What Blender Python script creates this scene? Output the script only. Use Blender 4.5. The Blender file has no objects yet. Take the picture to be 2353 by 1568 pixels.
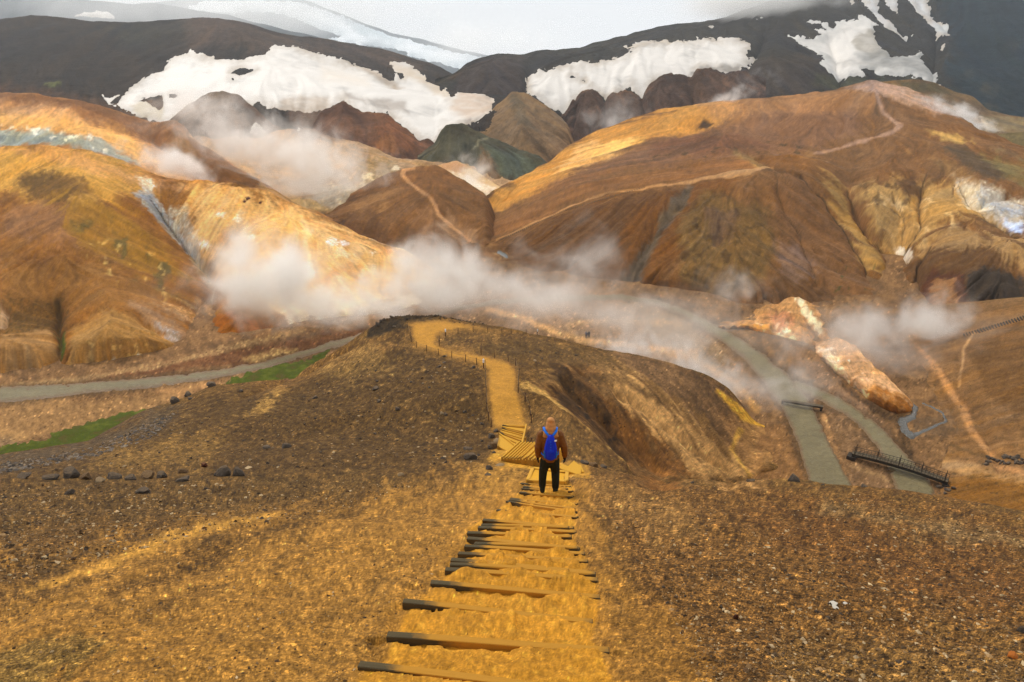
import bpy, bmesh, math, random
import numpy as np
from mathutils import Vector, Matrix

# ------------------------------------------------------------------ camera, sky, sun, exposure
scene = bpy.context.scene
col = scene.collection
PITCH = math.radians(20.0)
W, H, F = 2353.0, 1568.0, 24.0 / 36.0 * 2353.0
CX, CY = W / 2, H / 2
cam_d = bpy.data.cameras.new('camera')
cam = bpy.data.objects.new('camera', cam_d)
col.objects.link(cam)
cam.location = (0, 0, 0)
cam.rotation_euler = (math.radians(90) - PITCH, 0, 0)
cam_d.lens = 24.0
cam_d.sensor_width = 36.0
cam_d.clip_start = 0.1
cam_d.clip_end = 60000.0
scene.camera = cam

SUN_EL, SUN_AZ = math.radians(46), math.radians(-32)     # azimuth measured from +Y towards +X
world = bpy.data.worlds.new('World')
scene.world = world
world.use_nodes = True
wn, wl = world.node_tree.nodes, world.node_tree.links
wn.clear()
w_out = wn.new('ShaderNodeOutputWorld')
w_bg = wn.new('ShaderNodeBackground')
w_sky = wn.new('ShaderNodeTexSky')
w_sky.sky_type = 'NISHITA'
w_sky.sun_disc = False
w_sky.sun_elevation = SUN_EL
w_sky.sun_rotation = SUN_AZ
w_sky.dust_density = 6.0
w_mix = wn.new('ShaderNodeMix')
w_mix.data_type = 'RGBA'
w_mix.inputs[0].default_value = 0.93                      # overcast: the cloud deck hides most of the blue
w_mix.inputs[7].default_value = (9.9, 9.9, 9.85, 1)
wl.new(w_sky.outputs[0], w_mix.inputs[6])
wl.new(w_mix.outputs[2], w_bg.inputs[0])
w_bg.inputs[1].default_value = 0.07
wl.new(w_bg.outputs[0], w_out.inputs[0])

sun_d = bpy.data.lights.new('sun', 'SUN')
sun_d.energy = 1.5
sun_d.angle = math.radians(12)
sun_d.color = (1.0, 0.95, 0.88)
sun = bpy.data.objects.new('sun', sun_d)
col.objects.link(sun)
sun.location = (-40, 60, 80)
sdir = Vector((math.sin(SUN_AZ) * math.cos(SUN_EL), math.cos(SUN_AZ) * math.cos(SUN_EL), math.sin(SUN_EL)))
sun.rotation_euler = sdir.to_track_quat('Z', 'Y').to_euler()

scene.view_settings.view_transform = 'Standard'
scene.view_settings.look = 'None'
scene.view_settings.exposure = 0.45
scene.view_settings.gamma = 1.0
scene.view_settings.use_curve_mapping = False
scene.render.engine = 'CYCLES'
cy = scene.cycles
cy.max_bounces = 10
cy.diffuse_bounces = 2
cy.glossy_bounces = 2
cy.transmission_bounces = 2
cy.volume_bounces = 8
cy.transparent_max_bounces = 16
cy.volume_step_rate = 1.0
cy.volume_max_steps = 256
cy.use_denoising = True
cy.denoising_input_passes = 'RGB_ALBEDO_NORMAL'
cy.denoising_prefilter = 'FAST'

# ------------------------------------------------------------------ helpers
random.seed(7)
RNG = np.random.default_rng(11)
SP, CP = math.sin(PITCH), math.cos(PITCH)

def lin(c):
    c = np.asarray(c, float) / 255.0
    return np.where(c <= 0.04045, c / 12.92, ((c + 0.055) / 1.055) ** 2.4)

def world_pt(px, py, d):
    """photo coordinates (2353 px wide) and a distance along the optical axis -> a place in metres"""
    u, v = (px - CX) / F, (CY - py) / F
    return np.stack([d * u, d * (CP + v * SP), d * (-SP + v * CP)], -1)

def project(P):
    x, y, z = P[..., 0], P[..., 1], P[..., 2]
    d = y * CP - z * SP
    v = (y * SP + z * CP) / d
    return CX + F * x / d, CY - F * v, d

def depth_for_z(py, z):
    v = (CY - py) / F
    return z / (-SP + v * CP)

_T = np.random.default_rng(1234)
_PERM = _T.permutation(4096).astype(np.int32)
_ANG = _T.random(4096) * 2 * math.pi
_GX, _GY = np.cos(_ANG).astype(np.float32), np.sin(_ANG).astype(np.float32)

def vnoise(x, y, seed=0):
    """gradient noise, about -1..1"""
    fx, fy = np.floor(x), np.floor(y)
    tx, ty = (x - fx).astype(np.float32), (y - fy).astype(np.float32)
    ix, iy = fx.astype(np.int32), fy.astype(np.int32)
    so = int(seed) * 131 + 17
    def row(oy):
        r = _PERM[(iy + (oy + so)) & 4095]
        i0 = _PERM[(r + ix) & 4095]; i1 = _PERM[(r + ix + 1) & 4095]
        a = _GX[i0] * tx + _GY[i0] * (ty - oy)
        b = _GX[i1] * (tx - 1) + _GY[i1] * (ty - oy)
        return a + (b - a) * sx
    sx = tx * tx * tx * (tx * (tx * 6 - 15) + 10)
    sy = ty * ty * ty * (ty * (ty * 6 - 15) + 10)
    p, q = row(0), row(1)
    return (p + (q - p) * sy) * 1.55

def fbm(x, y, octaves=4, seed=0, gain=0.5):
    s, a, n = 0.0, 1.0, 0.0
    ca, sa = math.cos(0.6), math.sin(0.6)
    for o in range(octaves):
        s = s + a * vnoise(x, y, seed + o * 17)
        n += a
        a *= gain
        x, y = (x * ca - y * sa) * 2.03 + 11.3, (x * sa + y * ca) * 2.03 - 7.7
    return s / n

def sstep(x, a, b):
    t = np.clip((x - a) / (b - a), 0, 1)
    return t * t * (3 - 2 * t)

def blur1(a, s, axis):
    if s <= 0:
        return a
    r = max(1, int(3 * s))
    k = np.exp(-0.5 * (np.arange(-r, r + 1) / s) ** 2)
    k /= k.sum()
    pad = [(0, 0)] * a.ndim
    pad[axis] = (r, r)
    b = np.pad(a, pad, mode='edge')
    out = np.zeros_like(a)
    n = a.shape[axis]
    for i, w in enumerate(k):
        sl = [slice(None)] * a.ndim
        sl[axis] = slice(i, i + n)
        out += w * b[tuple(sl)]
    return out

def sdf_poly(px, py, poly):
    """signed distance, positive inside"""
    d = np.full(px.shape, 1e18)
    inside = np.zeros(px.shape, bool)
    n = len(poly)
    for i in range(n):
        ax, ay = poly[i]
        bx, by = poly[(i + 1) % n]
        ex, ey = bx - ax, by - ay
        t = np.clip(((px - ax) * ex + (py - ay) * ey) / (ex * ex + ey * ey + 1e-9), 0, 1)
        d = np.minimum(d, (px - ax - t * ex) ** 2 + (py - ay - t * ey) ** 2)
        c = ((ay > py) != (by > py)) & (px < ex * (py - ay) / ((by - ay) if by != ay else 1e-9) + ax)
        inside ^= c
    return np.where(inside, 1, -1) * np.sqrt(d)

def dist_line(px, py, line):
    d = np.full(px.shape, 1e18)
    tt = np.zeros(px.shape)
    n = len(line) - 1
    for i in range(n):
        ax, ay = line[i][:2]
        bx, by = line[i + 1][:2]
        ex, ey = bx - ax, by - ay
        t = np.clip(((px - ax) * ex + (py - ay) * ey) / (ex * ex + ey * ey + 1e-9), 0, 1)
        q = (px - ax - t * ex) ** 2 + (py - ay - t * ey) ** 2
        m = q < d
        d = np.where(m, q, d)
        tt = np.where(m, (i + t) / n, tt)
    return np.sqrt(d), tt

def tag(o, label=None, cat=None, group=None, kind=None):
    if label: o['label'] = label
    if cat: o['category'] = cat
    if group: o['group'] = group
    if kind: o['kind'] = kind
    return o

def link(o, parent=None):
    col.objects.link(o)
    if parent is not None:
        o.parent = parent
    return o

def empty(name, loc, rz=0.0):
    o = bpy.data.objects.new(name, None)
    o.empty_display_size = 0.1
    o.location = loc
    o.rotation_euler = (0, 0, rz)
    return link(o)

def mesh_np(name, V, Fq, smooth=True, colors=None):
    me = bpy.data.meshes.new(name)
    V = np.ascontiguousarray(V, np.float32)
    Fq = np.ascontiguousarray(Fq, np.int32)
    k = Fq.shape[1]
    me.vertices.add(len(V))
    me.vertices.foreach_set('co', V.ravel())
    me.loops.add(Fq.size)
    me.loops.foreach_set('vertex_index', Fq.ravel())
    me.polygons.add(len(Fq))
    me.polygons.foreach_set('loop_start', np.arange(0, Fq.size, k, dtype=np.int32))
    me.polygons.foreach_set('loop_total', np.full(len(Fq), k, np.int32))
    me.polygons.foreach_set('use_smooth', np.full(len(Fq), smooth))
    if colors is not None:
        at = me.color_attributes.new('Col', 'FLOAT_COLOR', 'POINT')
        at.data.foreach_set('color', np.ascontiguousarray(colors, np.float32).ravel())
    me.update(calc_edges=True)
    me.validate()
    return me

def bm_obj(name, bm, mat, parent=None, smooth=False):
    me = bpy.data.meshes.new(name)
    bm.normal_update()
    bm.to_mesh(me)
    bm.free()
    if smooth:
        me.polygons.foreach_set('use_smooth', np.full(len(me.polygons), True))
    if mat: me.materials.append(mat)
    return link(bpy.data.objects.new(name, me), parent)

# ------------------------------------------------------------------ materials
class N:
    """tiny node helper"""
    def __init__(s, name):
        s.m = bpy.data.materials.new(name)
        s.m.use_nodes = True
        s.t = s.m.node_tree
        s.n, s.l = s.t.nodes, s.t.links
        s.n.clear()
        s.out = s.n.new('ShaderNodeOutputMaterial')
    def add(s, typ, **kw):
        n = s.n.new(typ)
        for k, v in kw.items():
            setattr(n, k, v)
        return n
    def ins(s, node, i, v):
        if hasattr(v, 'links') or isinstance(v, bpy.types.NodeSocket):
            s.l.new(v, node.inputs[i])
        else:
            node.inputs[i].default_value = v
    def math(s, op, a, b=0.0, c=None, clamp=False):
        n = s.add('ShaderNodeMath', operation=op, use_clamp=clamp)
        s.ins(n, 0, a); s.ins(n, 1, b)
        if c is not None: s.ins(n, 2, c)
        return n.outputs[0]
    def mix(s, f, a, b, blend='MIX'):
        n = s.add('ShaderNodeMix', data_type='RGBA', blend_type=blend)
        s.ins(n, 0, f)
        s.ins(n, 6, a if not isinstance(a, tuple) else (*a, 1))
        s.ins(n, 7, b if not isinstance(b, tuple) else (*b, 1))
        return n.outputs[2]
    def noise(s, scale, detail=4, rough=0.55, vec=None, dist=0.0):
        n = s.add('ShaderNodeTexNoise')
        n.inputs['Scale'].default_value = scale
        n.inputs['Detail'].default_value = detail
        n.inputs['Roughness'].default_value = rough
        n.inputs['Distortion'].default_value = dist
        if vec is not None: s.l.new(vec, n.inputs['Vector'])
        return n.outputs[0]
    def voro(s, scale, vec=None, feature='F1'):
        n = s.add('ShaderNodeTexVoronoi', feature=feature)
        n.inputs['Scale'].default_value = scale
        if vec is not None: s.l.new(vec, n.inputs['Vector'])
        return n
    def ramp(s, v, stops):
        n = s.add('ShaderNodeValToRGB')
        e = n.color_ramp.elements
        while len(e) < len(stops): e.new(0.5)
        for k, (p, c) in enumerate(stops):
            e[k].position = p
            e[k].color = (*c, 1) if len(c) == 3 else c
        s.l.new(v, n.inputs[0])
        return n.outputs[0]
    def obj(s):
        return s.add('ShaderNodeTexCoord').outputs['Object']
    def bump(s, h, strength, dist):
        n = s.add('ShaderNodeBump')
        n.inputs['Strength'].default_value = strength
        n.inputs['Distance'].default_value = dist
        s.l.new(h, n.inputs['Height'])
        return n.outputs[0]
    def surf(s, color, rough=0.9, normal=None, spec=0.2, **kw):
        b = s.add('ShaderNodeBsdfPrincipled')
        s.ins(b, 'Base Color', color if not isinstance(color, tuple) else (*color, 1))
        s.ins(b, 'Roughness', rough)
        b.inputs['Specular IOR Level'].default_value = spec
        for k, v in kw.items(): s.ins(b, k, v)
        if normal is not None: s.l.new(normal, b.inputs['Normal'])
        s.l.new(b.outputs[0], s.out.inputs[0])
        return s.m

def L3(c):
    return tuple(float(x) for x in lin(c))

def terrain_mat(name, wl, bump=0.4, vary=0.35, speck=0.25):
    """mineral soil: painted mineral colours x grain at wavelength wl metres"""
    n = N(name)
    at = n.add('ShaderNodeAttribute', attribute_name='Col')
    v = n.obj()
    a = n.noise(1.0 / wl, 6, 0.65, v)
    b = n.noise(0.13 / wl, 5, 0.6, v)
    c = n.noise(5.0 / wl, 4, 0.7, v)
    ma = n.math('MULTIPLY_ADD', a, 2.0 * vary, 1.0 - vary)
    mb = n.math('MULTIPLY_ADD', b, 1.2 * vary, 1.0 - 0.6 * vary)
    sp = n.ramp(c, [(0.33, (1 - 1.6 * speck,) * 3), (0.47, (1, 1, 1)), (0.6, (1, 1, 1)), (0.72, (1 + speck,) * 3)])
    k = n.math('MULTIPLY', ma, mb)
    c1 = n.mix(1.0, at.outputs['Color'], k, 'MULTIPLY')
    c2 = n.mix(1.0, c1, sp, 'MULTIPLY')
    h = n.math('ADD', n.math('MULTIPLY', a, 1.0), n.math('MULTIPLY', c, 0.35))
    return n.surf(c2, 0.95, n.bump(h, bump, wl * 0.6), 0.1)

def gravel_mat(name):
    """sand and gravel of the near slope; alpha of Col = how stony"""
    n = N(name)
    at = n.add('ShaderNodeAttribute', attribute_name='Col')
    peb = at.outputs['Alpha']
    v = n.obj()
    dn = n.noise(9.0, 3, 0.5, v)
    sumc = None
    vs = []
    for sc in (17.0, 38.0, 80.0):
        vs.append(n.voro(sc, v))
    cols = []
    for q in vs:
        sep = n.add('ShaderNodeSeparateColor')
        n.l.new(q.outputs['Color'], sep.inputs[0])
        cols.append(sep.outputs[0])
    ramp = [(0.0, (0.34,) * 3), (0.3, (0.66,) * 3), (0.62, (1.0,) * 3), (0.86, (1.25, 1.2, 1.1)), (0.95, (1.7, 1.65, 1.55)), (1.0, (2.3, 2.3, 2.25))]
    r1 = n.ramp(cols[0], [(0.0, (0.45,) * 3), (0.2, (0.8,) * 3), (0.55, (1.0,) * 3), (0.93, (1.12,) * 3), (0.97, (1.8, 1.75, 1.6)), (1.0, (2.4, 2.35, 2.2))])
    r2 = n.ramp(cols[1], ramp)
    r3 = n.ramp(cols[2], ramp)
    m = n.mix(0.5, n.mix(.5, r2, r3), n.mix(1.0, r2, r3, 'MULTIPLY'))
    m = n.mix(1.0, m, r1, 'MULTIPLY')
    one = n.mix(peb, (1, 1, 1), m)
    lo = n.noise(2.2, 6, 0.65, v)
    hi = n.noise(42.0, 4, 0.7, v)
    k = n.math('MULTIPLY', n.math('MULTIPLY_ADD', lo, 0.9, 0.55), n.math('MULTIPLY_ADD', hi, 0.9, 0.55))
    c = n.mix(1.0, at.outputs['Color'], k, 'MULTIPLY')
    c = n.mix(1.0, c, one, 'MULTIPLY')
    h1 = n.math('MULTIPLY', n.math('SUBTRACT', 0.6, vs[1].outputs['Distance']), peb)
    h2 = n.math('MULTIPLY', n.math('SUBTRACT', 0.6, vs[2].outputs['Distance']), peb)
    h = n.math('ADD', n.math('MULTIPLY', h1, 0.03), n.math('MULTIPLY', h2, 0.014))
    h = n.math('ADD', h, n.math('MULTIPLY', lo, 0.05))
    h = n.math('ADD', h, n.math('MULTIPLY', hi, 0.012))
    return n.surf(c, 0.92, n.bump(h, 0.9, 1.0), 0.15)

# ------------------------------------------------------------------ terrain sheets
def pchip_rows(Y, tq):
    """monotone cubic along axis 0 (unit knots)"""
    K = Y.shape[0]
    d = np.diff(Y, axis=0)
    m = np.zeros_like(Y)
    if K > 2:
        p = d[:-1] * d[1:]
        hm = np.where(p > 0, 2 * p / np.where(np.abs(d[:-1] + d[1:]) < 1e-12, 1e-12, d[:-1] + d[1:]), 0)
        m[1:-1] = hm
    m[0], m[-1] = d[0], d[-1]
    i = np.clip(np.floor(tq).astype(int), 0, K - 2)
    t = (tq - i)[:, None]
    h00, h10, h01, h11 = 2*t**3-3*t**2+1, t**3-2*t**2+t, -2*t**3+3*t**2, t**3-t**2
    return h00 * Y[i] + h10 * m[i] + h01 * Y[i + 1] + h11 * m[i + 1]

class Sheet:
    """a piece of terrain lofted through contour rows, given as (x, y, depth) or (x, y, negative height)"""
    def __init__(s, name, rows, step=3.2, smooth=10.0, back=0.7, zmin=-70.0, back_fwd=60.0, rowstep=None, tq=None):
        s.name = name
        s.contrast = .33
        x0 = min(p[0] for p in rows[0]); x1 = max(p[0] for p in rows[0])
        nx = int((x1 - x0) / step) + 1
        xs = np.linspace(x0, x1, nx)
        Y, D = [], []
        for r in rows:
            r = sorted(r)
            rx = np.array([p[0] for p in r], float); ry = np.array([p[1] for p in r], float)
            rd = np.array([p[2] if p[2] > 0 else depth_for_z(p[1], p[2]) for p in r], float)
            Y.append(np.interp(xs, rx, ry)); D.append(np.log(np.interp(xs, rx, rd)))
        Y, D = np.array(Y), np.array(D)
        sg = smooth / step
        Y = blur1(Y, sg, 1); D = blur1(D, sg * 1.8, 1)
        s.Yk, s.Dk = Y, D
        rs = rowstep or step
        if tq is None:
            tq = []
            for k in range(len(rows) - 1):
                g = np.max(np.abs(Y[k + 1] - Y[k]))
                n = int(max(5, g / rs))
                tq += list(k + np.arange(n) / n)
            tq.append(len(rows) - 1)
            tq = np.array(tq)
        s.tq = tq
        y = pchip_rows(Y, tq); d = np.exp(pchip_rows(D, tq))
        px = np.broadcast_to(xs, y.shape).copy()
        P = world_pt(px, y, d)
        # the far side beyond the crest
        crest = P[-1]
        rad = crest[:, :2] / np.linalg.norm(crest[:, :2], axis=1, keepdims=True)
        nb = 14
        q = (np.arange(1, nb + 1) / nb)[:, None]
        B = np.zeros((nb, nx, 3))
        B[..., :2] = crest[None, :, :2] + rad[None] * (q * back_fwd)[..., None]
        B[..., 2] = np.maximum(crest[None, :, 2] - back * back_fwd * q ** 1.12, np.minimum(zmin, crest[None, :, 2] - 1.0))
        s.P = np.concatenate([P, B], 0)
        s.px = np.concatenate([px, np.broadcast_to(xs, (nb, nx))], 0)
        s.py = np.concatenate([y, np.broadcast_to(y[-1], (nb, nx)) + np.arange(1, nb + 1)[:, None] * 0.5], 0)
        s.nb = nb
        s.xs = xs
        s.C = np.zeros(s.P.shape[:2] + (4,))
        s.C[..., 3] = 1
        s.P0 = s.P.copy()
    # --- shape
    def up(s, dz):
        s.P[..., 2] += dz
    def rough(s, amp, wl, octaves=4, seed=1, keep_crest=0.0):
        s.P[..., 2] += amp * fbm(s.P0[..., 0] / wl, s.P0[..., 1] / wl, octaves, seed)
    def crease(s, line, w, depth, warp=6.0, seed=3):
        qx = s.px + warp * fbm(s.px / 40, s.py / 40, 3, seed)
        qy = s.py + warp * fbm(s.px / 40, s.py / 40, 3, seed + 9)
        d, t = dist_line(qx, qy, line)
        s.P[..., 2] -= depth * np.exp(-(d / w)) * np.clip(np.minimum(t * 6, 1), 0.15, 1)
    def flow(s):
        """steepest descent direction in grid steps"""
        P = np.stack([blur1(blur1(s.P[..., k], 3, 0), 3, 1) for k in range(3)], -1)
        Pi = np.gradient(P, axis=0); Pj = np.gradient(P, axis=1)
        a = (Pi[..., :2] ** 2).sum(-1) + 1e-9; b = (Pi[..., :2] * Pj[..., :2]).sum(-1); c = (Pj[..., :2] ** 2).sum(-1) + 1e-9
        det = a * c - b * b + 1e-12
        gi, gj = Pi[..., 2], Pj[..., 2]
        di = -(c * gi - b * gj) / det; dj = -(-b * gi + a * gj) / det
        L = np.sqrt(di * di + dj * dj) + 1e-12
        return di / L, dj / L
    def lic(s, n=22, seed=0, pre=0.0, step=1.0):
        rng = np.random.default_rng(seed)
        R, Cn = s.px.shape
        img = rng.standard_normal((R, Cn))
        if pre: img = blur1(blur1(img, pre, 0), pre, 1)
        if not hasattr(s, '_fl'): s._fl = s.flow()
        fi, fj = s._fl
        acc = img.copy()
        I0, J0 = np.meshgrid(np.arange(R, dtype=float), np.arange(Cn, dtype=float), indexing='ij')
        for sg in (1, -1):
            i, j = I0.copy(), J0.copy()
            for k in range(n):
                ii = np.clip(np.round(i).astype(int), 0, R - 1); jj = np.clip(np.round(j).astype(int), 0, Cn - 1)
                i = np.clip(i + sg * step * fi[ii, jj], 0, R - 1); j = np.clip(j + sg * step * fj[ii, jj], 0, Cn - 1)
                ii = np.round(i).astype(int); jj = np.round(j).astype(int)
                acc += img[ii, jj]
        acc -= acc.mean()
        return acc / (acc.std() + 1e-9)
    # --- colour (mineral colours, plus haze and cloud shade painted on the right mountain, sRGB 0-255)
    def base(s, cols, wl=40.0, seed=5, streak=0.12, sl=22, pre=0.8):
        cols = [lin(c) for c in cols]
        f = fbm(s.px / wl, s.py / wl * 1.5, 5, seed) * 1.3
        lc = s.lic(sl, seed, pre)
        lc2 = s.lic(sl * 2, seed + 1, pre * 3)
        s.st = np.clip(lc * 0.6 + lc2 * 0.6, -2.5, 2.5)
        f = np.clip(f * 0.5 + 0.5 + s.st * 0.10, 0, 1) * (len(cols) - 1)
        i = np.clip(np.floor(f).astype(int), 0, len(cols) - 2)
        t = (f - i)[..., None]
        ca = np.array(cols)
        s.C[..., :3] = ca[i] * (1 - t) + ca[i + 1] * t
        s.streak = streak
    def paint(s, poly, c, op=1.0, feather=14.0, warp=10.0, wl=45.0, seed=0, streak=0.5, peb=None, grain=0.0):
        xs = [p[0] for p in poly]; ys = [p[1] for p in poly]
        m = feather + warp * 1.5 + 4
        sel = (s.px > min(xs) - m) & (s.px < max(xs) + m) & (s.py > min(ys) - m) & (s.py < max(ys) + m)
        if not sel.any(): return
        px, py = s.px[sel], s.py[sel]
        qx = px + warp * fbm(px / wl, py / wl, 4, seed + 31); qy = py + warp * fbm(px / wl, py / wl, 4, seed + 57)
        d = sdf_poly(qx, qy, poly)
        st = s.st[sel] if hasattr(s, 'st') else 0
        d = d + feather * .45 * fbm(px / 9, py / 6, 3, seed + 83)
        d = d + feather * streak * 0.5 * st
        a = sstep(d, -feather * 0.5, feather * 0.5) * op
        if grain:
            a = np.clip(a * (1 - grain) + grain * a * 2.2 * sstep(fbm(px / 5, py / 4, 3, seed + 3), -0.1, 0.5), 0, 1)
        a = a[..., None]
        cc = s.C[sel]
        cc[:, :3] = cc[:, :3] * (1 - a) + lin(c) * a
        if peb is not None: cc[:, 3:] = cc[:, 3:] * (1 - a) + peb * a
        s.C[sel] = cc
    def stroke(s, line, w, c, op=1.0, feather=4.0, warp=4.0, wl=25.0, seed=0, peb=None, grain=0.0):
        xs = [p[0] for p in line]; ys = [p[1] for p in line]
        m = w + feather + warp * 1.5 + 4
        sel = (s.px > min(xs) - m) & (s.px < max(xs) + m) & (s.py > min(ys) - m) & (s.py < max(ys) + m)
        if not sel.any(): return
        px, py = s.px[sel], s.py[sel]
        qx = px + warp * fbm(px / wl, py / wl, 3, seed + 31); qy = py + warp * fbm(px / wl, py / wl, 3, seed + 57)
        d, t = dist_line(qx, qy, line)
        if len(line[0]) > 2:
            w = np.interp(t, np.linspace(0, 1, len(line)), [p[2] for p in line])
        a = sstep(w - d, -feather * 0.5, feather * 0.5) * op
        if grain:
            a = np.clip(a * (1 - grain) + grain * a * 2.2 * sstep(fbm(px / 5, py / 4, 3, seed + 3), -0.1, 0.5), 0, 1)
        a = a[..., None]
        cc = s.C[sel]
        cc[:, :3] = cc[:, :3] * (1 - a) + lin(c) * a
        if peb is not None: cc[:, 3:] = cc[:, 3:] * (1 - a) + peb * a
        s.C[sel] = cc
    def blotch(s, c, wl, thr, op, seed, region=None, feather=30.0, soft=0.25, stretch=1.0):
        """scattered natural stains with noise outlines"""
        f = fbm(s.px / wl, s.py / wl * stretch, 5, seed) + s.st * 0.08
        a = sstep(f, thr, thr + soft) * op
        if region is not None:
            a = a * sstep(sdf_poly(s.px, s.py, region), -feather * .5, feather * .5)
        a = a[..., None]
        s.C[..., :3] = s.C[..., :3] * (1 - a) + lin(c) * a
    def streaks(s, k=None, grain=.075):
        k = s.streak if k is None else k
        fine = s.lic(12, 77, 0.0)
        mid = s.lic(34, 79, 1.2)
        s.C[..., :3] *= np.clip(1 + k * 1.15 * s.st + .08 * fine, 0.3, 2.0)[..., None]
        s.C[..., :3] *= 1 + np.stack([.05 * mid, .01 * mid, -.10 * mid], -1)
        if hasattr(s, 'rl'): s.C[..., :3] *= np.clip(1 - s.rl, .3, 1)[..., None]
        s.speckle(grain)
    def rills(s, depth, thr=1.0, dark=.5, n=40, pre=1.6, seed=11, region=None, feather=60.):
        """narrow erosion channels running straight down the slope"""
        l = s.lic(n, seed, pre)
        a = sstep(l, thr, thr + 1.0) * sstep(fbm(s.px / 110, s.py / 80, 3, seed + 41), -.15, .35)
        if region is not None: a = a * sstep(sdf_poly(s.px, s.py, region), -feather * .5, feather * .5)
        s.P[..., 2] -= depth * a
        s.rl = getattr(s, 'rl', 0) + a * dark
    def speckle(s, g, bright=.0, seed=5):
        rng = np.random.default_rng(seed)
        n = rng.standard_normal(s.px.shape)
        n2 = blur1(blur1(rng.standard_normal(s.px.shape), 1.0, 0), 1.0, 1) * 3.0
        m = np.exp(g * (.7 * n + .7 * n2))
        if np.any(bright):
            u = rng.random(s.px.shape)
            m = np.where(u > 1 - .04 * bright, m * 1.75, m)
            m = np.where(u < .02 * bright, m * .45, m)
        s.C[..., :3] *= m[..., None]
    # --- output
    def grid_faces(s, keep=None):
        R, Cn = s.px.shape
        idx = np.arange(R * Cn).reshape(R, Cn)
        f = np.stack([idx[:-1, :-1], idx[:-1, 1:], idx[1:, 1:], idx[1:, :-1]], -1)
        if keep is not None:
            kf = keep[:-1, :-1] | keep[:-1, 1:] | keep[1:, 1:] | keep[1:, :-1]
            return f[kf]
        return f.reshape(-1, 4)
    def build(s, mat, name=None):
        c = np.clip(s.C[..., :3], 0.004, 0.9)
        y = (c * np.array([.25, .65, .10])).sum(-1, keepdims=True)
        s.C[..., :3] = np.clip(c * (y / .2) ** s.contrast, .004, .9)
        me = mesh_np(name or s.name, s.P.reshape(-1, 3), s.grid_faces(), True, s.C.reshape(-1, 4))
        me.materials.append(mat)
        o = link(bpy.data.objects.new(name or s.name, me))
        tag(o, kind='structure')
        s.finish()
        return o
    def finish(s):
        s.qx, s.qy, s.qd = project(s.P)
    def overlay(s, name, mask, height, mat, colors=None, lean=(0, -0.45, 0.9)):
        """a thin body lying on the sheet (snow, sand path, turf): it dives under the ground where mask < 0"""
        m = np.clip(mask, -1, 1)
        P = s.P + np.array(lean) * (m * height)[..., None]
        keep = mask > -0.9
        f = s.grid_faces(keep)
        used = np.unique(f)
        re = np.full(s.px.size, -1); re[used] = np.arange(len(used))
        cc = None if colors is None else colors.reshape(-1, 4)[used]
        me = mesh_np(name, P.reshape(-1, 3)[used], re[f], True, cc)
        me.materials.append(mat)
        o = link(bpy.data.objects.new(name, me))
        return o
    def mask_poly(s, poly, feather=6.0, warp=4.0, wl=18.0, seed=0):
        qx = s.px + warp * fbm(s.px / wl, s.py / wl, 4, seed + 31); qy = s.py + warp * fbm(s.px / wl, s.py / wl, 4, seed + 57)
        m = sdf_poly(qx, qy, poly) / feather
        m[-s.nb:] = -1
        return m
    def at_base(s, px, py):
        """the same on the slope as it was before the steps were dug"""
        keep = s.P, s.qx, s.qy, s.qd
        s.P = s.Pb; s.finish(); r = s.at(px, py)
        s.P, s.qx, s.qy, s.qd = keep
        return r
    def at(s, px, py, tmax=None):
        """first place on the sheet seen at (px, py); tmax keeps it on this side of row tmax"""
        j = int(np.clip(np.round((px - s.xs[0]) / (s.xs[1] - s.xs[0])), 0, len(s.xs) - 1))
        y = s.qy[:, j]
        if tmax is not None:
            y = y[:int(np.searchsorted(s.tq, tmax)) + 1]
            if py < y.min() + .5: py = y.min() + .5
        for i in range(len(y) - 1):
            if y[i] >= py > y[i + 1]:
                t = (y[i] - py) / (y[i] - y[i + 1])
                p = s.P[i, j] * (1 - t) + s.P[i + 1, j] * t
                return Vector((p[0] + (px - s.qx[i, j]) / F * s.qd[i, j], p[1], p[2]))
        i = int(np.argmin(np.abs(y[:-s.nb] - py)))
        return Vector(s.P[i, j])
# ------------------------------------------------------------------ the land
M_grav = gravel_mat('gravel_slope_soil')
M_hill = terrain_mat('mineral_hill_soil', 1.6, 0.45, 0.2, 0.16)
M_mid = terrain_mat('mineral_far_soil', 3.5, 0.5, 0.24, 0.18)
M_rock = terrain_mat('mountain_rock', 9.0, 0.7, 0.36, 0.25)
M_floor = terrain_mat('valley_gravel', 1.1, 0.5, 0.34, 0.3)

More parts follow.
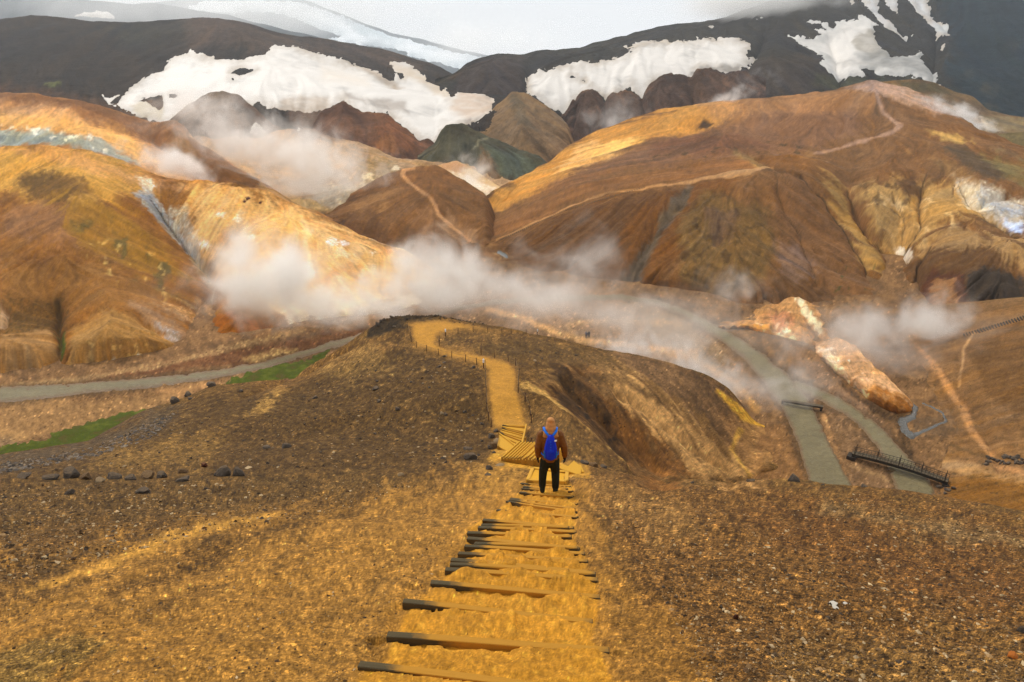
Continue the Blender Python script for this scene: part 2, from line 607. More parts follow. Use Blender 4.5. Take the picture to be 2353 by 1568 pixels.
# near slope, ridge with the path, ravine wall
XL, XR = -250, 2603
near = Sheet('slope', [
    [(XL, 2861, 1.115), (1176, 2861, 1.115), (XR, 2861, 1.115)],
    [(XL, 1990, 1.95), (1176, 1990, 1.95), (XR, 1990, 1.95)],
    [(XL, 1760, 2.7), (1176, 1760, 2.66), (XR, 1760, 2.75)],
    [(XL, 1568, 3.5), (1176, 1568, 3.45), (XR, 1568, 3.7)],
    [(XL, 1410, 4.7), (1150, 1409, 4.6), (2353, 1420, 5.1), (XR, 1440, 5.1)],
    [(XL, 1255, 7.8), (0, 1250, 7.9), (1176, 1251, 7.7), (1700, 1250, 8.0), (2353, 1290, 8.2), (XR, 1330, 8.0)],
    [(XL, 1175, 11.8), (0, 1170, 12.2), (1176, 1170, 11.9), (1500, 1160, 13), (2000, 1180, 12.6), (2353, 1225, 11.0), (XR, 1270, 9.9)],
    [(XL, 1125, 16), (0, 1112, 17), (300, 1097, 19), (560, 1091, 20.5), (800, 1095, 19), (1000, 1092, 18.8), (1200, 1098, 17.8), (1290, 1098, 17.8), (1340, 1084, 19),
     (1500, 1086, 19.5), (1640, 1100, 19), (1820, 1104, 18.2), (2000, 1122, 17), (2200, 1150, 15.3), (2353, 1176, 14), (XR, 1225, 12)],
    [(XL, 1105, 27), (0, 1088, 29), (330, 1060, 31), (560, 1052, 31), (800, 1052, 28), (1000, 1053, 25.5), (1150, 1055, 24.5), (1250, 1066, 24), (1320, 1074, 25), (1365, 1079, 25), (1420, 1090, 26),
     (1500, 1112, 32), (1640, 1135, 34), (1820, 1150, 34), (2000, 1180, 30), (2353, 1245, 26), (XR, 1300, 22)],
    [(XL, 1094, 37), (0, 1073, 40), (205, 1047, 42), (330, 1022, 43), (560, 1002, 41), (800, 1002, 37.5), (1000, 1003, 35), (1150, 986, 35), (1210, 980, 35.5), (1250, 958, 38), (1300, 945, 40), (1365, 1004, 38),
     (1394, 1037, 37), (1470, 1087, 38), (1560, 1125, 60), (1640, 1130, 80), (1720, 1120, 98), (1760, 1180, -63), (2000, 1210, -63), (XR, 1350, -63)],
    [(XL, 1086, 45), (0, 1063, 47), (205, 1033, 48), (330, 992, 48), (560, 957, 46), (724, 952, 43), (850, 932, 42), (1000, 905, 41), (1150, 903, 39.5), (1210, 900, 40.5), (1250, 915, 43), (1300, 925, 44.5),
     (1365, 978, 46), (1394, 1016, 47), (1470, 1075, 54), (1560, 1090, 66), (1640, 1085, 88), (1700, 1078, 103), (1730, 1080, 106), (1765, 1085, -55.6), (1840, 1105, -57.5), (2000, 1150, -62), (XR, 1290, -63)],
    [(XL, 1078, 51), (0, 1055, 52), (205, 1022, 52), (330, 966, 53), (560, 915, 52), (724, 892, 51), (850, 850, 51), (1000, 822, 50.5), (1100, 835, 46), (1200, 842, 48), (1300, 858, 52), (1400, 893, 62),
     (1500, 950, 75), (1600, 990, 92), (1690, 1000, 112), (1722, 1010, 114), (1765, 1022, -55.2), (1840, 1050, -57), (2000, 1100, -62), (XR, 1200, -63)],
    [(XL, 1072, 55), (0, 1047, 55), (205, 1011, 55), (324, 944, 57), (400, 922, 58), (486, 887, 59), (600, 872, 58), (666, 863, 57.5), (724, 827, 58), (790, 790, 60), (847, 757, 62), (870, 742, 63), (890, 730, 64), (930, 724, 65), (1000, 724, 67),
     (1060, 737, 69), (1150, 751, 72), (1250, 771, 78), (1315, 785, 85), (1394, 803, 95), (1473, 817, 103), (1556, 839, 110), (1632, 864, 117), (1675, 893, 119), (1708, 930, 121), (1728, 965, 121), (1770, 985, -55.0), (1840, 1010, -57), (2000, 1060, -62), (XR, 1100, -63)],
], step=3.0, smooth=7.0, back=1.25, zmin=-66, back_fwd=40)

LOGS = [(200, 1480, 1900, 1668), (380, 1290, 1795, 1368), (482, 1072, 1690, 1185), (658, 950, 1737, 1027), (750, 865, 1722, 917), (787, 802, 1683, 872), (832, 760, 1660, 797),
        (873, 712, 1640, 750), (890, 662, 1605, 718), (890, 625, 1556, 642), (960, 590, 1585, 612), (990, 543, 1568, 585), (1080, 476, 1592, 520), (1142, 420, 1582, 484), (1166, 403, 1592, 434),
        (1225, 362, 1566, 386), (1240, 336, 1562, 352), (1232, 303, 1546, 322)]
LOGS = [(753 + a * .3602, 1003.3 + b * .3602, 753 + c * .3602, 1003.3 + d * .3602) for a, b, c, d in LOGS]

def log_y(k, px):
    a, b, c, d = LOGS[k]
    return b + (d - b) * (px - a) / (c - a)

# relief of the near sheet
dd = np.linalg.norm(near.P[..., :2], axis=-1)
near.rough(0.30, 6.0, 4, 21)
near.up(0.05 * fbm(near.P0[..., 0] / 0.8, near.P0[..., 1] / 0.8, 4, 5) * sstep(dd, 40, 15))
near.up(0.022 * fbm(near.P0[..., 0] / 0.16, near.P0[..., 1] / 0.16, 3, 8) * sstep(dd, 14, 5))
near.Pb = near.P.copy()
# trodden treads between the step logs: sand banked up against each log, scuffed by boots
Tm = np.zeros(near.px.shape)
near.finish()
i6 = int(np.searchsorted(near.tq, 7.0)) + 1
PY = near.qy.copy(); PX = near.qx.copy()
PY[i6:] = -1e4
for k in range(len(LOGS) - 1):
    ya, yb = log_y(k, PX), log_y(k + 1, PX)
    la = np.minimum(LOGS[k][0], LOGS[k + 1][0]); ra = np.maximum(LOGS[k][2], LOGS[k + 1][2])
    wdt = (ra - la)
    side = np.minimum(sstep(PX, la - .02 * wdt, la + .05 * wdt), 1 - sstep(PX, ra - .05 * wdt, ra + .03 * wdt))
    inb = (PY <= ya) & (PY > yb)
    q = np.clip((ya - PY) / np.maximum(ya - yb, 1e-3), 0, 1)
    x0, y0, x1, y1 = LOGS[k + 1]
    zA, zB = near.at(x0, y0).z + .032, near.at(x1, y1).z + .018
    js = np.where((near.xs > la - 20) & (near.xs < ra + 20))[0]
    fill = np.zeros(len(near.xs))
    for j in js:
        zb_ = np.interp(-log_y(k + 1, near.xs[j]), -PY[:i6, j], near.Pb[:i6, j, 2])
        t_ = (near.xs[j] - x0) / (x1 - x0)
        fill[j] = np.clip(zA + (zB - zA) * t_ - zb_, -.12, .12)
    lat = np.clip((PX - la) / wdt, 0, 1)
    gap = -.062 + .054 * sstep(lat, .05, .25) - .03 * sstep(lat, .88, 1.0) + .014 * vnoise(PX / wdt * 6 + k * 9.7, PX * 0 + k * 3.3, 5)
    dz = (-0.075 * (1 - q) ** 1.5 + (fill[None, :] + gap) * q ** 1.3) * side
    near.P[..., 2] += np.where(inb, dz, 0)
    Tm = np.maximum(Tm, np.where(inb, side, 0))
nearf = sstep(dd, 16, 6)
near.up(0.010 * Tm * nearf * fbm(near.P0[..., 0] / 0.11, near.P0[..., 1] / 0.07, 3, 91) )
near.crease([(1285, 850), (1330, 900), (1420, 980), (1520, 1070)], 26, 1.1)
near.crease([(1370, 860), (1480, 930), (1600, 1030), (1680, 1085)], 10, 0.9)
near.crease([(1210, 898), (1293, 950), (1365, 1010), (1440, 1075)], 7, -0.4)
for sx in range(1330, 1700, 34):
    near.crease([(sx, 850 + (sx - 1330) * .2), (sx + 60, 950 + (sx - 1330) * .2), (sx + 110, 1060)], 6, 0.35, 10, sx)
near.crease([(847, 770), (700, 850), (560, 905)], 12, 0.5)
near.rills(.35, .8, .3, 50, 1.3, 13, [(1290, 845), (1400, 810), (1560, 845), (1710, 940), (1700, 1095), (1480, 1085), (1380, 1010)], 40)

near.base([(104, 78, 42), (126, 93, 50), (116, 84, 44), (146, 108, 58)], 90, 4, 0.05, 10, 1.0)
near.C[..., 3] = 0.75
P_ = near.paint
# dark gravel of the ridge flank, sand on the lower left
P_([(-300, 1130), (0, 1112), (560, 1092), (1000, 1090), (1130, 1060), (1110, 860), (930, 790), (700, 850), (330, 950), (0, 1050), (-300, 1060)], (98, 73, 41), .75, 50, 20, peb=.7)
P_([(250, 1085), (200, 1040), (360, 1000), (520, 1000), (480, 1060), (380, 1085)], (148, 112, 58), .6, 50, 30, 60, 3)
P_([(560, 960), (640, 880), (660, 890), (610, 950)], (172, 132, 72), .7, 14, 8)
P_([(0, 1050), (200, 1010), (330, 950), (420, 925), (380, 985), (250, 1030), (0, 1085)], (104, 88, 72), .7, 30, 16, peb=.9)
P_([(560, 870), (700, 800), (860, 770), (920, 800), (760, 850), (600, 905)], (136, 98, 52), .6, 30, 16)
P_([(700, 850), (850, 780), (905, 830), (800, 880)], (158, 124, 72), .4, 30, 16, streak=1)
P_([(842, 775), (850, 738), (940, 716), (1010, 728), (940, 748), (880, 772)], (66, 52, 32), .9, 10, 8)
P_([(1010, 725), (1180, 752), (1290, 782), (1180, 762), (1060, 752)], (104, 74, 34), .8, 8, 4)
P_([(-300, 1250), (0, 1215), (420, 1190), (700, 1150), (1000, 1120), (900, 1090), (0, 1100), (-300, 1100)], (108, 83, 48), .55, 40, 30, peb=.95)
# the sandy swathe on the lower left with dark gravel tongues
P_([(-300, 1420), (0, 1345), (250, 1275), (480, 1235), (700, 1190), (900, 1150), (1100, 1110), (1215, 1110), (1215, 1130), (1050, 1300), (900, 1450), (800, 1700), (-300, 1800)], (164, 118, 54), .88, 110, 70, 110, 7, peb=.45)
near.blotch((122, 90, 46), 60, 0.1, .55, 71, [(-300, 1420), (0, 1345), (480, 1235), (1000, 1130), (1100, 1250), (800, 1600), (-300, 1800)], 60, .3, 2.6)
P_([(-300, 1600), (0, 1480), (200, 1450), (260, 1480), (100, 1560), (-300, 1700)], (128, 102, 54), .75, 40, 34, 50, 9, peb=.8)
near.stroke([(60, 1345, 5), (280, 1270, 7), (400, 1235, 9), (520, 1210, 6), (640, 1185, 2)], 9, (190, 140, 62), .8, 18, 10, 40, 5, peb=.2)
for ln_, op_ in (([(250, 1345, 8), (340, 1318, 20), (430, 1286, 24), (520, 1252, 18), (660, 1208, 8)], .65), ([(300, 1402, 6), (380, 1375, 16), (450, 1348, 12), (520, 1330, 4)], .5), ([(560, 1330, 4), (640, 1300, 12), (720, 1280, 5)], .35), ([(120, 1420, 5), (240, 1390, 12), (330, 1360, 4)], .4)):
    near.stroke(ln_, 10, (96, 70, 38), op_, 34, 26, 34, int(ln_[0][0]), peb=.9, grain=.35)
# right slope
P_([(1330, 1085), (1640, 1100), (2000, 1122), (2353, 1176), (2700, 1230), (2700, 1700), (1700, 1700), (1500, 1400), (1380, 1200)], (132, 94, 50), .9, 60, 40, 110, 12, peb=.95)
P_([(1700, 1180), (2000, 1170), (2400, 1290), (2420, 1400), (2100, 1370), (1800, 1260)], (122, 82, 42), .7, 90, 50, 120, 14, peb=.9)
P_([(1900, 1150), (2100, 1190), (2400, 1240), (2400, 1265), (2100, 1225), (1880, 1180)], (150, 124, 86), .5, 30, 20, 60, 15, peb=1)
P_([(1800, 1440), (2353, 1470), (2400, 1700), (1700, 1700)], (140, 106, 60), .65, 90, 60, 120, 16, peb=1)
P_([(1320, 1100), (1400, 1100), (1560, 1160), (1600, 1230), (1500, 1260), (1360, 1170)], (150, 112, 64), .7, 60, 30, 70, 17, peb=.7)
P_([(1330, 1130), (1400, 1230), (1480, 1360), (1640, 1500), (1740, 1700), (1300, 1700), (1330, 1300)], (152, 108, 48), .85, 110, 60, 80, 18, peb=.45)
near.blotch((78, 56, 30), 60, 0.25, .6, 73, [(1450, 1090), (2500, 1180), (2600, 1700), (1600, 1700)], 60, .3, 2.0)
# ochre dust round and on the steps
edgeL = [(LOGS[k][0], LOGS[k][1]) for k in range(len(LOGS))]; edgeR = [(LOGS[k][2], LOGS[k][3]) for k in range(len(LOGS))]
stair_poly = [(edgeL[0][0] - 60, 1640)] + edgeL + edgeR[::-1] + [(edgeR[0][0] + 20, 1640)]
P_([(x - 40, y) for x, y in stair_poly[:19]] + [(x + 30, y + 4) for x, y in stair_poly[19:]], (166, 118, 50), .7, 50, 16, 40, 20, peb=.3)
P_(stair_poly, (178, 124, 38), .95, 14, 7, 20, 21, streak=0, peb=.1)
near.blotch((198, 146, 50), 34, 0.15, .6, 75, stair_poly, 10, .3, 2.2)
P_([(1205, 1118), (1215, 1080), (1240, 1060), (1140, 1042), (1120, 1060), (1080, 1085), (1110, 1110)], (164, 120, 54), .6, 30, 12, 30, 22, peb=.4)
P_([(1120, 1062), (1135, 1030), (1215, 1030), (1240, 1058), (1350, 1064), (1352, 1094), (1300, 1096), (1215, 1078)], (184, 134, 48), .9, 12, 6, 20, 23, peb=.15)
# ravine wall
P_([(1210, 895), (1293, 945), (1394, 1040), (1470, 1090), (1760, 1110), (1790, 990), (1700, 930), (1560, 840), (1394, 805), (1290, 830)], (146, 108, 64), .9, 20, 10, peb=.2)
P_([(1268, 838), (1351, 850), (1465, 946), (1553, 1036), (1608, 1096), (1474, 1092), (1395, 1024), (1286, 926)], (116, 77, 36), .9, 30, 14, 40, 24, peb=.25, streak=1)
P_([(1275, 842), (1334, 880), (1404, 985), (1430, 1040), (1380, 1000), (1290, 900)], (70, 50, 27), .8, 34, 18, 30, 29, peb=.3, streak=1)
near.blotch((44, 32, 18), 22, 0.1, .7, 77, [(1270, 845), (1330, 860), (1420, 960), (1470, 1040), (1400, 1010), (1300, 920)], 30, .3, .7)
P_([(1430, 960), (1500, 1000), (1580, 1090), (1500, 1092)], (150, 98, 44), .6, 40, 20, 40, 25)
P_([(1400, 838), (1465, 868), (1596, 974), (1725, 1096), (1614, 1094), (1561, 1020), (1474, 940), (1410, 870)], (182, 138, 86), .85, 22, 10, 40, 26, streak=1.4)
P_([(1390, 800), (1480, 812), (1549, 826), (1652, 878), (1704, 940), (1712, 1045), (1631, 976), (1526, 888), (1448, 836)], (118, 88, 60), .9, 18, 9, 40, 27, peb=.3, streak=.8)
P_([(1660, 960), (1710, 950), (1770, 990), (1760, 1090), (1725, 1095)], (156, 114, 70), .7, 30, 12, 30, 28)
near.stroke([(1650, 900, 5), (1690, 935, 10), (1715, 960, 9), (1735, 972, 6), (1770, 985, 2)], 8, (196, 146, 48), .9, 8, 5, 15, 3)
near.stroke([(1700, 990, 8), (1680, 1030, 4), (1722, 1092, 4)], 5, (196, 150, 60), .6, 10, 5)
near.stroke([(1205, 885, 8), (1250, 905, 9), (1293, 937, 6), (1365, 1006, 4), (1440, 1072, 3)], 6, (196, 152, 84), .8, 10, 6, 14, 5)
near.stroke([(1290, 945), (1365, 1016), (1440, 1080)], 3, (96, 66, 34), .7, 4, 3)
P_([(1215, 985), (1205, 900), (1290, 950), (1390, 1045), (1350, 1068), (1250, 1058)], (132, 98, 54), .6, 30, 10, peb=.6)
P_([(1130, 790), (1250, 785), (1400, 812), (1440, 850), (1300, 830), (1150, 830), (1090, 815)], (104, 78, 42), .7, 24, 10, peb=.5)
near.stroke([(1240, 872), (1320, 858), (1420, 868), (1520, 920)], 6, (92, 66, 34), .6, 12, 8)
near.blotch((72, 54, 32), 40, 0.3, .6, 79, [(0, 1090), (560, 1080), (1100, 1080), (1110, 850), (930, 800), (400, 950), (0, 1060)], 40, .25, 2)
near.blotch((168, 130, 76), 34, 0.33, .5, 81, [(0, 1090), (560, 1080), (1100, 1080), (1110, 850), (930, 800), (400, 950), (0, 1060)], 40, .25, 2.4)
near.C[..., :3] *= np.clip(1 - near.rl, .3, 1)[..., None]
fine_ = near.lic(14, 77, 0.3)
near.C[..., :3] *= (1 + (0.12 * near.st + .10 * fine_) * sstep(sdf_poly(near.px, near.py, [(1270, 835), (1390, 790), (1560, 830), (1760, 940), (1760, 1110), (1480, 1090), (1380, 1020)]), -20, 20))[..., None]
near.speckle(.12 + .2 * near.C[..., 3], near.C[..., 3])
# footpath
def c7(pts): return [(828.3 + x * .18008, 696.5 + y * .18008) for x, y in pts]
path_poly = c7([(1690, 1610), (1672, 1500), (1625, 1200), (1612, 860), (1480, 790), (1170, 700), (850, 612), (740, 570), (665, 490), (645, 380), (640, 300), (560, 250), (660, 225), (800, 208), (1040, 196), (1200, 228), (1440, 292),
                (1700, 342), (2180, 357), (2330, 374), (2200, 374), (1700, 362), (1250, 362), (1100, 392), (990, 432), (965, 510), (1050, 570), (1400, 622), (1700, 692), (1900, 752), (1995, 870), (2005, 1100), (2055, 1250), (2135, 1540), (2140, 1620)])
P_(path_poly, (160, 116, 56), .8, 22, 5, 14, 30, streak=0, peb=.3)
near.C[..., :3] *= np.array([1.03, 1.0, .86])
near.build(M_grav)

# the same slope carried on to both sides of the viewpoint
for e_, xa_, xb_ in ((-1, XR, XR + 6000), (0, XL - 6000, XL)):
    rows_ = [[(xa_, float(near.Yk[k, e_]), float(np.exp(near.Dk[k, e_]))), (xb_, float(near.Yk[k, e_]), float(np.exp(near.Dk[k, e_])))] for k in range(len(near.Yk))]
    sd_ = Sheet('slope', rows_, step=30.0, smooth=0.0, back=1.25, zmin=-66, back_fwd=40, tq=near.tq)
    dd_ = np.linalg.norm(sd_.P[..., :2], axis=-1)
    sd_.rough(0.30, 6.0, 4, 21)
    sd_.up(0.05 * fbm(sd_.P0[..., 0] / 0.8, sd_.P0[..., 1] / 0.8, 4, 5) * sstep(dd_, 40, 15))
    sd_.up(0.022 * fbm(sd_.P0[..., 0] / 0.16, sd_.P0[..., 1] / 0.16, 3, 8) * sstep(dd_, 14, 5))
    sd_.base([(112, 80, 44), (132, 96, 52), (122, 86, 46), (146, 108, 60)], 300, 4, 0.05, 4, 1.0)
    sd_.C[..., 3] = .8
    sd_.C[..., :3] *= np.array([1.03, 1.0, .86])
    sd_.build(M_grav)

# sand path on the ridge as its own thin body
M_sand = N('path_sand')
_at = M_sand.add('ShaderNodeAttribute', attribute_name='Col')
_v = M_sand.obj()
_a = M_sand.noise(14, 5, .7, _v); _b = M_sand.noise(1.1, 4, .6, _v)
_k = M_sand.math('MULTIPLY', M_sand.math('MULTIPLY_ADD', _a, .9, .55), M_sand.math('MULTIPLY_ADD', _b, .5, .75))
M_sand = M_sand.surf(M_sand.mix(1.0, _at.outputs['Color'], _k, 'MULTIPLY'), .95, M_sand.bump(_a, .6, .05), .1)
pm = near.mask_poly(path_poly, 7, 5, 11, 4) + .35 * fbm(near.px / 5, near.py / 4, 3, 6)
pm[near.py > 1030] = -1
pc = near.C.copy()
q_ = sstep(pm + .5 * fbm(near.px / 7, near.py / 5, 3, 9), 0.1, 1.7)[..., None]
sandc = lin((188, 134, 52)) * (1 + .10 * fbm(near.px / 24, near.py / 9, 4, 12))[..., None]
pc[..., :3] = pc[..., :3] * (1 - q_) + sandc * q_
pc[..., 3:] = pc[..., 3:] * (1 - q_) + .34 * q_
tag(near.overlay('footpath', pm, 0.05, M_grav, pc), kind='structure')

# ------------------------------------------------------------------ valley floor and river
fl = Sheet('valley_floor', [
    [(XL, 1420, -57), (XR, 1420, -57)],
    [(XL, 1120, -56), (0, 1100, -56), (1700, 1180, -56), (XR, 1190, -56)],
    [(XL, 1000, -55), (XR, 1000, -55)],
    [(XL, 900, -55), (XR, 900, -55)],
    [(XL, 800, -55), (XR, 800, -55)],
    [(XL, 700, -60), (900, 700, -57), (1050, 700, -54.7), (XR, 700, -54.5)],
    [(XL, 600, -66), (800, 600, -62), (1000, 600, -55), (XR, 600, -54)],
    [(XL, 520, -66), (800, 520, -60), (1050, 520, -52), (XR, 520, -53)],
], step=3.4, smooth=4, back=.05, back_fwd=150)
fl.rough(0.5, 14, 5, 2)
fl.base([(126, 92, 58), (146, 108, 68), (120, 88, 56), (154, 116, 76)], 70, 9, .03, 6, 1)
P_ = fl.paint
# left bank
P_([(-300, 920), (0, 900), (480, 872), (700, 830), (620, 870), (480, 890), (330, 945), (0, 1030), (-300, 1090)], (158, 118, 72), .8, 20, 12)
P_([(-300, 985), (0, 985), (100, 1000), (0, 1040), (-300, 1060)], (176, 134, 82), .6, 30, 16, 30, 2)
P_([(-300, 1000), (0, 1000), (60, 1015), (0, 1040)], (112, 92, 70), .6, 20, 12, 30, 3)
P_([(150, 900), (360, 890), (380, 905), (160, 930)], (112, 78, 46), .7, 16, 12, 30, 4, grain=.5)
P_([(330, 880), (480, 870), (560, 850), (470, 905), (380, 915)], (182, 132, 82), .5, 18, 10)
P_([(260, 855), (470, 815), (800, 760), (860, 760), (740, 800), (600, 835), (420, 855), (200, 880)], (124, 78, 46), .85, 14, 8, grain=.2)
P_([(560, 828), (640, 800), (680, 806), (600, 832)], (196, 158, 96), .75, 14, 10, 20, 5, grain=.5)
P_([(0, 885), (230, 858), (400, 825), (640, 765), (740, 750), (640, 780), (420, 836), (240, 868), (0, 898)], (176, 140, 92), .7, 8, 6, 15, 6, grain=.5)
# middle
P_([(1100, 690), (1450, 682), (1640, 760), (1700, 870), (1560, 840), (1300, 780), (1000, 730)], (150, 116, 82), .8, 30, 12)
P_([(1440, 690), (1560, 720), (1680, 830), (1640, 850), (1500, 780)], (142, 120, 92), .6, 30, 14, 40, 7, grain=.3)
fl.stroke([(1120, 712), (1190, 727), (1260, 757), (1330, 780), (1480, 800), (1600, 810)], 6, (200, 152, 96), .8, 8, 4)
fl.stroke([(1500, 800), (1600, 828), (1690, 880), (1740, 940)], 8, (196, 142, 70), .7, 14, 10)
fl.stroke([(1330, 780), (1300, 745), (1400, 735), (1560, 745)], 5, (190, 148, 100), .6, 10, 6)
P_([(1720, 985), (1800, 980), (1850, 1110), (1720, 1120)], (148, 104, 58), .7, 24, 14, 30, 8, grain=.3)
fl.stroke([(1890, 960), (1905, 1010), (1930, 1060), (1950, 1095)], 7, (198, 146, 92), .8, 8, 5)
fl.stroke([(1960, 1070), (2030, 1095), (2080, 1130)], 4, (190, 150, 96), .7, 8, 6)
P_([(1900, 950), (1990, 1000), (2060, 1080), (2080, 1140), (1960, 1120), (1930, 1040)], (136, 104, 72), .7, 16, 10, grain=.3)
P_([(1800, 780), (1890, 850), (2010, 960), (2060, 1040), (1960, 960), (1860, 870)], (146, 112, 82), .8, 18, 10)
# dark wet margin by the tongue of orange clay
fl.stroke([(1930, 880, 4), (2010, 940, 9), (2060, 965, 10), (2080, 1010, 12), (2090, 1060, 8)], 8, (74, 56, 36), .8, 10, 8, 20, 4, grain=.3)
P_([(2090, 960), (2180, 950), (2230, 990), (2150, 1010), (2100, 1010)], (110, 88, 64), .7, 20, 14, 24, 9, grain=.4)
for ln_ in ([(-260, 925, 26), (0, 908, 23), (180, 893, 20), (330, 882, 17), (480, 864, 14), (600, 842, 14), (700, 812, 12), (800, 782, 10)], [(1506, 694, 11), (1580, 722, 15), (1660, 768, 20), (1730, 820, 26), (1790, 880, 36), (1830, 930, 40), (1855, 990, 42), (1885, 1060, 48), (1915, 1130, 56)], [(1830, 885, 16), (1890, 910, 20), (1950, 940, 22), (2000, 985, 26), (2040, 1030, 30), (2075, 1080, 40), (2100, 1120, 50)]):
    fl.stroke(ln_, 10, (92, 72, 50), .6, 12, 7, 20, 3, grain=.2)
fl.speckle(.14, .5 * np.ones(fl.px.shape))
fl.build(M_floor)

M_water = N('river_water')
_at = M_water.add('ShaderNodeAttribute', attribute_name='Col')
_v = M_water.obj()
_a = M_water.noise(1.6, 5, .65, _v, .8); _b = M_water.noise(.22, 3, .5, _v)
_foam = M_water.ramp(M_water.noise(.8, 7, .8, _v, 1.4), [(.58, (0, 0, 0)), (.72, (1, 1, 1))])
_c = M_water.mix(1.0, _at.outputs['Color'], M_water.math('MULTIPLY', M_water.math('MULTIPLY_ADD', _a, .7, .65), M_water.math('MULTIPLY_ADD', _b, .4, .8)), 'MULTIPLY')
_c = M_water.mix(M_water.math('MULTIPLY', _foam, .4), _c, L3((190, 184, 166)))
M_water = M_water.surf(_c, .42, M_water.bump(_a, .8, .35), .15)
M_stream = N('stream_water')
_v = M_stream.obj()
_a = M_stream.noise(2.5, 4, .6, _v)
M_stream = M_stream.surf(M_stream.mix(_a, L3((52, 50, 44)), L3((92, 88, 78))), .25, M_stream.bump(_a, .4, .2), .5)

def ribbon(sheet, name, line, mat, height=.12, feather=4., warp=5., wl=22., seed=0):
    qx = sheet.px + warp * fbm(sheet.px / wl, sheet.py / wl, 3, seed + 31); qy = sheet.py + warp * .5 * fbm(sheet.px / wl, sheet.py / wl, 3, seed + 57)
    d, t = dist_line(qx, qy, line)
    w = np.interp(t, np.linspace(0, 1, len(line)), [p[2] for p in line])
    m = (w - d) / feather
    bars = fbm(sheet.px / 26, sheet.py / 9, 4, seed + 77)
    m = m - 1.6 * sstep(bars, .25, .6) * (w > 6) - .5 * fbm(sheet.px / 9, sheet.py / 5, 3, seed + 79)
    m[-sheet.nb:] = -1
    cw = np.ones(sheet.C.shape)
    deep = sstep(m * feather, 0, 9)[..., None]
    fr_ = fbm(sheet.px / 30, sheet.py / 6, 4, seed + 81)
    cw[..., :3] = lin((118, 92, 62)) * (1 - deep) + lin((122, 110, 78)) * deep * (1 + .22 * fr_)[..., None]
    return tag(sheet.overlay(name, m, height, mat, cw, (0, 0, 1)), kind='structure')
ribbon(fl, 'river', [(-260, 925, 20), (0, 908, 17), (180, 893, 14), (330, 882, 11), (480, 864, 9), (600, 842, 9), (700, 812, 8), (800, 782, 7), (900, 752, 6), (1010, 722, 5), (1130, 694, 6), (1280, 686, 7), (1430, 683, 7),
                     (1506, 694, 6), (1580, 722, 9), (1660, 768, 13), (1730, 820, 18), (1790, 880, 27), (1830, 930, 31), (1855, 990, 32), (1885, 1060, 38), (1915, 1130, 46), (1940, 1200, 50)], M_water, .2, 5., 6., 26., 1)
ribbon(fl, 'river', [(1830, 885, 10), (1890, 910, 12), (1950, 940, 14), (2000, 985, 17), (2040, 1030, 20), (2075, 1080, 30), (2100, 1120, 40), (2120, 1180, 46)], M_water, .18, 5., 5., 22., 2)
ribbon(fl, 'stream', [(1960, 815, 2.5), (1985, 842, 5), (2020, 870, 6), (2050, 890, 6), (2075, 915, 7), (2105, 940, 7), (2098, 958, 8), (2072, 968, 9), (2078, 990, 9), (2095, 1004, 8)], M_stream, .22, 3., 4., 14., 3)
ribbon(fl, 'stream', [(2095, 1004, 5), (2130, 990, 3), (2175, 968, 3), (2165, 945, 2), (2120, 925, 2)], M_stream, .12, 3., 4., 14., 4)

M_turf = N('grass_turf')
_v = M_turf.obj()
_a = M_turf.noise(.35, 6, .65, _v); _b = M_turf.noise(3.0, 4, .7, _v)
_c = M_turf.ramp(_a, [(.3, L3((92, 76, 38))), (.5, L3((74, 84, 22))), (.7, L3((104, 106, 36)))])
M_turf = M_turf.surf(M_turf.mix(.5, _c, M_turf.mix(1.0, _c, M_turf.math('MULTIPLY_ADD', _b, 1.6, .2), 'MULTIPLY')), .95, M_turf.bump(_b, .8, .3), .1)
for i, poly in enumerate([[(512, 884), (560, 860), (640, 838), (700, 828), (760, 800), (740, 840), (680, 870), (600, 885)],
                          [(-260, 1040), (0, 1026), (110, 1012), (120, 998), (200, 972), (290, 948), (350, 938), (330, 975), (200, 1040), (0, 1085), (-260, 1120)]]):
    m = fl.mask_poly(poly, 6, 12, 20, 40 + i) + .8 * fbm(fl.px / 10, fl.py / 4, 3, 44)
    tag(fl.overlay('grass', m, .15, M_turf, None, (0, 0, 1)), ['strip of bright green grass between the river and the ridge slope', 'long bright green grass bank beside the rocky slope edge'][i], 'grass', None, 'stuff')

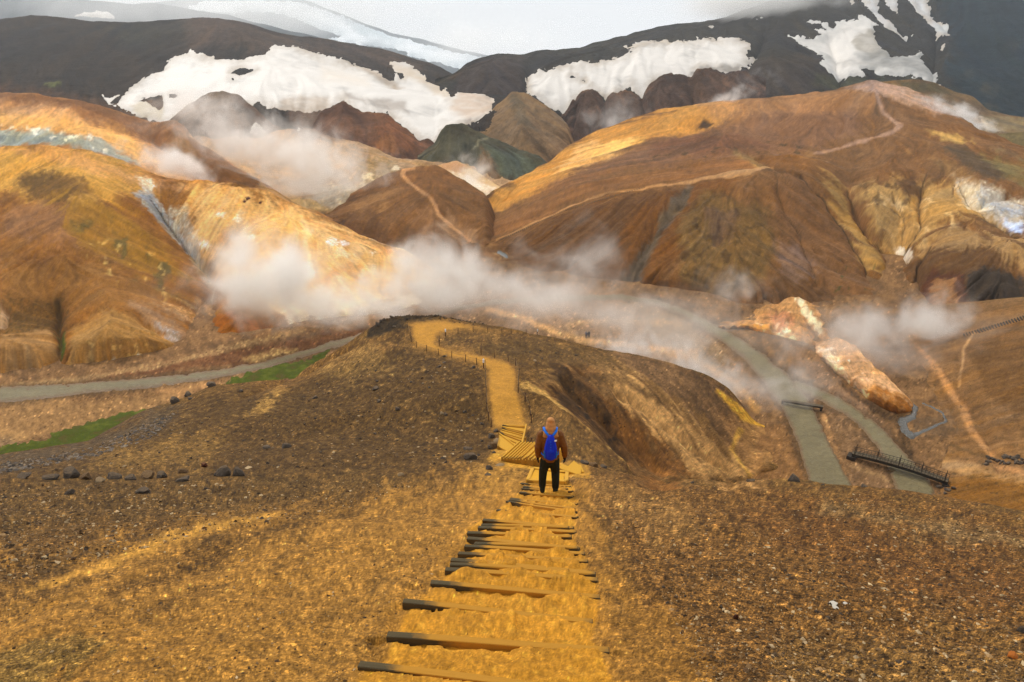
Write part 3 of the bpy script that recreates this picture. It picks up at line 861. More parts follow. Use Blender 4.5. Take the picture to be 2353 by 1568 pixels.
# ------------------------------------------------------------------ left orange hill
lh = Sheet('hill', [
    [(XL, 925, -58), (0, 897, -58), (230, 868, -58), (370, 838, -58), (460, 812, -58), (600, 782, -58), (700, 757, -58), (850, 737, -58), (1000, 705, -58), (1080, 690, -58)],
    [(XL, 830, 142), (0, 812, 144), (130, 800, 148), (250, 785, 148), (370, 785, 155), (460, 775, 168), (550, 745, 170), (700, 725, 180), (850, 715, 185), (1000, 690, 194), (1080, 676, 200)],
    [(XL, 740, 156), (0, 725, 158), (130, 730, 168), (250, 712, 158), (370, 730, 168), (470, 735, 183), (560, 690, 176), (700, 690, 187), (850, 680, 196), (1000, 670, 202), (1080, 665, 204)],
    [(XL, 590, 184), (0, 590, 186), (150, 575, 184), (300, 590, 200), (440, 610, 220), (485, 600, 224), (600, 570, 210), (750, 615, 204), (850, 638, 206), (1000, 655, 206), (1080, 658, 206)],
    [(XL, 445, 224), (0, 450, 224), (200, 450, 222), (330, 455, 240), (410, 490, 242), (500, 480, 236), (650, 515, 226), (750, 550, 218), (850, 590, 215), (940, 615, 212), (1000, 640, 208), (1080, 652, 207)],
    [(XL, 325, 262), (0, 337, 262), (108, 332, 260), (202, 344, 258), (324, 384, 256), (407, 409, 252), (540, 424, 249), (612, 439, 246), (700, 476, 241), (760, 506, 235), (850, 549, 226), (940, 579, 218), (1000, 615, 210), (1080, 648, 208)],
], step=3.2, smooth=9, back=.8, back_fwd=45, zmin=-62)
lh.rough(1.6, 34, 4, 31)
lh.rough(.5, 7, 4, 32)
lh.crease([(335, 430), (380, 500), (425, 550), (470, 598), (485, 640), (470, 700), (455, 760), (450, 800)], 16, 4.5)
lh.crease([(600, 470), (560, 560), (540, 640)], 30, 1.2)
lh.crease([(133, 690), (135, 760), (125, 840)], 10, 3)
lh.crease([(0, 700), (20, 720), (10, 745)], 6, 2)
lh.crease([(300, 715), (390, 770), (440, 800)], 12, 2.5)
lh.crease([(60, 600), (110, 575), (160, 568), (200, 590)], 12, 1.5)
lh.up(.3 * lh.lic(26, 3, 1.6))
lh.rills(.9, 1.0, .25, 44, 1.5, 13)
lh.base([(132, 86, 32), (160, 106, 44), (142, 92, 38), (178, 122, 56)], 85, 12, .07, 26, .9)
P_ = lh.paint
P_([(XL - 50, 320), (0, 330), (110, 326), (330, 380), (350, 440), (200, 470), (0, 440), (XL - 50, 430)], (200, 148, 64), .85, 40, 20, 60, 1)
P_([(0, 340), (100, 332), (300, 385), (420, 415), (540, 425), (460, 440), (300, 420), (180, 380)], (196, 140, 92), .5, 30, 14, 40, 2)
P_([(60, 400), (120, 395), (190, 440), (150, 480), (80, 460), (40, 425)], (104, 74, 36), .85, 30, 16, 30, 3)
P_([(150, 410), (200, 430), (230, 460), (180, 450)], (120, 84, 40), .6, 20, 10, 30, 3)
P_([(30, 470), (180, 470), (300, 560), (280, 610), (150, 560), (0, 540)], (150, 106, 70), .65, 40, 26, 40, 4)
P_([(140, 480), (300, 480), (430, 620), (480, 690), (430, 700), (300, 640), (170, 560)], (156, 110, 30), .8, 34, 16, 60, 5, streak=1.6)
lh.blotch((108, 92, 44), 50, .08, .8, 51, [(150, 500), (250, 500), (440, 640), (400, 690), (240, 620)], 30, .25, .8)
lh.blotch((206, 166, 90), 26, .22, .7, 52, [(180, 540), (320, 560), (460, 680), (400, 700), (220, 630)], 30, .2, 1.2)
P_([(40, 590), (130, 570), (210, 600), (160, 640), (90, 640)], (122, 78, 30), .8, 30, 14, 30, 6)
P_([(0, 610), (200, 600), (330, 640), (440, 720), (300, 700), (150, 720), (0, 700)], (150, 104, 50), .6, 34, 20, 40, 7)
P_([(20, 690), (150, 680), (170, 740), (110, 790), (0, 780)], (104, 78, 36), .8, 34, 22, 30, 8, grain=.3)
P_([(0, 700), (18, 715), (12, 745), (0, 752)], (180, 140, 96), .9, 5, 3)
P_([(-250, 790), (60, 770), (110, 755), (132, 790), (128, 860), (0, 885), (-250, 920)], (166, 122, 70), .85, 16, 12, 20, 9)
P_([(130, 762), (145, 755), (148, 790), (138, 808)], (84, 98, 28), .9, 6, 4, 10, 10)
P_([(150, 850), (170, 760), (240, 712), (330, 730), (440, 800), (380, 820), (230, 860)], (168, 124, 66), .85, 20, 12, 20, 11)
lh.blotch((204, 164, 92), 22, .18, .7, 53, [(190, 790), (350, 770), (420, 800), (340, 830), (230, 855)], 20, .2)
lh.blotch((126, 96, 48), 22, .2, .6, 54, [(240, 720), (340, 740), (390, 800), (260, 780)], 20, .2)
lh.stroke([(235, 852, 9), (260, 842, 12), (290, 838, 8), (330, 826, 4)], 8, (206, 196, 168), .85, 8, 8, 9, 12, grain=.6)
lh.stroke([(370, 820, 5), (410, 806, 12), (440, 808, 9), (480, 806, 7), (560, 785, 5), (680, 760, 4)], 8, (208, 198, 172), .85, 8, 7, 9, 13, grain=.5)
P_([(300, 700), (420, 735), (460, 780), (400, 770)], (160, 126, 94), .6, 20, 10, 20, 14, streak=1)
P_([(350, 735), (400, 755), (430, 780), (390, 768)], (166, 158, 148), .7, 10, 7, 10, 15, grain=.4)
P_([(380, 700), (470, 690), (460, 740), (420, 735)], (188, 150, 108), .6, 20, 10, 15, 16, grain=.6)
# right face: pale orange, white sinter, grey clay gully
P_([(430, 430), (540, 428), (620, 442), (760, 508), (940, 580), (1020, 640), (900, 690), (640, 720), (500, 640), (440, 540)], (226, 174, 104), .85, 50, 20, 60, 17)
lh.blotch((202, 134, 62), 55, .05, .6, 55, [(430, 430), (620, 442), (940, 580), (900, 660), (640, 640), (470, 540)], 40, .35, 1)
lh.blotch((222, 190, 140), 38, .12, .7, 56, [(480, 470), (620, 470), (900, 600), (880, 690), (620, 700), (500, 600)], 50, .35)
P_([(300, 440), (340, 425), (400, 500), (470, 590), (445, 570), (380, 520)], (160, 162, 158), .85, 10, 8, 16, 18, grain=.3)
P_([(320, 445), (345, 440), (385, 500), (360, 500)], (126, 136, 150), .8, 10, 6, 14, 19, grain=.3)
P_([(375, 470), (430, 475), (450, 540), (465, 585), (430, 550)], (182, 172, 150), .75, 16, 10, 18, 20, grain=.3)
P_([(310, 400), (345, 405), (360, 425), (330, 430)], (222, 206, 176), .8, 8, 8, 10, 21, grain=.4)
lh.stroke([(345, 450), (385, 500), (420, 545), (465, 598)], 1.6, (70, 56, 36), .85, 3, 3, 12)
P_([(430, 560), (480, 590), (480, 640), (450, 620)], (172, 150, 112), .6, 14, 8, 14, 22)
for cx_, cy_, r_ in ((512, 490, 10), (545, 500, 10), (470, 556, 12), (640, 592, 13), (765, 556, 14), (790, 560, 16), (860, 585, 10), (620, 615, 14), (575, 540, 12), (700, 620, 30)):
    P_([(cx_ - r_, cy_), (cx_, cy_ - r_ * .6), (cx_ + r_, cy_ + r_ * .2), (cx_, cy_ + r_ * .7)], (238, 226, 204), .8, 8, 9, 9, cx_, grain=.5)
lh.stroke([(850, 546), (940, 577), (1030, 625)], 3, (228, 200, 160), .7, 6, 3)
lh.stroke([(700, 500), (800, 545), (900, 580)], 3, (180, 116, 56), .4, 8, 5)
P_([(480, 730), (520, 710), (600, 730), (640, 755), (560, 780), (480, 800), (470, 780)], (160, 92, 22), .95, 12, 8, 18, 23)
P_([(455, 770), (480, 730), (490, 760), (470, 800), (455, 805)], (214, 194, 148), .7, 8, 6, 10, 24, grain=.3)
lh.stroke([(480, 800, 3), (560, 784, 5), (640, 764, 5), (760, 742, 4)], 5, (204, 176, 112), .7, 8, 6, 12, 25, grain=.4)
lh.stroke([(490, 640), (480, 690), (460, 750), (452, 800)], 3, (170, 160, 142), .7, 4, 5, 10)
lh.stroke([(132, 690), (134, 760), (126, 860)], 4, (96, 72, 36), .7, 6, 4)
P_([(650, 690), (850, 690), (1000, 660), (1060, 690), (800, 740), (660, 750)], (222, 206, 180), .7, 30, 12, 30, 26)
for x_, y_ in ((562, 462), (570, 455), (600, 463), (598, 468), (655, 615), (666, 622), (690, 628)):
    P_([(x_ - 6, y_), (x_, y_ - 3), (x_ + 6, y_), (x_, y_ + 3)], (84, 54, 30), .9, 3, 3, 5, x_)
lh.streaks()
lh.build(M_hill)

# second left hill, behind
l2 = Sheet('hill', [
    [(XL, 420, 285), (0, 410, 285), (300, 430, 275), (500, 470, 268), (700, 520, 262), (790, 530, 262)],
    [(XL, 340, 315), (0, 340, 315), (200, 350, 312), (320, 385, 305), (430, 405, 298), (540, 430, 286), (620, 450, 280), (700, 490, 272), (790, 516, 268)],
    [(XL, 275, 360), (0, 280, 360), (200, 290, 355), (300, 320, 345), (400, 350, 330), (460, 365, 322), (540, 398, 308), (620, 436, 292), (700, 482, 278), (790, 512, 270)],
    [(XL, 210, 425), (0, 213, 422), (180, 228, 415), (288, 260, 402), (342, 275, 392), (407, 276, 385), (425, 290, 375), (439, 311, 366), (540, 379, 340), (612, 422, 318), (666, 462, 300), (742, 502, 280), (790, 508, 272)],
], step=3.4, smooth=7, back=.8, back_fwd=60, zmin=-60)
l2.rough(2.0, 50, 4, 41); l2.rough(.6, 10, 4, 42)
l2.crease([(300, 270), (360, 310), (400, 350), (470, 400), (560, 440)], 14, 5)
l2.crease([(400, 290), (370, 312), (360, 320)], 7, 2)
l2.up(.5 * l2.lic(24, 5, 1.6))
l2.rills(1.0, 1.1, .3, 40, 1.3, 13)
l2.base([(150, 96, 44), (176, 120, 60), (160, 104, 52), (196, 142, 84)], 70, 15, .08, 24, .9)
P_ = l2.paint
P_([(XL - 50, 205), (200, 222), (300, 260), (420, 280), (440, 310), (400, 345), (340, 310), (200, 255), (0, 235), (XL - 50, 232)], (128, 82, 42), .85, 20, 10, 40, 1)
P_([(XL - 50, 262), (0, 258), (150, 262), (290, 310), (400, 375), (380, 395), (250, 340), (120, 300), (XL - 50, 290)], (222, 164, 88), .8, 30, 14, 40, 2)
P_([(XL - 50, 240), (0, 240), (110, 240), (230, 275), (120, 270), (0, 262), (XL - 50, 260)], (196, 150, 106), .5, 24, 10, 40, 3)
P_([(XL - 50, 296), (0, 296), (60, 298), (150, 306), (230, 320), (280, 352), (320, 380), (250, 360), (150, 335), (0, 335), (XL - 50, 335)], (150, 154, 138), .9, 14, 8, 20, 4, streak=1)
P_([(XL - 50, 310), (0, 312), (120, 312), (200, 330), (100, 330), (XL - 50, 330)], (124, 134, 128), .6, 14, 8, 16, 5)
l2.blotch((216, 204, 176), 18, .15, .75, 61, [(0, 285), (90, 290), (220, 310), (290, 360), (200, 345), (60, 310)], 14, .2)
P_([(390, 305), (440, 308), (540, 382), (620, 428), (600, 440), (500, 400), (440, 380), (400, 350)], (122, 80, 40), .9, 14, 8, 30, 6)
P_([(385, 320), (420, 310), (450, 350), (440, 378), (400, 360)], (150, 106, 52), .6, 20, 12, 20, 7)
P_([(300, 380), (420, 395), (560, 430), (520, 440), (400, 420)], (196, 148, 92), .6, 20, 10, 30, 8)
l2.stroke([(438, 309), (500, 350), (545, 380)], 2.2, (200, 156, 108), .8, 4, 3)
l2.stroke([(600, 425), (660, 462), (720, 496)], 6, (178, 140, 92), .6, 8, 5)
l2.streaks()
l2.build(M_hill)
# ------------------------------------------------------------------ central orange hill with the trail
ch = Sheet('hill', [
    [(700, 520, 262), (740, 530, 262), (800, 545, 260), (900, 585, 250), (1000, 615, 240), (1060, 610, 240), (1100, 580, 246), (1130, 540, 254), (1170, 500, 262), (1235, 535, 268)],
    [(700, 512, 268), (740, 512, 268), (800, 510, 266), (900, 520, 262), (1000, 540, 254), (1060, 545, 254), (1100, 535, 258), (1130, 510, 264), (1170, 492, 270), (1235, 528, 276)],
    [(700, 508, 275), (740, 503, 278), (800, 475, 288), (900, 455, 290), (1000, 450, 284), (1060, 470, 284), (1100, 480, 284), (1130, 482, 284), (1170, 486, 284), (1235, 520, 290)],
    [(700, 506, 285), (753, 488, 305), (825, 433, 330), (897, 397, 340), (926, 388, 340), (955, 379, 340), (1001, 377, 338), (1034, 394, 334), (1077, 419, 322), (1113, 444, 312), (1153, 471, 300), (1170, 482, 295), (1235, 514, 300)],
], step=3.2, smooth=6, back=.9, back_fwd=50, zmin=-58)
ch.rough(1.2, 36, 4, 51); ch.rough(.4, 8, 4, 52)
ch.crease([(1010, 470), (1060, 520), (1095, 570)], 12, 2.0)
ch.up(.4 * ch.lic(24, 7, 1.5))
ch.rills(.8, 1.1, .3, 40, 1.3, 13)
ch.up(-30 * sstep(ch.px, 1110, 1200))
ch.base([(116, 76, 36), (138, 92, 44), (124, 82, 38), (150, 104, 54)], 60, 17, .07, 24, .9)
P_ = ch.paint
P_([(800, 470), (880, 430), (930, 420), (900, 460), (820, 500)], (160, 114, 62), .6, 24, 14, 30, 1, streak=1)
P_([(760, 500), (850, 480), (900, 540), (860, 560)], (106, 70, 36), .6, 30, 14, 30, 2)
P_([(930, 480), (1000, 480), (1060, 560), (1000, 600)], (152, 106, 60), .5, 30, 14, 30, 3)
P_([(1030, 480), (1100, 540), (1090, 570), (1010, 520)], (172, 128, 80), .5, 16, 8, 20, 4, streak=1)
ch.stroke([(950, 382, 5), (928, 388, 5), (924, 400, 4.5), (940, 420, 3.5), (965, 440, 3), (990, 455, 3.5), (1002, 475, 4), (1008, 490, 5), (1060, 530, 5), (1095, 555, 3)], 4, (186, 134, 80), .85, 4, 2.5)
ch.streaks()
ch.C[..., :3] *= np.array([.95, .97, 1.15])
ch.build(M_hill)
ribbon(fl, 'stream', [(1098, 512, 3), (1120, 520, 7), (1138, 530, 7), (1125, 545, 9), (1118, 560, 8), (1140, 575, 6), (1165, 590, 4)], M_stream, .5, 4., 5., 16., 6)

# pale mound with a vent behind it
vm = Sheet('mound', [
    [(980, 430, 345), (1030, 430, 345), (1100, 450, 338), (1180, 470, 330)],
    [(980, 395, 362), (1020, 390, 368), (1060, 400, 368), (1100, 425, 360), (1180, 460, 340)],
    [(980, 388, 375), (1023, 376, 384), (1048, 369, 386), (1070, 380, 384), (1095, 394, 376), (1149, 430, 360), (1180, 452, 348)],
], step=3.2, smooth=4, back=.9, back_fwd=30, zmin=-58)
vm.rough(1.0, 14, 4, 61)
vm.base([(170, 120, 66), (200, 168, 122), (190, 140, 84)], 20, 18, .08, 12, .8)
vm.paint([(1040, 400), (1080, 405), (1160, 450), (1120, 450), (1060, 425)], (220, 208, 188), .8, 14, 8, 12, 1, grain=.3)
vm.paint([(1010, 380), (1048, 366), (1070, 380), (1060, 395), (1020, 395)], (178, 116, 60), .7, 12, 6, 12, 2)
vm.build(M_hill)

# ------------------------------------------------------------------ right massif
ms = Sheet('hill', [
    [(1060, 640, -60), (1150, 640, -60), (1250, 672, -60), (1400, 688, -60), (1480, 690, -60), (1600, 710, -60), (1700, 752, -60), (1800, 770, -60), (1900, 775, -60), (2050, 770, -60), (2150, 760, -58), (2300, 750, -56), (XR, 760, -56)],
    [(1060, 605, 236), (1150, 605, 236), (1250, 630, 222), (1400, 648, 212), (1480, 648, 208), (1600, 650, 200), (1700, 660, 192), (1800, 660, 192), (1900, 660, 194), (2000, 665, 198), (2080, 675, 200), (2160, 670, 190), (2300, 660, 184), (XR, 670, 176)],
    [(1060, 585, 246), (1150, 585, 246), (1250, 570, 240), (1400, 560, 232), (1506, 545, 226), (1600, 535, 218), (1700, 530, 216), (1800, 545, 218), (1900, 570, 224), (2000, 580, 230), (2065, 585, 240), (2120, 555, 224), (2200, 540, 214), (2353, 560, 204), (XR, 590, 196)],
    [(1060, 575, 252), (1130, 560, 256), (1300, 484, 264), (1400, 450, 264), (1506, 432, 262), (1650, 407, 266), (1750, 390, 270), (1812, 384, 276), (1866, 395, 280), (1920, 428, 282), (1950, 452, 284), (2000, 420, 284), (2080, 415, 288), (2150, 440, 268), (2250, 445, 256), (2353, 490, 240), (XR, 530, 228)],
    [(1060, 560, 262), (1130, 520, 285), (1203, 452, 320), (1308, 400, 336), (1437, 372, 336), (1600, 355, 336), (1750, 350, 330), (1866, 356, 328), (1950, 360, 332), (2050, 345, 340), (2150, 350, 330), (2250, 375, 305), (2353, 410, 285), (XR, 450, 268)],
    [(1060, 540, 275), (1120, 490, 305), (1203, 425, 350), (1308, 365, 388), (1437, 318, 410), (1600, 292, 420), (1800, 280, 425), (1950, 265, 430), (2050, 262, 425), (2150, 285, 400), (2230, 310, 370), (2353, 350, 330), (XR, 390, 300)],
    [(1060, 500, 290), (1120, 449, 325), (1203, 402, 372), (1272, 362, 405), (1308, 330, 425), (1365, 305, 448), (1437, 276, 470), (1509, 255, 484), (1614, 240, 495), (1722, 229, 502), (1812, 219, 508), (1888, 210, 512), (1938, 198, 518), (2003, 186, 524), (2080, 200, 500),
     (2130, 220, 475), (2200, 262, 430), (2260, 300, 390), (2353, 335, 350), (XR, 380, 315)],
], step=3.0, smooth=8, back=.6, back_fwd=80, zmin=-60)
ms.rough(2.2, 60, 4, 71); ms.rough(.7, 12, 5, 72)
G = [([(1949, 440), (1970, 480), (2000, 520), (2028, 555), (2055, 600), (2062, 640), (2085, 680)], 14, 5.0),
     ([(2130, 400), (2115, 450), (2120, 500), (2095, 545), (2070, 580), (2055, 610)], 12, 4.0),
     ([(1840, 400), (1890, 450), (1930, 510), (1980, 590), (2020, 650)], 8, 2.0),
     ([(2140, 555), (2110, 600), (2110, 660), (2115, 700)], 9, 3.5),
     ([(2200, 420), (2260, 480), (2340, 530)], 10, 2.5),
     ([(1780, 400), (1800, 470), (1850, 560), (1880, 640)], 9, 1.6),
     ([(1600, 400), (1560, 470), (1500, 550), (1470, 620), (1460, 680)], 14, 2.2),
     ([(1520, 470), (1485, 560), (1440, 660)], 7, 1.2),
     ([(2050, 440), (2080, 490), (2078, 540)], 6, 1.6), ([(2350, 440), (2290, 450), (2230, 470)], 8, 2),
     ([(1610, 285), (1580, 300), (1560, 310)], 8, 2.5), ([(1700, 345), (1760, 365), (1790, 390)], 6, 1.2)]
for i, (ln, w_, dp) in enumerate(G): ms.crease(ln, w_, dp, 9, 100 + i)
lc_ = ms.lic(30, 9, 1.6)
ms.up(.35 * lc_)
ms.rills(1.2, 1.0, .22, 50, 1.6, 13)
ms.rills(2.0, 1.1, .3, 60, 2.6, 15, [(1480, 420), (1800, 400), (2353, 430), (2353, 690), (1450, 690)], 60)
rug = sstep(sdf_poly(ms.px, ms.py, [(1560, 470), (1700, 420), (1800, 450), (1780, 640), (1640, 690), (1560, 640)]), -30, 30)
ms.up(rug * 2.4 * fbm(ms.P0[..., 0] / 8, ms.P0[..., 2] / 8, 5, 77))
rug2 = sstep(sdf_poly(ms.px, ms.py, [(1850, 420), (2000, 400), (2353, 460), (2353, 680), (1900, 660)]), -40, 40)
ms.up(rug2 * 1.6 * fbm(ms.P0[..., 0] / 12, ms.P0[..., 1] / 12, 5, 78))
ms.base([(122, 82, 40), (144, 98, 48), (130, 88, 42), (162, 116, 60)], 80, 19, .09, 30, .9)
P_ = ms.paint
# far left flank: bright ochre band, dark red brown plateau
P_([(1110, 460), (1203, 398), (1308, 325), (1437, 270), (1600, 238), (1700, 240), (1640, 290), (1480, 320), (1340, 380), (1240, 440), (1150, 480)], (196, 134, 50), .9, 20, 10, 40, 1, streak=1)
P_([(1280, 385), (1340, 335), (1450, 325), (1420, 345), (1330, 385)], (220, 168, 92), .7, 20, 10, 24, 2, streak=1)
P_([(1340, 360), (1420, 322), (1480, 322), (1380, 360)], (226, 176, 84), .6, 12, 8, 16, 3)
P_([(1250, 440), (1340, 395), (1480, 340), (1640, 300), (1800, 250), (1960, 240), (1980, 300), (1860, 340), (1640, 372), (1420, 395), (1300, 440)], (136, 94, 56), .85, 30, 16, 60, 4)
P_([(1500, 330), (1640, 310), (1760, 335), (1640, 350), (1500, 355)], (112, 66, 38), .5, 30, 14, 40, 5)
ms.blotch((86, 66, 32), 24, .22, .8, 62, [(1460, 350), (1800, 320), (1960, 340), (1800, 365), (1500, 372)], 16, .2, 2.5)
P_([(1130, 560), (1300, 482), (1500, 425), (1750, 385), (1640, 370), (1420, 395), (1250, 445), (1120, 520)], (150, 98, 46), .7, 20, 10, 40, 6, streak=1.5)
P_([(1600, 240), (1800, 220), (1960, 200), (2080, 195), (2000, 250), (1800, 260), (1640, 275)], (176, 122, 66), .6, 24, 14, 50, 7)
P_([(1940, 200), (2003, 184), (2100, 200), (2200, 260), (2130, 250), (2030, 222)], (190, 150, 110), .7, 16, 8, 30, 8)
P_([(1600, 285), (1620, 272), (1640, 282), (1622, 292)], (70, 48, 24), .9, 7, 5)
# steep face below the knoll
P_([(1130, 565), (1300, 488), (1450, 448), (1600, 420), (1560, 560), (1460, 680), (1250, 660)], (112, 74, 36), .8, 24, 14, 50, 9, streak=1.5)
P_([(1430, 500), (1540, 440), (1600, 410), (1700, 400), (1640, 480), (1500, 680), (1440, 680)], (126, 78, 26), .85, 24, 12, 40, 10, streak=1)
P_([(1600, 420), (1585, 412), (1530, 470), (1480, 560), (1430, 640), (1420, 680), (1462, 682), (1480, 600), (1540, 510), (1580, 460)], (104, 94, 70), .75, 14, 8, 24, 11, streak=.8)
P_([(1560, 480), (1640, 440), (1760, 470), (1790, 560), (1740, 660), (1640, 690), (1570, 650)], (126, 94, 44), .8, 30, 18, 40, 12)
ms.blotch((90, 66, 34), 24, .0, .7, 63, [(1560, 470), (1700, 430), (1790, 480), (1770, 640), (1640, 690), (1560, 640)], 30, .5)
ms.blotch((158, 122, 62), 20, .1, .45, 64, [(1560, 520), (1700, 480), (1790, 520), (1750, 660), (1640, 690), (1560, 640)], 30, .5)
P_([(1620, 480), (1700, 480), (1680, 550), (1640, 560)], (94, 68, 56), .4, 20, 12, 20, 13)
P_([(1770, 420), (1830, 400), (1960, 560), (2020, 690), (1880, 680), (1800, 560)], (134, 92, 50), .7, 30, 14, 50, 14, streak=1.5)
P_([(1880, 400), (1930, 420), (2020, 560), (2050, 640), (1990, 600), (1930, 500)], (176, 134, 64), .75, 20, 10, 30, 15, streak=1)
# pale face on the right
P_([(1960, 440), (2060, 400), (2200, 420), (2353, 480), (2353, 540), (2200, 490), (2100, 560), (2060, 590), (2010, 520)], (186, 142, 72), .8, 30, 14, 40, 16, streak=1)
ms.blotch((214, 176, 108), 34, .12, .75, 65, [(1990, 460), (2100, 420), (2230, 470), (2160, 560), (2070, 580)], 30, .3)
ms.blotch((104, 74, 36), 26, .1, .7, 66, [(1960, 420), (2060, 400), (2130, 430), (2080, 520), (2010, 500)], 30, .25)
P_([(2050, 410), (2100, 405), (2120, 430), (2080, 450)], (92, 60, 34), .8, 16, 10, 20, 17)
P_([(2190, 400), (2280, 430), (2353, 460), (2353, 530), (2280, 490), (2220, 450)], (196, 182, 144), .85, 20, 10, 24, 18, grain=.2)
P_([(2250, 440), (2353, 480), (2353, 500), (2280, 480)], (158, 168, 164), .6, 16, 10, 20, 19, grain=.3)
P_([(2300, 490), (2353, 510), (2353, 528), (2320, 512)], (200, 210, 206), .8, 8, 6, 12, 20)
P_([(2165, 335), (2220, 330), (2330, 400), (2290, 420), (2220, 390)], (100, 80, 50), .85, 20, 10, 30, 21)
P_([(2250, 350), (2353, 370), (2353, 430), (2300, 400)], (130, 112, 56), .7, 24, 12, 30, 22)
P_([(2120, 360), (2200, 370), (2260, 420), (2180, 410)], (160, 118, 60), .6, 20, 12, 30, 23)
P_([(2130, 300), (2200, 310), (2240, 330), (2180, 325)], (190, 150, 74), .8, 12, 8, 16, 24)
P_([(2075, 590), (2130, 550), (2200, 520), (2300, 540), (2353, 560), (2353, 690), (2120, 700), (2080, 650)], (112, 78, 40), .8, 30, 14, 40, 25)
P_([(2120, 570), (2200, 500), (2240, 510), (2353, 580), (2353, 600), (2250, 560), (2180, 570)], (182, 140, 78), .6, 24, 12, 30, 26, streak=1.4)
P_([(2120, 640), (2140, 618), (2210, 620), (2225, 700), (2115, 705)], (104, 58, 32), .8, 12, 8, 20, 27)
P_([(2130, 700), (2150, 640), (2190, 640), (2205, 705)], (160, 112, 60), .8, 12, 8, 16, 28, streak=1)
P_([(2215, 640), (2260, 610), (2353, 630), (2353, 690), (2225, 705)], (66, 58, 44), .85, 20, 12, 24, 29)
P_([(2060, 560), (2090, 550), (2100, 575), (2070, 590)], (210, 196, 160), .8, 8, 6, 10, 30)
P_([(1740, 700), (1800, 620), (1900, 640), (2000, 690), (2080, 720), (1900, 760), (1700, 745)], (116, 80, 42), .7, 24, 14, 40, 31)
ms.blotch((78, 84, 34), 14, .3, .7, 67, [(1920, 610), (2040, 600), (2040, 680), (1920, 680)], 20, .15)
P_([(1780, 560), (1830, 560), (1880, 620), (1830, 650), (1790, 620)], (142, 118, 96), .4, 24, 12, 24, 32)
for ln, w_, dp in G[:4]: ms.stroke(ln, 2.2, (72, 50, 26), .75, 4, 9, 40, 100 + G.index((ln, w_, dp)))
for ln, w_, dp in G[4:6] + G[8:9]: ms.stroke(ln, 1.4, (88, 62, 32), .6, 3, 9, 40, 100 + G.index((ln, w_, dp)))
# trails
ms.stroke([(1140, 556, 1.5), (1300, 481, 2), (1400, 446, 2), (1506, 428, 2.5), (1650, 402, 3.5), (1722, 395, 8), (1750, 383, 9), (1775, 378, 4)], 3, (190, 138, 76), .8, 4, 2)
ms.stroke([(1870, 348, 2), (1930, 340, 2.5), (2000, 322, 3), (2050, 305, 4), (2070, 290, 5), (2050, 275, 5), (2030, 255, 4), (2018, 235, 4), (2010, 205, 5)], 4, (180, 136, 94), .85, 5, 3)
ms.stroke([(1760, 380, 6), (1720, 360, 8), (1690, 352, 6)], 6, (160, 124, 64), .6, 10, 5)
ms.streaks()
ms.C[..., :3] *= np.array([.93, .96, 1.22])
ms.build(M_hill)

# ridge and hill behind the vent on the far right
rb = Sheet('hill', [
    [(1980, 330, 480), (2150, 330, 440), (2353, 380, 400), (XR, 420, 380)],
    [(1980, 250, 560), (2100, 262, 545), (2200, 285, 520), (2260, 285, 505), (2353, 315, 470), (XR, 340, 440)],
    [(1980, 196, 600), (2060, 186, 600), (2118, 184, 598), (2147, 190, 596), (2200, 212, 590), (2237, 225, 580), (2270, 252, 560), (2353, 268, 540), (XR, 285, 520)],
], step=3.4, smooth=6, back=.6, back_fwd=90, zmin=-60)
rb.rough(3, 60, 5, 81)
rb.base([(100, 76, 48), (122, 94, 60), (108, 86, 50)], 50, 22, .08, 18, .9)
rb.paint([(2130, 240), (2230, 262), (2300, 300), (2230, 300), (2130, 262)], (186, 172, 150), .8, 16, 8, 20, 1)
rb.paint([(2060, 190), (2147, 190), (2180, 215), (2100, 215)], (82, 76, 46), .7, 12, 8, 20, 2)
rb.paint([(2260, 262), (2353, 275), (2400, 300), (2353, 310), (2280, 290)], (134, 116, 82), .7, 16, 8, 20, 3)
rb.stroke([(2050, 200, 3), (2100, 215, 4), (2200, 250, 4), (2250, 280, 3)], 4, (174, 140, 104), .6, 6, 4)
rb.streaks(); rb.build(M_mid)
rc = Sheet('hill', [
    [(2180, 380, 330), (2353, 430, 290), (XR, 460, 280)],
    [(2180, 340, 360), (2260, 335, 365), (2353, 345, 350), (XR, 360, 340)],
    [(2180, 322, 380), (2230, 318, 400), (2290, 308, 410), (2353, 305, 410), (XR, 310, 400)],
], step=3.4, smooth=6, back=.5, back_fwd=60, zmin=-60)
rc.rough(2, 30, 5, 82)
rc.base([(84, 70, 40), (116, 98, 56), (96, 80, 46)], 30, 23, .1, 14, .9)
rc.streaks(); rc.build(M_hill)

# pink clay outcrop and the orange clay tongue
oc = Sheet('outcrop', [
    [(1650, 765, -57), (1720, 770, -57), (1800, 800, -57), (1880, 825, -57), (1960, 840, -57)],
    [(1650, 755, -55), (1720, 750, -54), (1800, 765, -54), (1880, 790, -54.5), (1960, 815, -56)],
    [(1650, 748, -55.5), (1700, 735, -54), (1745, 712, 184), (1790, 692, 187), (1815, 682, 188), (1835, 680, 188), (1865, 700, 186), (1905, 718, 184), (1940, 760, 180), (1960, 790, -57)],
], step=3.0, smooth=3, back=.7, back_fwd=18, zmin=-60)
oc.rough(1.5, 9, 6, 91); oc.rough(.2, 2.2, 4, 93)
oc.up(.25 * oc.lic(12, 4, 1.0))
oc.crease([(1830, 680), (1850, 720), (1880, 770)], 6, 1.2); oc.crease([(1790, 692), (1780, 740), (1790, 780)], 7, 1.0)
oc.base([(172, 120, 68), (190, 140, 86), (160, 108, 62)], 30, 24, .1, 12, .9)
P_ = oc.paint
P_([(1825, 678), (1840, 682), (1900, 768), (1880, 766), (1850, 720)], (226, 208, 166), .9, 8, 6, 10, 1)
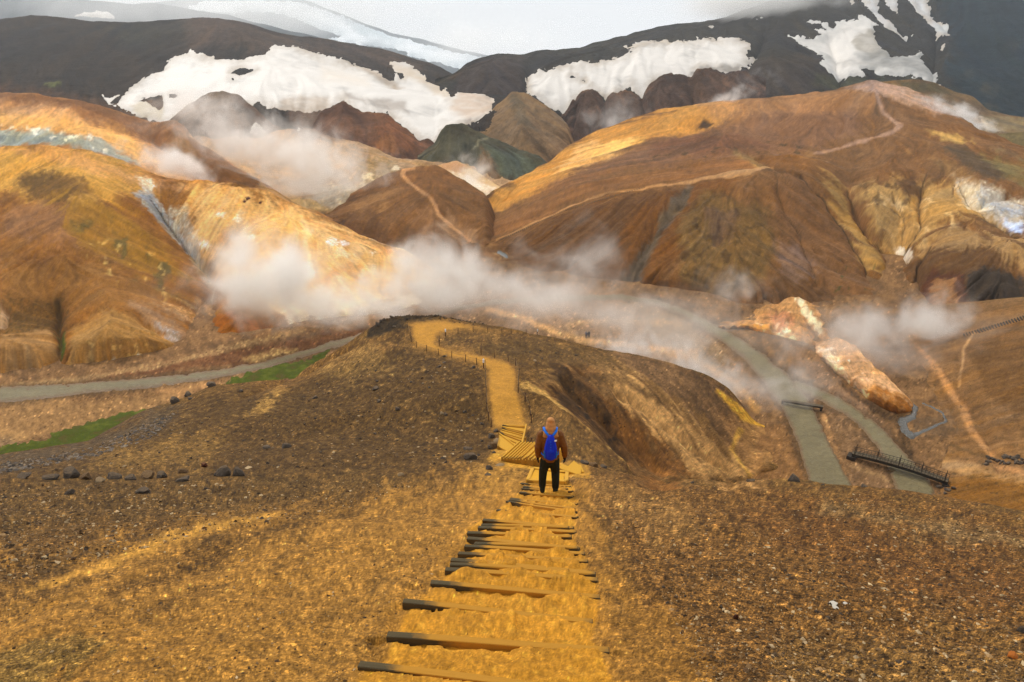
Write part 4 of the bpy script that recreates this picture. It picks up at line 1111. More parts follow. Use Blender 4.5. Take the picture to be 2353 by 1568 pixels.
P_([(1760, 720), (1800, 712), (1830, 740), (1790, 750)], (178, 112, 80), .6, 14, 8, 14, 2)
P_([(1690, 745), (1760, 750), (1800, 780), (1720, 765)], (196, 130, 40), .8, 14, 8, 14, 3)
P_([(1790, 760), (1810, 750), (1830, 790), (1800, 790)], (226, 200, 160), .8, 8, 6, 10, 4)
oc.blotch((140, 98, 56), 18, .12, .6, 86, None)
oc.blotch((224, 200, 160), 16, .35, .35, 87, None)
oc.stroke([(1655, 760), (1720, 766), (1800, 792), (1880, 815), (1955, 835)], 10, (120, 92, 62), .8, 12, 8, 14, 5, grain=.3)
oc.streaks(.14, .12); oc.build(M_hill)
tg = Sheet('mound', [
    [(1860, 815, -57), (1900, 850, -57), (1960, 905, -57), (2010, 945, -57), (2060, 968, -57), (2095, 962, -57), (2112, 950, -58)],
    [(1860, 805, -56), (1900, 825, -53.3), (1960, 868, -52.8), (2010, 905, -52.8), (2060, 935, -53.2), (2095, 947, -55), (2112, 946, -57)],
    [(1860, 795, -56), (1890, 785, -53.5), (1925, 778, -52.5), (1965, 795, -52.0), (2010, 842, -52.0), (2060, 890, -52.4), (2085, 912, -53.3), (2098, 935, -55), (2112, 944, -57)],
], step=2.6, smooth=3, back=1.0, back_fwd=8, zmin=-58)
tg.rough(.6, 7, 4, 92); tg.rough(.12, 1.5, 4, 94)
tg.up(.14 * tg.lic(10, 4, 1.0))
for x_ in (1930, 1965, 2000, 2040):
    tg.crease([(x_, x_ - 1150 - 5), (x_ - 8, x_ - 1085), (x_ - 20, x_ - 1040)], 6, .5)
tg.base([(182, 132, 84), (200, 154, 108), (174, 122, 74)], 26, 25, .06, 10, .9)
P_ = tg.paint
P_([(1985, 905), (2010, 885), (2060, 905), (2100, 940), (2080, 965), (2020, 950)], (158, 100, 40), .95, 14, 8, 14, 1)
P_([(1880, 800), (1910, 800), (1960, 880), (1990, 905), (1970, 915), (1900, 850)], (222, 196, 160), .8, 12, 8, 14, 2, grain=.2)
tg.stroke([(1862, 812), (1900, 846), (1960, 900), (2010, 941), (2060, 965), (2096, 958)], 9, (96, 74, 50), .85, 12, 8, 14, 7, grain=.3)
tg.blotch((176, 128, 78), 20, .1, .5, 88, None)
tg.blotch((232, 214, 186), 12, .28, .7, 89, [(1880, 800), (1960, 800), (2000, 890), (1960, 900)], 14, .2)
tg.streaks(.12, .12); tg.build(M_hill)

# right bank hill with trails and steps
rh = Sheet('hill', [
    [(2000, 1250, -59), (2100, 1200, -58), (2353, 1280, -55), (XR, 1300, -53)],
    [(2000, 1080, -59), (2110, 1090, -57.5), (2160, 1110, -55.2), (2353, 1090, -52), (XR, 1100, -49)],
    [(2000, 960, -59), (2125, 970, -57), (2185, 975, -54.8), (2353, 960, -50.5), (XR, 970, -47)],
    [(2000, 870, -59), (2075, 870, -57.2), (2150, 870, -54), (2215, 865, -51), (2353, 840, -47), (XR, 840, -43)],
    [(2000, 790, -58), (2040, 785, -57), (2120, 780, -54), (2215, 770, -50.5), (2353, 738, -46), (XR, 720, -41)],
    [(2000, 740, -60), (2060, 722, -58), (2118, 702, -54), (2160, 700, -51.5), (2208, 698, -49.5), (2353, 684, -45), (XR, 662, -40)],
], step=3.2, smooth=6, back=.7, back_fwd=30, zmin=-62)
rh.rough(.7, 18, 5, 95)
rh.crease([(2210, 775), (2205, 830), (2200, 900), (2260, 980), (2300, 1080)], 14, .8)
rh.crease([(2070, 800), (2130, 850), (2180, 920), (2210, 1000)], 9, .5)
rh.base([(126, 90, 52), (142, 104, 64), (122, 86, 50)], 60, 27, .06, 14, .9)
P_ = rh.paint
P_([(2215, 800), (2353, 740), (2500, 720), (2500, 960), (2353, 960), (2260, 900)], (116, 82, 46), .8, 30, 14, 40, 1, grain=.15)
P_([(2090, 700), (2353, 684), (2500, 660), (2500, 720), (2353, 720), (2150, 760)], (134, 96, 54), .7, 20, 10, 40, 2, streak=1)
rh.stroke([(2110, 800, 4), (2150, 845, 7), (2185, 890, 9), (2215, 935, 10), (2230, 985, 8), (2290, 1060, 7), (2353, 1090, 7)], 8, (184, 132, 82), .8, 10, 6)
rh.stroke([(2240, 765, 3), (2215, 800, 3), (2210, 850, 3), (2205, 880, 2)], 3, (180, 138, 92), .7, 5, 4)
rh.stroke([(2100, 1030, 8), (2160, 1060, 12), (2250, 1085, 14), (2400, 1120, 10)], 10, (184, 140, 88), .7, 14, 8)
rh.stroke([(2090, 1060, 10), (2130, 1085, 12), (2165, 1110, 12)], 10, (172, 124, 78), .7, 12, 6)
P_([(2170, 1110), (2260, 1085), (2500, 1150), (2500, 1260), (2180, 1190)], (140, 94, 36), .85, 24, 12, 30, 4, grain=.2)
P_([(2110, 880), (2180, 930), (2220, 990), (2140, 1010), (2100, 960)], (120, 98, 74), .5, 30, 16, 24, 5, grain=.4)
rh.blotch((84, 70, 44), 20, .28, .6, 68, [(2090, 800), (2353, 900), (2353, 1160), (2120, 1120)], 30, .2, 2)
rh.stroke([(2140, 1010), (2220, 1035), (2330, 1070)], 3, (92, 74, 50), .6, 8, 6)
rh.streaks(); rh.build(M_floor)

# ------------------------------------------------------------------ middle distance
mv = Sheet('valley_side', [
    [(330, 560, 300), (1300, 560, 300)],
    [(330, 470, 330), (600, 490, 300), (760, 490, 296), (900, 470, 320), (1100, 470, 340), (1300, 470, 380)],
    [(330, 380, 400), (600, 400, 360), (720, 430, 345), (830, 410, 350), (1000, 400, 380), (1100, 420, 390), (1300, 420, 430)],
    [(330, 340, 430), (600, 345, 420), (760, 352, 410), (900, 368, 410), (1000, 372, 420), (1300, 390, 460)],
    [(330, 310, 450), (600, 312, 450), (700, 300, 452), (760, 305, 452), (840, 325, 450), (900, 345, 450), (1000, 355, 455), (1300, 375, 480)],
], step=3.2, smooth=8, back=.1, back_fwd=60)
mv.rough(4, 40, 5, 101); mv.rough(1.2, 9, 5, 102)
mv.base([(148, 112, 78), (172, 138, 100), (156, 118, 82)], 40, 28, .08, 14, .9)
P_ = mv.paint
P_([(700, 470), (740, 430), (830, 420), (880, 400), (900, 380), (860, 440), (780, 480)], (172, 160, 136), .8, 16, 14, 16, 1, grain=.4)
P_([(820, 410), (830, 370), (900, 365), (940, 400), (860, 430)], (156, 124, 74), .85, 14, 14, 16, 2, grain=.4)
mv.blotch((206, 186, 148), 18, .2, .7, 69, [(700, 480), (760, 420), (920, 370), (940, 400), (800, 480)], 16, .2)
P_([(620, 440), (720, 455), (760, 490), (680, 480)], (176, 140, 84), .8, 14, 8, 16, 3)
P_([(420, 300), (620, 300), (800, 330), (800, 400), (600, 400), (440, 340)], (190, 150, 106), .7, 30, 14, 30, 4)
P_([(640, 280), (800, 290), (830, 320), (700, 330)], (120, 86, 62), .7, 20, 10, 20, 5)
mv.streaks(); mv.build(M_mid)

def mound(rows, cols, seed, mat=None, amp=2.5, wl=30, streak=.1, wlc=40, name='hill', bf=40):
    m = Sheet(name, rows, step=3.2, smooth=4, back=.7, back_fwd=bf, zmin=-60)
    m.rough(amp, wl, 5, seed); m.rough(amp * .3, wl * .2, 4, seed + 1)
    m.up(amp * .2 * m.lic(18, seed, 1.4))
    m.rills(amp * .5, 1.0, .35, 30, 1.3, seed + 5)
    m.base(cols, wlc, seed + 2, streak, 20, .9)
    return m
ma = mound([[(380, 320, 440), (520, 330, 440), (720, 345, 440)], [(380, 300, 452), (465, 258, 452), (540, 262, 450), (620, 300, 452), (720, 335, 450)],
            [(380, 285, 465), (396, 268, 468), (425, 240, 475), (465, 217, 480), (511, 206, 485), (548, 216, 488), (576, 238, 485), (600, 262, 478), (627, 289, 470), (720, 325, 460)]],
           [(92, 68, 44), (112, 80, 48), (120, 92, 58)], 111)
ma.paint([(520, 210), (550, 216), (640, 300), (600, 300), (560, 250)], (98, 66, 44), .8, 10, 6, 14, 1)
ma.stroke([(540, 240), (575, 260), (580, 290), (560, 305)], 8, (74, 60, 48), .6, 10, 6)
ma.streaks(); ma.build(M_mid)
mb = mound([[(700, 380, 425), (850, 380, 425), (950, 390, 420), (1030, 400, 410)], [(700, 340, 440), (785, 300, 450), (860, 310, 448), (920, 340, 440), (1000, 370, 430), (1030, 385, 425)],
            [(700, 320, 460), (740, 255, 480), (785, 232, 488), (832, 257, 482), (890, 260, 478), (919, 286, 470), (947, 307, 462), (962, 325, 456), (983, 318, 460), (1001, 334, 455), (1030, 360, 445)]],
           [(92, 62, 46), (116, 78, 54), (134, 90, 58)], 121)
mb.paint([(860, 290), (900, 270), (960, 340), (930, 350), (880, 320)], (136, 84, 50), .6, 16, 8, 16, 1, streak=1)
mb.paint([(860, 330), (900, 310), (920, 350), (880, 370)], (150, 100, 60), .6, 16, 8, 16, 2)
mb.paint([(845, 345), (860, 340), (880, 370), (865, 368)], (214, 200, 184), .7, 8, 5, 8, 3)
mb.streaks(); mb.build(M_mid)
hc = mound([[(1040, 440, 440), (1150, 450, 440), (1340, 440, 450)], [(1040, 360, 470), (1120, 330, 480), (1200, 310, 480), (1280, 330, 490), (1340, 370, 500)],
            [(1040, 320, 500), (1081, 287, 520), (1135, 246, 545), (1160, 222, 555), (1178, 206, 560), (1207, 213, 560), (1257, 246, 555), (1293, 268, 550), (1308, 286, 545), (1317, 326, 530), (1340, 350, 520)]],
           [(112, 88, 62), (132, 104, 72), (106, 86, 62)], 131, streak=.14)
hc.paint([(1180, 225), (1200, 240), (1230, 300), (1190, 290)], (98, 86, 66), .6, 16, 8, 20, 1, streak=1)
hc.paint([(1230, 340), (1300, 300), (1316, 340), (1280, 380)], (150, 118, 84), .5, 20, 10, 20, 2, streak=1.5)
hc.crease([(1190, 208), (1240, 280), (1290, 350)], 8, 2)
hc.streaks(); hc.build(M_mid)
hd = mound([[(960, 440, 400), (1100, 455, 395), (1300, 450, 400)], [(960, 390, 415), (1040, 350, 430), (1120, 360, 425), (1200, 395, 415), (1300, 420, 415)],
            [(960, 360, 430), (1001, 330, 440), (1010, 305, 446), (1022, 289, 450), (1066, 286, 456), (1113, 307, 452), (1180, 336, 445), (1240, 362, 436), (1270, 385, 430), (1300, 405, 425)]],
           [(76, 76, 60), (92, 88, 68), (84, 72, 52)], 141, streak=.16)
hd.paint([(1110, 320), (1200, 350), (1260, 390), (1190, 420), (1130, 380)], (88, 96, 78), .7, 24, 10, 24, 1, streak=1.5)
hd.paint([(1090, 400), (1110, 340), (1140, 390), (1170, 430), (1120, 440)], (126, 92, 56), .8, 18, 10, 20, 2)
hd.stroke([(1120, 315, 2), (1100, 322, 3), (1096, 335, 3), (1088, 345, 2)], 3, (140, 132, 104), .7, 4, 3)
hd.streaks(); hd.build(M_mid)

bt = mound([[(1290, 370, 520), (1500, 360, 540), (1760, 300, 560)], [(1290, 310, 545), (1330, 270, 550), (1400, 260, 555), (1500, 250, 560), (1600, 235, 570), (1760, 215, 590)],
            [(1290, 270, 560), (1304, 250, 565), (1322, 217, 575), (1345, 208, 578), (1362, 206, 580), (1390, 228, 575), (1408, 206, 585), (1437, 203, 588), (1473, 221, 585), (1499, 188, 600), (1520, 170, 606), (1545, 167, 610),
             (1570, 172, 612), (1589, 186, 610), (1597, 163, 618), (1650, 159, 622), (1668, 170, 620), (1690, 162, 625), (1715, 165, 640), (1760, 190, 650)]],
           [(82, 64, 54), (100, 76, 62), (90, 70, 58)], 151, amp=4, wl=26, streak=.16, name='cliff')
for x_ in (1388, 1475, 1592, 1320): bt.crease([(x_, 200), (x_ + 4, 250), (x_ - 4, 300)], 6, 6, 4)
bt.blotch((124, 92, 70), 24, .1, .6, 83, None)
bt.streaks(); bt.build(M_rock)
# ------------------------------------------------------------------ mountains and snow
M_snow = N('snow')
_at = M_snow.add('ShaderNodeAttribute', attribute_name='Col')
_v = M_snow.obj()
_a = M_snow.noise(.06, 6, .6, _v); _b = M_snow.noise(.5, 4, .6, _v)
_c = M_snow.mix(1.0, _at.outputs['Color'], M_snow.math('MULTIPLY_ADD', _a, .16, .90), 'MULTIPLY')
M_snow = M_snow.surf(_c, .6, M_snow.bump(_b, .3, .6), .2)

def snow(sheet, poly, seed, dirt=(), warp=6., wl=20., h=.6, holes=(), feather=6., col_=(226, 221, 214), edge=(176, 162, 144), edge_w=24.):
    m = sheet.mask_poly(poly, feather, warp, wl, seed)
    m = m + 1.3 * fbm(sheet.px / 12, sheet.py / 6, 4, seed + 5) + .35 * fbm(sheet.px / 5.5, sheet.py / 3.5, 2, seed + 6)
    for hp in holes:
        m = np.minimum(m, -sheet.mask_poly(hp, feather * .6, 4, 9, seed + 7))
    c = np.ones(sheet.C.shape); c[..., :3] = lin(col_)
    e = (1 - sstep(m * feather, 1, edge_w)) * (.35 + .5 * sstep(fbm(sheet.px / 60, sheet.py / 30, 4, seed + 9), -.3, .4))
    c[..., :3] = c[..., :3] * (1 - e[..., None]) + lin(edge) * e[..., None]
    for poly2, cc, op, fe in dirt:
        qx = sheet.px + 10 * fbm(sheet.px / 24, sheet.py / 12, 4, seed + 61); qy = sheet.py + 6 * fbm(sheet.px / 24, sheet.py / 12, 4, seed + 63)
        a = sstep(sdf_poly(qx, qy, poly2), -fe * .5, fe * .5) * op
        a = a * np.clip(.9 + .5 * fbm(sheet.px / 30, sheet.py / 5, 4, seed + 65), 0, 1)
        c[..., :3] = c[..., :3] * (1 - a[..., None]) + lin(cc) * a[..., None]
    g = fbm(sheet.px / 90, sheet.py / 34, 5, seed + 91) + .35 * fbm((sheet.px + sheet.py * 1.6) / 120, (sheet.py - sheet.px * .25) / 5, 4, seed + 93)
    c[..., :3] *= (1 - .30 * sstep(g, .05, .75))[..., None] * np.array([1, .99, .978])
    o = sheet.overlay('snow', m, h, M_snow, c, (0, -.6, .8))
    return tag(o, kind='structure')

ml = Sheet('mountain', [
    [(XL, 330, 470), (0, 330, 470), (300, 340, 470), (600, 370, 470), (1000, 390, 470), (1200, 400, 480)],
    [(XL, 235, 520), (0, 238, 520), (300, 285, 505), (600, 300, 500), (850, 320, 490), (1000, 330, 485), (1140, 300, 500), (1200, 300, 510)],
    [(XL, 190, 570), (0, 190, 570), (250, 225, 560), (400, 215, 560), (600, 220, 560), (850, 240, 555), (1000, 270, 540), (1140, 240, 560), (1200, 240, 570)],
    [(XL, 125, 680), (0, 125, 680), (250, 140, 670), (440, 125, 690), (600, 130, 700), (850, 175, 690), (1000, 205, 680), (1140, 215, 690), (1200, 225, 690)],
    [(XL, 60, 830), (0, 46, 840), (70, 34, 850), (130, 36, 850), (220, 46, 840), (320, 49, 845), (420, 40, 860), (500, 38, 870), (560, 46, 880), (640, 72, 890), (720, 85, 890), (800, 98, 890), (870, 108, 880), (930, 128, 870), (1010, 152, 850), (1040, 172, 840), (1060, 192, 830), (1140, 212, 800), (1200, 222, 780)],
], step=3.2, smooth=9, back=.5, back_fwd=140, zmin=-60)
ml.rough(4.5, 150, 4, 161); ml.rough(1.3, 22, 5, 162)
ml.rills(1.5, 1.1, .25, 40, 1.4, 13)
ml.up(.5 * ml.lic(18, 31, 1.6))
ml.base([(46, 42, 39), (58, 50, 44), (70, 57, 45), (52, 46, 42)], 120, 33, .08, 20, .9)
P_ = ml.paint
P_([(XL - 50, 200), (0, 196), (150, 205), (260, 235), (300, 270), (100, 240), (XL - 50, 240)], (96, 68, 46), .8, 24, 12, 40, 1)
P_([(420, 42), (560, 44), (700, 85), (900, 120), (1000, 155), (900, 160), (700, 130), (560, 110), (440, 110)], (96, 76, 62), .75, 40, 20, 60, 2)
P_([(230, 60), (330, 50), (420, 60), (380, 100), (280, 110)], (84, 78, 58), .5, 40, 20, 50, 3)
P_([(100, 192), (140, 184), (145, 194), (115, 200)], (104, 108, 60), .8, 8, 6, 10, 4)
P_([(640, 230), (800, 220), (900, 300), (700, 320)], (126, 100, 84), .8, 24, 14, 30, 5)
P_([(260, 240), (420, 230), (400, 290), (320, 280)], (112, 82, 56), .8, 24, 14, 30, 6)
ml.blotch((48, 44, 42), 40, .1, .6, 84, [(XL, 40), (300, 50), (350, 200), (XL, 230)], 60, .4)
ml.streaks(); ml.build(M_rock)
def c1(pts): return [(x * .3602, y * .3602) for x, y in pts]
def c2(pts): return [(753 + x * .3602, y * .3602) for x, y in pts]
def c3(pts): return [(1506 + x * .3602, y * .3602) for x, y in pts]
snow(ml, c1([(650, 610), (700, 615), (780, 600), (850, 530), (880, 510), (940, 470), (1030, 445), (1060, 385), (1130, 345), (1205, 335), (1220, 312), (1260, 345), (1350, 370), (1480, 385), (1540, 392), (1700, 345), (1760, 300), (1880, 300), (1960, 340), (2080, 370), (2200, 400)]) +
     c2([(0, 368), (110, 395), (210, 420), (300, 450), (400, 520), (440, 470), (390, 395), (500, 405), (590, 460), (640, 530), (760, 580), (790, 640), (840, 570), (960, 590), (1060, 640), (1040, 700), (960, 770), (900, 800), (760, 800), (700, 930), (580, 910), (540, 850), (380, 720), (200, 720), (100, 640), (0, 690)]) +
     c1([(1960, 700), (1760, 690), (1640, 660), (1560, 700), (1420, 760), (1080, 780), (950, 770), (800, 705), (700, 670)]), 3,
     dirt=[(c2([(110, 400), (300, 450), (480, 560), (420, 560), (260, 470)]), (176, 154, 128), .85, 12), (c2([(390, 395), (600, 470), (800, 600), (760, 640), (600, 540), (440, 480)]), (206, 188, 164), .85, 14),
           (c2([(850, 570), (1060, 640), (1040, 720), (900, 760), (780, 700)]), (196, 168, 140), .8, 24), (c2([(100, 600), (300, 640), (500, 650), (520, 730), (350, 690), (150, 640)]), (150, 136, 122), .7, 12),
           (c1([(1800, 620), (1960, 610), (2100, 620), (2100, 720), (1960, 760), (1780, 740)]), (176, 156, 134), .8, 16), (c2([(870, 770), (920, 750), (940, 790), (880, 800)]), (140, 124, 110), .8, 8),
           (c1([(2050, 430), (2352, 500), (2352, 560), (2050, 520)]), (232, 218, 200), .6, 30), (c1([(830, 680), (1040, 620), (1050, 760), (900, 750)]), (196, 180, 150), .8, 12)],
     holes=[c1([(880, 645), (960, 615), (1035, 618), (1042, 690), (1020, 710), (985, 690), (940, 660)]), c1([(1078, 610), (1110, 598), (1138, 615), (1120, 632), (1085, 628)]), c1([(1465, 455), (1540, 440), (1640, 450), (1600, 465), (1520, 480)]), c1([(1460, 505), (1490, 500), (1490, 515)]),
            c1([(700, 650), (760, 600), (775, 605), (740, 680)]), c1([(890, 622), (930, 612), (930, 628)]), c2([(440, 465), (480, 470), (490, 500), (455, 500)])])
snow(mv, c1([(1900, 660), (2060, 650), (2150, 700), (2250, 780), (2352, 850), (2280, 880), (2200, 860), (2050, 800), (1920, 830), (1890, 870), (1900, 780), (1870, 720)]), 5, warp=10, wl=14, h=2.5, edge=(120, 104, 90), edge_w=10, col_=(236, 228, 218))
snow(ma, c1([(1600, 790), (1630, 780), (1690, 830), (1640, 850), (1595, 835)]), 6, warp=4, wl=12)

# right mountain
mr = Sheet('mountain', [
    [(1000, 380, 560), (1300, 380, 580), (1700, 350, 600), (2100, 300, 640), (XR, 330, 620)],
    [(1000, 262, 640), (1130, 255, 640), (1280, 280, 640), (1400, 250, 650), (1560, 220, 670), (1760, 230, 660), (1900, 225, 680), (2100, 215, 720), (2240, 235, 720), (XR, 290, 680)],
    [(1000, 210, 690), (1130, 190, 690), (1220, 200, 690), (1340, 185, 700), (1560, 150, 730), (1760, 150, 720), (1900, 155, 740), (2100, 150, 800), (2240, 160, 820), (XR, 200, 760)],
    [(1000, 196, 720), (1060, 165, 730), (1130, 148, 740), (1230, 145, 760), (1400, 125, 800), (1560, 105, 830), (1700, 95, 840), (1850, 95, 850), (2000, 80, 900), (2150, 70, 960), (2300, 60, 940), (XR, 80, 880)],
    [(1000, 192, 740), (1038, 177, 760), (1077, 149, 790), (1113, 134, 820), (1157, 123, 860), (1200, 122, 890), (1290, 112, 930), (1400, 90, 970), (1506, 60, 1010), (1600, 50, 1020), (1650, 44, 1030), (1700, 30, 1060), (1776, 0, 1120), (1850, -40, 1180), (2000, -110, 1300), (2150, -150, 1350), (2353, -170, 1350), (XR, -160, 1300)],
], step=3.4, smooth=7, back=.4, back_fwd=200, zmin=-60)
mr.rough(5, 160, 4, 171); mr.rough(1.6, 24, 5, 172)
for a_, b_ in (((1760, 60), (1720, 150)), ((1900, 70), (1930, 190)), ((2000, 0), (2090, 80)), ((2100, 0), (2180, 70)), ((1215, 130), (1200, 210)), ((2150, 60), (2140, 200))):
    mr.crease([a_, ((a_[0] + b_[0]) / 2 + 8, (a_[1] + b_[1]) / 2), b_], 12, 8, 8, int(a_[0]))
mr.rills(2.5, 1.1, .25, 40, 1.4, 13)
mr.up(.9 * mr.lic(20, 33, 1.6))
mr.base([(58, 55, 48), (68, 63, 54), (62, 57, 52), (76, 69, 56)], 110, 35, .09, 20, .9)
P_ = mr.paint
P_([(1040, 178), (1120, 133), (1200, 135), (1212, 200), (1160, 240), (1060, 220)], (80, 66, 60), .8, 24, 12, 30, 1)
P_([(1500, 160), (1740, 130), (1900, 120), (1930, 190), (1760, 250), (1500, 240)], (76, 66, 60), .8, 30, 16, 40, 2)
P_([(2100, -200), (2700, -200), (2700, 400), (2240, 300), (2180, 200), (2190, 80), (2140, 0)], (34, 54, 64), .92, 60, 30, 60, 3)  # cloud shade and blue haze painted into the rock colour at far right
mr.blotch((90, 80, 58), 70, .15, .5, 85, [(2150, 100), (2700, 100), (2700, 330), (2200, 260)], 50, .4)
P_([(1870, 170), (2100, 180), (2140, 205), (1960, 210), (1870, 200)], (82, 84, 58), .6, 20, 10, 30, 4)
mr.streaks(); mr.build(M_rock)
snow(mr, c2([(1270, 450), (1420, 440), (1500, 410), (1700, 400), (1880, 360), (1960, 320), (1900, 300), (2000, 265), (2200, 268), (2352, 265)]) + c3([(0, 270), (180, 262), (400, 250), (480, 245), (560, 258), (615, 275), (610, 300), (580, 330), (600, 345), (655, 320), (640, 350), (560, 420), (520, 470), (440, 470), (330, 440), (250, 450), (240, 530), (215, 500), (130, 520), (0, 520)]) +
     c2([(2040, 620), (1990, 640), (1930, 560), (1830, 620), (1770, 640), (1690, 570), (1600, 640), (1540, 700), (1540, 780), (1490, 720), (1400, 700), (1270, 580)]), 8,
     dirt=[(c2([(1900, 290), (2050, 262), (2300, 262), (2300, 275), (2060, 290), (1940, 320)]), (200, 186, 166), .8, 8), (c3([(210, 470), (300, 425), (540, 420), (530, 470), (440, 470), (330, 440), (240, 470)]), (130, 122, 112), .85, 8), (c2([(1260, 440), (1290, 450), (1300, 600), (1260, 560)]), (190, 172, 150), .8, 10)],
     holes=[c2([(1535, 490), (1560, 478), (1590, 495), (1560, 500)]), c2([(1620, 515), (1640, 500), (1645, 520)])])
snow(mr, c3([(855, 225), (1000, 235), (1060, 215), (1010, 195), (1090, 190), (1060, 160), (1000, 155), (930, 128), (1080, 145), (1130, 190), (1160, 165), (1130, 138), (1300, 135), (1290, 90), (1340, 110), (1440, 170), (1390, 170), (1400, 240), (1440, 300), (1500, 380), (1600, 370), (1700, 310), (1710, 330), (1690, 370), (1740, 420), (1800, 440), (1800, 520), (1600, 490), (1440, 480), (1320, 470), (1140, 465), (1090, 440), (1050, 400), (1080, 365), (1030, 320), (900, 260)]), 9, h=2.0,
     dirt=[(c3([(1270, 240), (1390, 190), (1440, 250), (1420, 300), (1500, 390), (1400, 380), (1280, 330), (1250, 280)]), (168, 160, 146), .9, 10), (c3([(1500, 330), (1620, 370), (1710, 310), (1800, 430), (1800, 510), (1500, 450), (1300, 390), (1280, 350)]), (128, 128, 124), .75, 20), (c3([(1040, 330), (1200, 370), (1500, 430), (1400, 440), (1180, 390)]), (150, 146, 138), .6, 14)],
     holes=[c3([(1310, 430), (1400, 440), (1420, 485), (1340, 470)]), c3([(1400, 250), (1560, 230), (1700, 280), (1660, 350), (1600, 365), (1500, 340), (1420, 290)])], edge=(190, 190, 186))
for i, pl in enumerate(([(1240, -10), (1260, -10), (1265, 20), (1255, 35)], [(1290, -30), (1420, -30), (1425, 60), (1500, 130), (1560, 190), (1650, 210), (1560, 215), (1480, 180), (1400, 100)], [(1430, -30), (1545, -30), (1550, 80), (1500, 50)], [(1560, -30), (1730, -30), (1770, 90), (1870, 130), (1885, 200), (1860, 215), (1795, 222), (1780, 170), (1700, 90)], [(1825, 268), (1845, 265), (1848, 290), (1835, 298)], [(340, 180), (370, 178), (365, 186)], [(645, 130), (690, 105), (690, 115), (650, 133)])):
    snow(mr, c3(pl), 20 + i, h=1.6, warp=4, dirt=[(c3([(1480, 150), (1660, 200), (1650, 220), (1480, 185)]), (188, 184, 176), .7, 8), (c3([(1780, 130), (1900, 130), (1860, 205), (1790, 200)]), (186, 190, 190), .8, 10)], col_=(222, 224, 226))
snow(rb, c3([(1790, 530), (1900, 535), (2030, 565), (2030, 575), (1880, 560)]), 31, h=1.2, warp=3)

# hazy ranges far behind
f1 = Sheet('mountain', [
    [(XL, 200, 1500), (700, 200, 1500), (1060, 240, 1500)],
    [(XL, 60, 1800), (0, 60, 1800), (400, 60, 1800), (700, 100, 1750), (1060, 190, 1650)],
    [(XL, -40, 2100), (0, -20, 2100), (150, -12, 2100), (230, 0, 2080), (306, 11, 2060), (357, 8, 2060), (432, 22, 2050), (522, 32, 2040), (612, 57, 2000), (684, 76, 1980), (760, 95, 1950), (860, 125, 1900), (1060, 180, 1850)],
], step=4, smooth=6, back=.4, back_fwd=300)
f1.rough(12, 220, 5, 181)
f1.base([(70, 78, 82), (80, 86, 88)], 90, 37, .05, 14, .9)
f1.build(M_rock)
snow(f1, c1([(475, 100), (510, 80), (560, 72), (640, 62), (690, 68), (720, 100), (740, 125), (560, 110)]), 41, h=6, warp=3, feather=3)
f2 = Sheet('mountain', [
    [(200, 240, 2600), (700, 240, 2600), (1240, 260, 2600)],
    [(200, 90, 3000), (520, 60, 3000), (760, 100, 3000), (960, 150, 2900), (1080, 170, 2800), (1240, 190, 2800)],
    [(200, 30, 3400), (310, 12, 3500), (378, 3, 3500), (480, -6, 3600), (576, -12, 3600), (690, -4, 3600), (753, 21, 3550), (825, 49, 3500), (897, 75, 3450), (969, 90, 3400), (1041, 111, 3300), (1120, 130, 3200), (1240, 160, 3100)],
], step=4, smooth=5, back=.4, back_fwd=400)
f2.rough(14, 320, 5, 191)
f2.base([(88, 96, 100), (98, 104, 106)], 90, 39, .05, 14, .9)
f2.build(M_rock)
snow(f2, c1([(1180, 45), (1300, 12), (1500, 5), (1700, 5), (1900, 15), (2050, 60), (2200, 110)]) + c2([(0, 75), (130, 125), (290, 190), (420, 235), (640, 290), (900, 355), (1000, 370), (960, 400), (850, 440), (700, 400), (560, 375), (450, 320), (330, 300), (220, 290), (0, 250)]) + c1([(2200, 230), (2040, 190), (1920, 130), (1700, 80), (1450, 80), (1250, 60)]), 43, h=10, warp=4, feather=4,
     dirt=[(c1([(2160, 110), (2300, 150), (2352, 200), (2352, 260), (2250, 200)]), (170, 184, 190), .7, 10), (c2([(80, 110), (240, 150), (300, 200), (500, 300), (400, 280), (200, 220)]), (186, 202, 208), .7, 12)], col_=(238, 243, 246), edge=(190, 202, 208))
